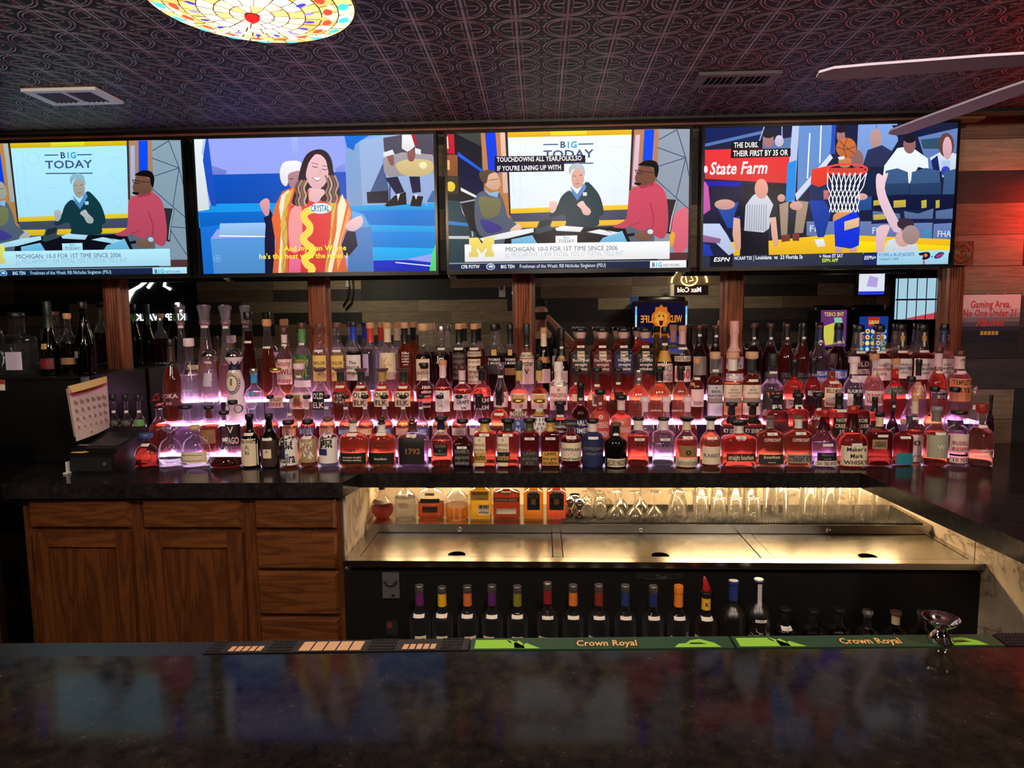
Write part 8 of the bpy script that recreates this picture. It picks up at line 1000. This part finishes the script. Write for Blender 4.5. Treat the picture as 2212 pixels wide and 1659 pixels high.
b0 = bottle((.610, 2.465, .42), .262, .042, 'rail', 'peach', .7, 'blk', 'rk', [(.02, .10, .5, 'cr', '', 'k', -.5), (.205, .225, .3, '', 'K', 'k')], (.165, ''), 'yellow-necked bottle with red pourer ' + LR, group=RG)
b = MB(); b.tube([(0, 0, .262), (0, 0, .276), (-.003, 0, .292), (-.008, 0, .312), (-.009, 0, .317)], [.016, .015, .010, .006, .003], 12); b.build('pourer', cm((176, 36, 36), .3), b0)
GLT['fro'] = FROST; LIQ['fro'] = (.5, .48, .45)
COLS['gb'] = (40, 56, 130)
bottle((.710, 2.465, .42), .304, .043, 'rail', 'fro', 0, 'bluec', 'gb', [(.225, .24, .3, '', 'Z S', 'sky')] if False else [], None, 'frosted bottle with blue neck ' + LR, group=RG)
b0 = bottle((.802, 2.465, .42), .311, .043, 'rail', 'fro', 0, 'silvtop', None, [(.215, .30, .18, 'lbl', '', 'k')], (.165, '4.50'), 'frosted bottle with white branch pattern ' + LR, group=RG)
b = MB(); rr = random.Random(5)
for i in range(26):
    x, z = rr.uniform(-.032, .032), rr.uniform(.06, .11); a = rr.uniform(.4, 2.7); p = []
    for k in range(4): p.append((x, -sqrt(max(.0432 ** 2 - x * x, 1e-6)) - .001, z)); x += .012 * cos(a); z += .012 * sin(a); a += rr.uniform(-.7, .7); x = max(min(x, .038), -.038)
    b.tube(p, .0006, 4)
b.build('branch_print', cm((206, 204, 204), .6), b0)
for i, (x, h, l) in enumerate(((.902, .20, 'short dark bottle with price strip right of the branch-patterned bottle'), (1.006, .195, 'dim brown bottle left of the clear-topped ones'), (1.10, .20, 'dim round-topped bottle third from the right'), (1.203, .195, 'dim clear-necked bottle before the cream-capped one'), (1.305, .19, 'short bottle with cream paper cap'), (1.40, .195, 'last dim clear-topped bottle at the right'))):
    bottle((x, 2.465, .42), h, .040, 'shb', 'dk', .6, 'wood' if i == 4 else 'glas' if i in (3, 5) else 'blk', 'cream' if i == 4 else None, [], ((.13, '3.50') if i == 0 else None), l + ' ' + LR, group=RG)

# ------------------------------------------------------------------ left end of the counter
t = thing('back_cabinet', 'black countertop cabinet at the left end carrying dark bottles', 'cabinet', (-2.28, 3.1, 1.068))
b = MB(); b.box(-.30, .27, -.20, .25, .0, .385); b.build('body', mat('cabinet_black', (12, 12, 14), .4), t)
b = MB(); b.box(-.302, .272, -.21, .252, .385, .395); b.build('top', BLACK, t)
b = MB(); b.box(-.28, .25, -.206, -.2, .01, .37); b.build('door', BLACK, t)
DKB = 'dark bottles on the black cabinet'
for x, y, H, w, kind, liq, cap, nb, labs, tg, l in (
 (-2.485, 2.97, .35, .046, 'shl', 'dk', 'blk', None, [], None, 'clear-necked dark bottle at the far left edge'), (-2.362, 2.97, .285, .058, 'sq2', 'clr', 'blk', None, [(.03, .11, .6, 'lav2', '', 'k', .3)], None, 'square clear bottle with pale side label'),
 (-2.285, 3.10, .29, .044, 'sq', 'dk', 'wood', None, [(.06, .16, .9, 'dgr', 'TULLAMORE|DEW', 'gold')], (.05, ''), 'dark square bottle with gold-lettered label'), (-2.222, 2.98, .335, .042, 'chp', 'grn2', 'scrdg', 'dgn', [(.03, .08, .8, 'mar', 'EXTRA BRUT', 'r'), (.12, .145, .3, 'gold', '', 'k')], None, 'green sparkling wine bottle with gold seal'),
 (-2.185, 3.17, .33, .040, 'chp', 'grn2', 'scrk', None, [], None, 'dark green bottle behind the gold-sealed one'), (-2.140, 2.99, .28, .036, 'shl', 'dk', 'cork', None, [(.05, .08, .9, 'br', '', 'k')], None, 'dark bottle with tan band label'), (-2.060, 2.98, .33, .042, 'chp', 'grn2', 'scrk', None, [(.08, .11, .3, 'gm', '', 'k', -.4)], None, 'dark green champagne bottle beside the first pilaster')):
    bottle((x, y, 1.463), H, w, kind, liq, .55, cap, nb, labs, tg, l + ' on black cabinet', group=DKB)
b = MB(); b.box(-2.43, -2.372, 2.886, 2.888, 1.405, 1.452, (236, 232, 226)); b.box(-2.43, -2.372, 2.8852, 2.8862, 1.432, 1.452, (176, 50, 44)); tag(b.build('price_card', PRINT), 'small red and white price card on the black cabinet edge', 'card')
# hanging calendar
t = thing('wall_calendar', 'white paper calendar hanging on the side of the black cabinet', 'calendar', (-2.0, 2.86, 1.23))
def sheet(b, off, ny, z0, z1, col, y0=-.11, y1=.15):
    vs = []; n = 8
    for j in range(n + 1):
        z = z0 + (z1 - z0) * j / n
        for i in range(n + 1):
            u = i / n; vs.append((off + .012 * sin(u * 3.1) * (1 - j / n) + .02 * (1 - j / n) * (1 - u), y0 + (y1 - y0) * u, z + .02 * u))
    b.mesh(vs, [(j * (n + 1) + i, j * (n + 1) + i + 1, (j + 1) * (n + 1) + i + 1, (j + 1) * (n + 1) + i) for j in range(n) for i in range(n)], col)
b = MB(); sheet(b, .012, 1, -.03, .205, (226, 206, 198)); sheet(b, .0125, 1, .165, .175, (170, 50, 60)); sheet(b, .0125, 1, .178, .205, (226, 190, 120))
for i in range(6):
    for j in range(4): sheet(b, .0135, 1, .02 + j * .035, .024 + j * .035, (120, 100, 100), -.09 + i * .038, -.084 + i * .038)
sheet(b, .0135, 1, -.012, .002, (40, 36, 36), -.02, .0)
b.build('top_page', PRINT, t)
b = MB(); sheet(b, .004, 1, -.01, .195, (206, 184, 170)); b.build('page', PRINT, t)
b = MB(); b.box(-.006, .012, .0, .03, .20, .232); b.build('clip', GREYM, t)
# cash drawer, slanted keypad, small bottles
t = thing('cash_till', 'black steel cash drawer on the left end of the counter', 'cash drawer', (-1.897, 2.90, 1.068))
b = MB(); b.box(-.098, .098, -.165, .065, 0, .08); b.build('case', BLACK, t)
b = MB(); b.box(-.088, .088, -.171, -.165, .008, .066); b.build('drawer_front', mat('drawer_grey', (30, 30, 34), .45), t)
b = MB(); b.lathe([(.008, 0), (.008, .004)], 14); k = b.build('lock', GREYM, t)
for v in k.data.vertices: v.co = (.06 + v.co.x, -.171 - v.co.z, .04 + v.co.y)
b = MB(); b.box(-.104, -.098, -.18, -.15, 0, .05); b.box(-.111, -.091, -.19, -.15, 0, .006); b.build('bracket', WHITE, t)
t = thing('keypad', 'dark sloping keypad lying on top of the cash drawer', 'keypad', (-1.895, 2.87, 1.149))
b = MB(); b.mesh([(-.1, -.12, 0), (.1, -.12, 0), (.1, .09, 0), (-.1, .09, 0), (-.1, -.12, .022), (.1, -.12, .022), (.1, .09, .057), (-.1, .09, .057)], [(0, 3, 2, 1), (4, 5, 6, 7), (0, 1, 5, 4), (1, 2, 6, 5), (2, 3, 7, 6), (3, 0, 4, 7)], smooth=False); b.build('case', BLACK, t)
b = MB(); zz = lambda y: .022 + (y + .12) * .046 / .28 + .001
for i in range(9):
    for j in range(5):
        x, y = -.035 + i * .0142, -.10 + j * .02; b.mesh([(x, y, zz(y)), (x + .012, y, zz(y)), (x + .012, y + .016, zz(y + .016)), (x, y + .016, zz(y + .016)), (x, y, zz(y) + .004), (x + .012, y, zz(y) + .004), (x + .012, y + .016, zz(y + .016) + .004), (x, y + .016, zz(y + .016) + .004)], [(4, 5, 6, 7), (0, 1, 5, 4), (1, 2, 6, 5), (2, 3, 7, 6), (3, 0, 4, 7)], smooth=False)
b.build('keys', mat('key_grey', (58, 54, 54), .5), t)
b = MB(); b.face([(-.09, -.09, zz(-.09)), (-.045, -.09, zz(-.09)), (-.045, -.075, zz(-.075)), (-.09, -.075, zz(-.075))], (150, 140, 134)); b.build('strip_label', PRINT, t)
b = MB(); b.face([(-1.992, 2.745, 1.152), (-1.94, 2.74, 1.152), (-1.91, 2.752, 1.156), (-1.925, 2.765, 1.170), (-1.955, 2.765, 1.165), (-1.985, 2.77, 1.168)], (206, 176, 70)); b.face([(-1.992, 2.745, 1.1515), (-1.985, 2.77, 1.1675), (-1.955, 2.765, 1.1645), (-1.925, 2.765, 1.1695), (-1.91, 2.752, 1.1555), (-1.94, 2.74, 1.1515)], (150, 126, 50)); tag(b.build('yellow_note', PRINT), 'crumpled yellow note on the cash drawer front edge', 'note')
for i, (x, c, l) in enumerate(((-1.97, 'k', 'small black-capped bottle with grey base label before the calendar'), (-1.910, 'k', 'small black-capped bottle with grey base label before the pilaster'), (-1.850, 'grn', 'small black-capped bottle with green base label'))):
    bottle((x - .008, 3.03, 1.068), .30, .0275, 'shb', 'clr', .3, 'blkb', None, [(.155, .185, .95, c, 'OPEN' if i < 2 else '', 'g'), (.215, .226, .8, 'w', '', 'k')], None, l, group='small bottles behind the keypad')
# upright black refrigerator at the very left
t = thing('upright_fridge', 'tall black refrigerator with steel edge at the left side', 'refrigerator', (-2.46, 2.25, 0))
b = MB(); b.box(-.32, .34, -.20, .24, .03, 1.42); b.build('body', mat('fridge_black', (8, 8, 10), .3), t)
b = MB(); b.box(.341, .350, -.20, -.17, .03, 1.42); b.box(.341, .346, .18, .2, .03, 1.42); b.build('edge_trim', STEEL, t)
b = MB(); b.tube([(.352, -.19, 1.10), (.352, -.23, 1.10), (.352, -.23, 1.16), (.352, -.19, 1.16)], .012, 8); b.build('handle', BLACK, t)
b = MB(); 
for x in (-.28, .30):
    for y in (-.16, .2): b.lathe([(.02, 0), (.02, .03)], 10, o=(x, y, 0))
b.build('feet', BLACK, t)
# ------------------------------------------------------------------ sign on the plank wall at the right
t = thing('wall_sign', 'laminated red-lettered age notice on the plank wall at the right', 'sign', (2.16, YM + .006, 1.68))
b = MB(); W2, H2 = .143, .1125; 
b.box(-W2, W2, -.0035, -.0005, -H2, H2, (40, 40, 56))
n = 10
for i in range(n):
    u0, u1 = i / n, (i + 1) / n; q0, q1 = -H2 + .004 + (2 * H2 - .008) * u0, -H2 + .004 + (2 * H2 - .008) * u1
    f = max(0., min(1., (u0 - .15) / .5)); c = tuple(int(a + (d - a) * f) for a, d in zip((28, 32, 50), (226, 206, 214)))
    b.face([(-W2 + .004, -.0038, q0), (W2 - .004, -.0038, q0), (W2 - .004, -.0038, q1), (-W2 + .004, -.0038, q1)], c)
for s, z, h, w in (('Gaming Area.', .046, .033, .19), ('No One Under 21', .004, .033, .255), ('Allowed', -.040, .033, .125)):
    for off, c in ((-.0040, (238, 200, 200)), (-.0043, (196, 36, 52))): put_text(b, s, lambda x, q: (x + (.001 if off > -.0042 else 0), off, q - (.001 if off > -.0042 else 0)), 0, z, h, w, c, True, 0, 'c', True)
for i in range(5): b.face([(-.042 + i * .0175, -.004, -.085), (-.028 + i * .0175, -.004, -.085), (-.027 + i * .0175, -.004, -.067), (-.041 + i * .0175, -.004, -.067)], (206, 168, 90))
b.build('sheet', PRINT, t)
b = MB()
for x, z in ((-.02, H2 - .004), (.06, H2 - .003), (-.14, -H2 + .004)): b.lathe([(.004, 0), (.003, .004), (.001, .005)], 8, o=(x, -.004, z))
b.build('tack', CHROME, t)
b = MB(); b.build
t = thing('neon_sign', 'red neon beer sign past the right end of the plank wall', 'sign', (2.49, YM, 2.17))
b = MB(); b.tube([(.12 * cos(2 * pi * k / 24), -.16, .12 * sin(2 * pi * k / 24)) for k in range(24)], .008, 8, (255, 40, 24), True); b.tube([(-.08, -.16, -.05), (-.08, -.16, .05), (.08, -.16, -.05), (.08, -.16, .05)], .007, 8, (255, 50, 30)); sv = NEON; b.build('neon_tube', emis('red_neon', (255, 44, 26), 75.), t)
b = MB(); b.box(-.14, .14, -.24, -.002, .135, .15); b.box(-.155, .12, -.02, -.002, -.29, -.272); b.box(-.12, .12, -.165, -.155, -.005, .005); b.box(-.005, .005, -.16, -.002, -.005, .005); b.build('mount_and_hood', BLACK, t)  # top box is an unseen hood added to keep red off the ceiling

# ------------------------------------------------------------------ the far side of the room, seen in the mirrors
YB = -1.95
def neon(name, label, loc, strokes, texts, back=None, s=4.5, cat='sign'):
    t = thing(name, label, cat, loc); X = lambda p: (p[0], .02, p[1])
    b = MB()
    for c, r, pts in strokes: b.tube([X(p) for p in pts], r, 6, c)
    if strokes: b.build('neon_tube', NEON, t)
    b = MB()
    for txt, x, z, h, w, c in texts: put_text(b, txt, lambda p, q: (-p, .03, q), -x, z, h, w, c, True)
    if texts: b.build('lettering', NEON, t)
    if back:
        b = MB(); b.box(back[0], back[1], 0, .008, back[2], back[3]); b.build('panel', mat('sign_panel', (20, 20, 26), .3), t)
    return t
WN = (236, 240, 240)
neon('neon_sign', 'white neon boots sign with block letters, seen in the left mirrors', (-5.15, YB, 1.80), [(WN, .022, [(.18, .46), (.06, .32)]), (WN, .022, [(.12, .46), (-.05, .34), (-.13, .30), (-.26, .24), (-.33, .12), (-.35, .04)]), (WN, .026, [(-.13, .30), (-.20, .20), (-.24, .10), (-.22, .04), (-.35, .04)]), (WN, .02, [(.32, .50), (.28, .34), (.36, .3)]), (WN, .03, [(.42, .1), (.46, .1)])], [('KEEP WALKING', .10, -.10, .085, .95, WN)], (-.55, .7, -.16, .55))
YN = (255, 214, 130)
neon('neon_sign', 'yellow round neon beer sign seen in the mirror above a slot machine', (1.86, YB, 2.10), [(YN, .012, [(.22 * cos(a), .22 * sin(a) * .9) for a in [pi * k / 14 for k in range(15)]]), (YN, .010, [(.10 * cos(a), .04 + .075 * sin(a)) for a in [2 * pi * k / 16 for k in range(17)]]), (YN, .008, [(-.03, .0), (-.05, .09)]), (YN, .008, [(.02, .08), (.05, .03), (.0, .02)])], [('Max Cold', .0, -.115, .06, .30, (240, 206, 170))], (-.24, .24, -.15, -.03))
# slot machines
def slot(name, label, x, y, w, h, screens, leds, top):
    t = thing(name, label, 'slot machine', (x, y, 0), 'slot machines seen in the mirrors'); d = .5
    b = MB(); b.box(-w / 2, w / 2, -d / 2, d / 2, 0, .62); b.box(-w / 2, w / 2, -d / 2, d * .18, .62, h - .06); b.lathe([(w / 2, 0), (w / 2, .05), (w * .42, .06)], 24, 2, .3, o=(0, -.06, h - .06)); b.build('cabinet', mat('slot_black', (16, 16, 20), .3), t)
    b = MB(); b.mesh([(-w / 2 + .02, d * .18, .64), (w / 2 - .02, d * .18, .64), (w / 2 - .02, d / 2, .60), (-w / 2 + .02, d / 2, .60), (-w / 2 + .02, d * .18, .70), (w / 2 - .02, d * .18, .70), (w / 2 - .02, d / 2, .64), (-w / 2 + .02, d / 2, .64)], [(4, 7, 6, 5), (0, 1, 5, 4), (2, 3, 7, 6), (1, 2, 6, 5), (3, 0, 4, 7)], smooth=False); b.build('button_deck', BLACK, t)
    for draw, z0, z1 in screens:
        b = MB(); draw(b, lambda u, v, k=0: (w * .42 * (1 - 2 * u), d * .18 + .004 + k * .001, z0 + (z1 - z0) * v)); b.build('screen', SCREEN, t)
    if leds:
        for s in (-1, 1):
            b = MB()
            for i in range(10):
                f = i / 9; c = (int(60 + 195 * (1 - f)), int(90 + 90 * f), int(40 + 215 * f)) if i < 8 else (70, 130, 255)
                z = h - .62 + i * .05; b.box(s * (w * .47) - .009, s * (w * .47) + .009, d * .18, d * .18 + .012, z, z + .048, c)
            b.build('led_bar', NEON, t)
    if top: top(t, h, w, d)
    return t
def lion(b, m):
    b.face([m(0, 0), m(1, 0), m(1, 1), m(0, 1)], (12, 14, 44)); b.face([m(0, .0, 1), m(1, .0, 1), m(1, .18, 1), m(0, .18, 1)], (30, 44, 120))
    for r, c in ((.24, (214, 110, 36)), (.17, (240, 178, 70))):
        b.face([m(.5 + r * .8 * cos(a) * (1.1 if k % 2 else .9), .62 + r * 1.3 * sin(a) * (1.1 if k % 2 else .9), 2) for k, a in enumerate([2 * pi * k / 20 for k in range(20)])], c)
    b.face([m(.44, .70, 3), m(.47, .70, 3), m(.47, .65, 3), m(.44, .65, 3)], (30, 20, 10)); b.face([m(.53, .70, 3), m(.56, .70, 3), m(.56, .65, 3), m(.53, .65, 3)], (30, 20, 10)); b.face([m(.45, .56, 3), m(.55, .56, 3), m(.53, .44, 3), m(.47, .44, 3)], (90, 20, 20)); b.face([m(.30, .14, 2), m(.70, .14, 2), m(.62, .40, 2), m(.38, .40, 2)], (190, 110, 50))
    for s, x in (('WILD', .04), ('LIFE', .68)): put_text(b, s, lambda p, q: m(p, q, 4), x, .52, .17, .28, (244, 150, 50), True, 0, 'l', True)
def chest(b, m):
    b.face([m(0, 0), m(1, 0), m(1, 1), m(0, 1)], (110, 50, 120)); b.face([m(.05, .1, 1), m(.8, .05, 1), m(.95, .55, 1), m(.3, .7, 1)], (214, 206, 80)); b.face([m(.1, .5, 2), m(.4, .4, 2), m(.5, .8, 2), m(.2, .8, 2)], (140, 206, 170)); put_text(b, 'THE CHEST', lambda p, q: m(p, q, 3), .12, .84, .1, .76, (240, 200, 70), True, 0, 'l', True)
def reels(b, m):
    b.face([m(0, 0), m(1, 0), m(1, 1), m(0, 1)], (24, 60, 150)); rr = random.Random(11)
    for i in range(5):
        for j in range(4):
            c = rr.choice([(240, 220, 90), (90, 200, 230), (240, 120, 60), (120, 210, 120), (245, 245, 250)]); x, y = .04 + i * .19, .05 + j * .16
            b.face([m(x + .085 + .08 * cos(a), y + .07 + .07 * sin(a), 1) for a in [2 * pi * k / 7 for k in range(7)]], c); b.face([m(x + .085 + .04 * cos(a), y + .07 + .035 * sin(a), 2) for a in [2 * pi * k / 5 for k in range(5)]], rr.choice([(200, 40, 40), (40, 60, 160), (250, 240, 200)]))
    b.face([m(.3, .74, 1), m(.7, .74, 1), m(.7, .98, 1), m(.3, .98, 1)], (190, 40, 40)); put_text(b, 'DOUBLE', lambda p, q: m(p, q, 3), .33, .8, .09, .34, (250, 230, 120), True, 0, 'l', True)
def topper(t, h, w, d):
    b = MB(); b.box(-.02, .02, -.05, -.01, h - .02, h + .10); p = b.build('topper_post', GREYM, t)
    b = MB(); b.box(-.17, .17, -.08, .0, h + .10, h + .42); b.build('topper_case', BLACK, t)
    b = MB(); m = lambda u, v, k=0: (.15 * (1 - 2 * u), .004 + k * .001, h + .12 + .28 * v); b.face([m(0, 0), m(1, 0), m(1, 1), m(0, 1)], (236, 240, 255)); b.face([m(0, 0, 1), m(1, 0, 1), m(1, .14, 1), m(0, .14, 1)], (40, 60, 230)); b.face([m(.3, .3, 1), m(.7, .35, 1), m(.6, .8, 1), m(.25, .7, 1)], (190, 170, 240)); b.build('topper_screen', SCREEN, t)
def candle(t, h, w, d):
    b = MB(); b.lathe([(.03, 0), (.03, .14), (.02, .15)], 14, o=(.16, -.1, h)); b.build('candle_lamp', cm((226, 206, 190), .4), t)
    b = MB(); b.box(-.36, -.26, -.02, .0, h - .14, h - .0); b.build('side_card', cm((60, 90, 150), .4), t)
slot('slot_machine', 'slot machine with a wild cat screen seen in the mirror before the fourth pilaster', 1.45, -1.65, .64, 1.93, [(lion, 1.36, 1.85), (reels, .80, 1.30)], True, candle)
slot('slot_machine', 'slot machine with purple chest screen seen at the right mirror', 3.50, -1.66, .36, 1.80, [(chest, 1.30, 1.74), (reels, .80, 1.26)], False, None)
slot('slot_machine', 'slot machine with bright topper screen beside the barred window in the mirror', 3.95, -1.62, .40, 1.80, [(reels, 1.22, 1.66), (chest, .78, 1.18)], False, topper)
# barred window to the street
t = struct(bpy.data.objects.new('window_1', None)); COL.objects.link(t); t.location = (4.80, YB, 1.66)
b = MB(); b.box(-.42, .42, .0, .02, -.50, .46, (176, 214, 234)); 
b.face([(-.42, .021, -.50), (.42, .021, -.50), (.42, .021, .0), (.2, .021, .06), (-.42, .021, -.06)], (214, 70, 84)); b.face([(-.42, .0215, -.30), (.42, .0215, -.34), (.42, .0215, -.12), (-.42, .0215, -.16)], (236, 226, 230)); b.face([(-.42, .0215, -.50), (.42, .0215, -.5), (.42, .0215, -.38), (-.42, .0215, -.36)], (240, 180, 180)); b.build('glass', SCREEN, t)
b = MB()
for a in ((-.46, -.42, -.54, .50), (.42, .46, -.54, .50), (-.46, .46, .46, .50), (-.46, .46, -.54, -.50)): b.box(a[0], a[1], 0, .04, a[2], a[3])
b.build('frame', BLACK, t)
b = MB()
for i in range(8): x = -.40 + i * .115; b.tube([(x, .06, -.52), (x, .06, .48)], .006, 6)
for z in (-.2, .2): b.bar((-.42, .06, z), (.42, .06, z), .012, .02)
b.build('bars', BLACK, t)
t = thing('cash_machine', 'dark boxy machine beside the barred window seen in the mirror', 'machine', (4.42, -1.62, 0)); b = MB(); b.box(-.2, .2, -.25, .2, 0, 1.62); b.build('cabinet', mat('slot_black'), t); b = MB(); b.box(-.15, .15, .2, .21, 1.1, 1.45); b.build('front_panel', BLACK, t)
# outlet and cords on the far wall
t = thing('wall_outlet', 'white wall outlet on far planks, seen in the mirror by the middle pilaster', 'outlet', (-.49, YB, 2.02)); b = MB(); b.box(-.04, .04, 0, .006, -.07, .07); b.build('plate', WHITE, t); b = MB(); b.box(-.03, .015, .006, .03, .02, .075); b.build('plug', BLACK, t)
t = thing('hanging_cord', 'loose black cords on the far wall, seen in the second mirror', 'cord', (-2.45, YB, 2.0)); b = MB(); b.tube([(0, .02, .3), (.01, .03, .1), (-.02, .03, -.05), (-.08, .03, -.14)], .012, 6); b.build('cord', BLACK, t); b = MB(); b.tube([(.05, .02, .3), (.06, .03, .05), (.03, .03, -.10), (-.05, .03, -.18)], .012, 6); b.build('cord', BLACK, t); b = MB(); b.box(-.04, .02, .0, .02, .1, .25); b.build('plate', WHITE, t)

# ------------------------------------------------------------------ the photographer (in the mirror)
def skin_body(name, chains, m, parent, sub=1):
    me = bpy.data.meshes.new(name); vs, es, rs = [], [], []; idx = {}
    for ch in chains:
        prev = None
        for key, p, r in ch:
            if key not in idx: idx[key] = len(vs); vs.append(p); rs.append(r)
            if prev is not None: es.append((prev, idx[key]))
            prev = idx[key]
    me.from_pydata(vs, es, []); o = bpy.data.objects.new(name, me); COL.objects.link(o)
    sk = o.modifiers.new('skin', 'SKIN'); sk.use_smooth_shade = True
    for i, r in enumerate(rs): me.skin_vertices[0].data[i].radius = (r, r) if not isinstance(r, tuple) else r
    me.skin_vertices[0].data[0].use_root = True
    s = o.modifiers.new('sub', 'SUBSURF'); s.levels = sub; s.render_levels = sub
    me.materials.append(m); o.parent = parent; return o
PY = -.34
t = thing('person', 'person in a dark t-shirt photographing with a phone, seen in the mirror', 'person', (0, 0, 0))
SKIN = mat('skin', (206, 150, 128), .5)
V = lambda x, y, z: (x, PY + y, z)
ch = [[('pel', V(0, 0, .98), .15), ('ab', V(0, 0, 1.12), .135), ('ch', V(0, .0, 1.32), .15), ('nb', V(0, 0, 1.50), .075), ('nk', V(0, .01, 1.58), .058), ('jaw', V(0, .035, 1.66), .068), ('hd', V(0, .02, 1.74), .088), ('tp', V(0, .0, 1.81), .07)]]
for s in (-1, 1):
    n = 'l' if s < 0 else 'r'
    ch.append([('pel', V(0, 0, .98), .15), ('hip' + n, V(s * .10, 0, .90), .10), ('kn' + n, V(s * .11, .02, .50), .062), ('an' + n, V(s * .11, -.03, .10), .042), ('to' + n, V(s * .12, .13, .04), .04)])
    ch.append([('nb', V(0, 0, 1.50), .075), ('sh' + n, V(s * .185, 0, 1.44), .066), ('el' + n, V(s * .34, .10, 1.40), .046), ('wr' + n, V(s * .10, .255, 1.66), .030), ('pa' + n, V(s * .068, .275, 1.695), .030)])
    for k in range(4):
        f = k * .014
        ch.append([('pa' + n, V(s * .068, .275, 1.695), .030), ('f%d1' % k + n, V(s * (.072 - .004 * k), .295, 1.715 - f), .0085), ('f%d2' % k + n, V(s * (.055 - .003 * k), .283, 1.722 - f), .008), ('f%d3' % k + n, V(s * (.040 - .003 * k), .280, 1.722 - f), .007)])
    ch.append([('pa' + n, V(s * .068, .275, 1.695), .030), ('th1' + n, V(s * .070, .255, 1.685), .010), ('th2' + n, V(s * .045, .252, 1.682), .009)])
skin_body('body', ch, SKIN, t, 2)
sc = [[('a', V(0, 0, .90), .165), ('b', V(0, 0, 1.12), .15), ('c', V(0, .0, 1.32), .166), ('d', V(0, 0, 1.47), .10)]]
for s in (-1, 1): sc.append([('d', V(0, 0, 1.47), .10), ('s%d' % s, V(s * .185, 0, 1.44), .080), ('e%d' % s, V(s * .27, .055, 1.42), .070)])
skin_body('t_shirt', sc, mat('dark_shirt', (26, 30, 40), .8), t, 2)
skin_body('jeans', [[('p', V(0, 0, .95), .165), ('q', V(0, 0, .90), .165)]] + [[('p', V(0, 0, .95), .165), ('h%d' % s, V(s * .10, 0, .86), .115), ('k%d' % s, V(s * .11, .02, .50), .075), ('n%d' % s, V(s * .11, -.03, .12), .06)] for s in (-1, 1)], mat('denim', (34, 40, 60), .8), t, 2)
skin_body('hair', [[('a', V(0, .03, 1.845), .055), ('b', V(0, -.03, 1.83), .085), ('c', V(0, -.07, 1.76), .065)]], mat('dark_hair', (24, 20, 20), .7), t, 2)
b = MB()
for s in (-1, 1): b.lathe([(.002, -.012), (.011, -.005), (.012, 0), (.009, .008), (.002, .011)], 10, o=(s * .031, PY + .098, 1.745))
b.build('eyes', mat('eye', (220, 214, 208), .3), t)
b = MB(); b.tube([(0, PY + .102, 1.745), (0, PY + .118, 1.712), (0, PY + .105, 1.705)], [.008, .013, .006], 8); b.build('nose', SKIN, t)
b = MB(); b.tube([(-.022, PY + .098, 1.672), (0, PY + .106, 1.670), (.022, PY + .098, 1.672)], .005, 6); b.build('mouth', mat('lips', (150, 80, 76), .5), t)
t = thing('phone', 'dark phone held sideways in both hands, seen in the mirror', 'phone', (0, -.05, 1.708))
b = MB(); b.box(-.078, .078, -.0042, .0042, -.037, .037); b.build('case', mat('phone_black', (14, 14, 18), .2), t)
b = MB(); b.box(-.072, .072, -.005, -.0042, -.033, .033); b.build('display', mat('display', (20, 24, 34), .1), t)
b = MB()
for x in (-.060, -.048): b.lathe([(.006, .0)] + [(.006, .001), (.004, .0012)], 12, o=(x, .0055, .022))
b.build('lens', CHROME, t)
# neat fixing of depth order: nothing else
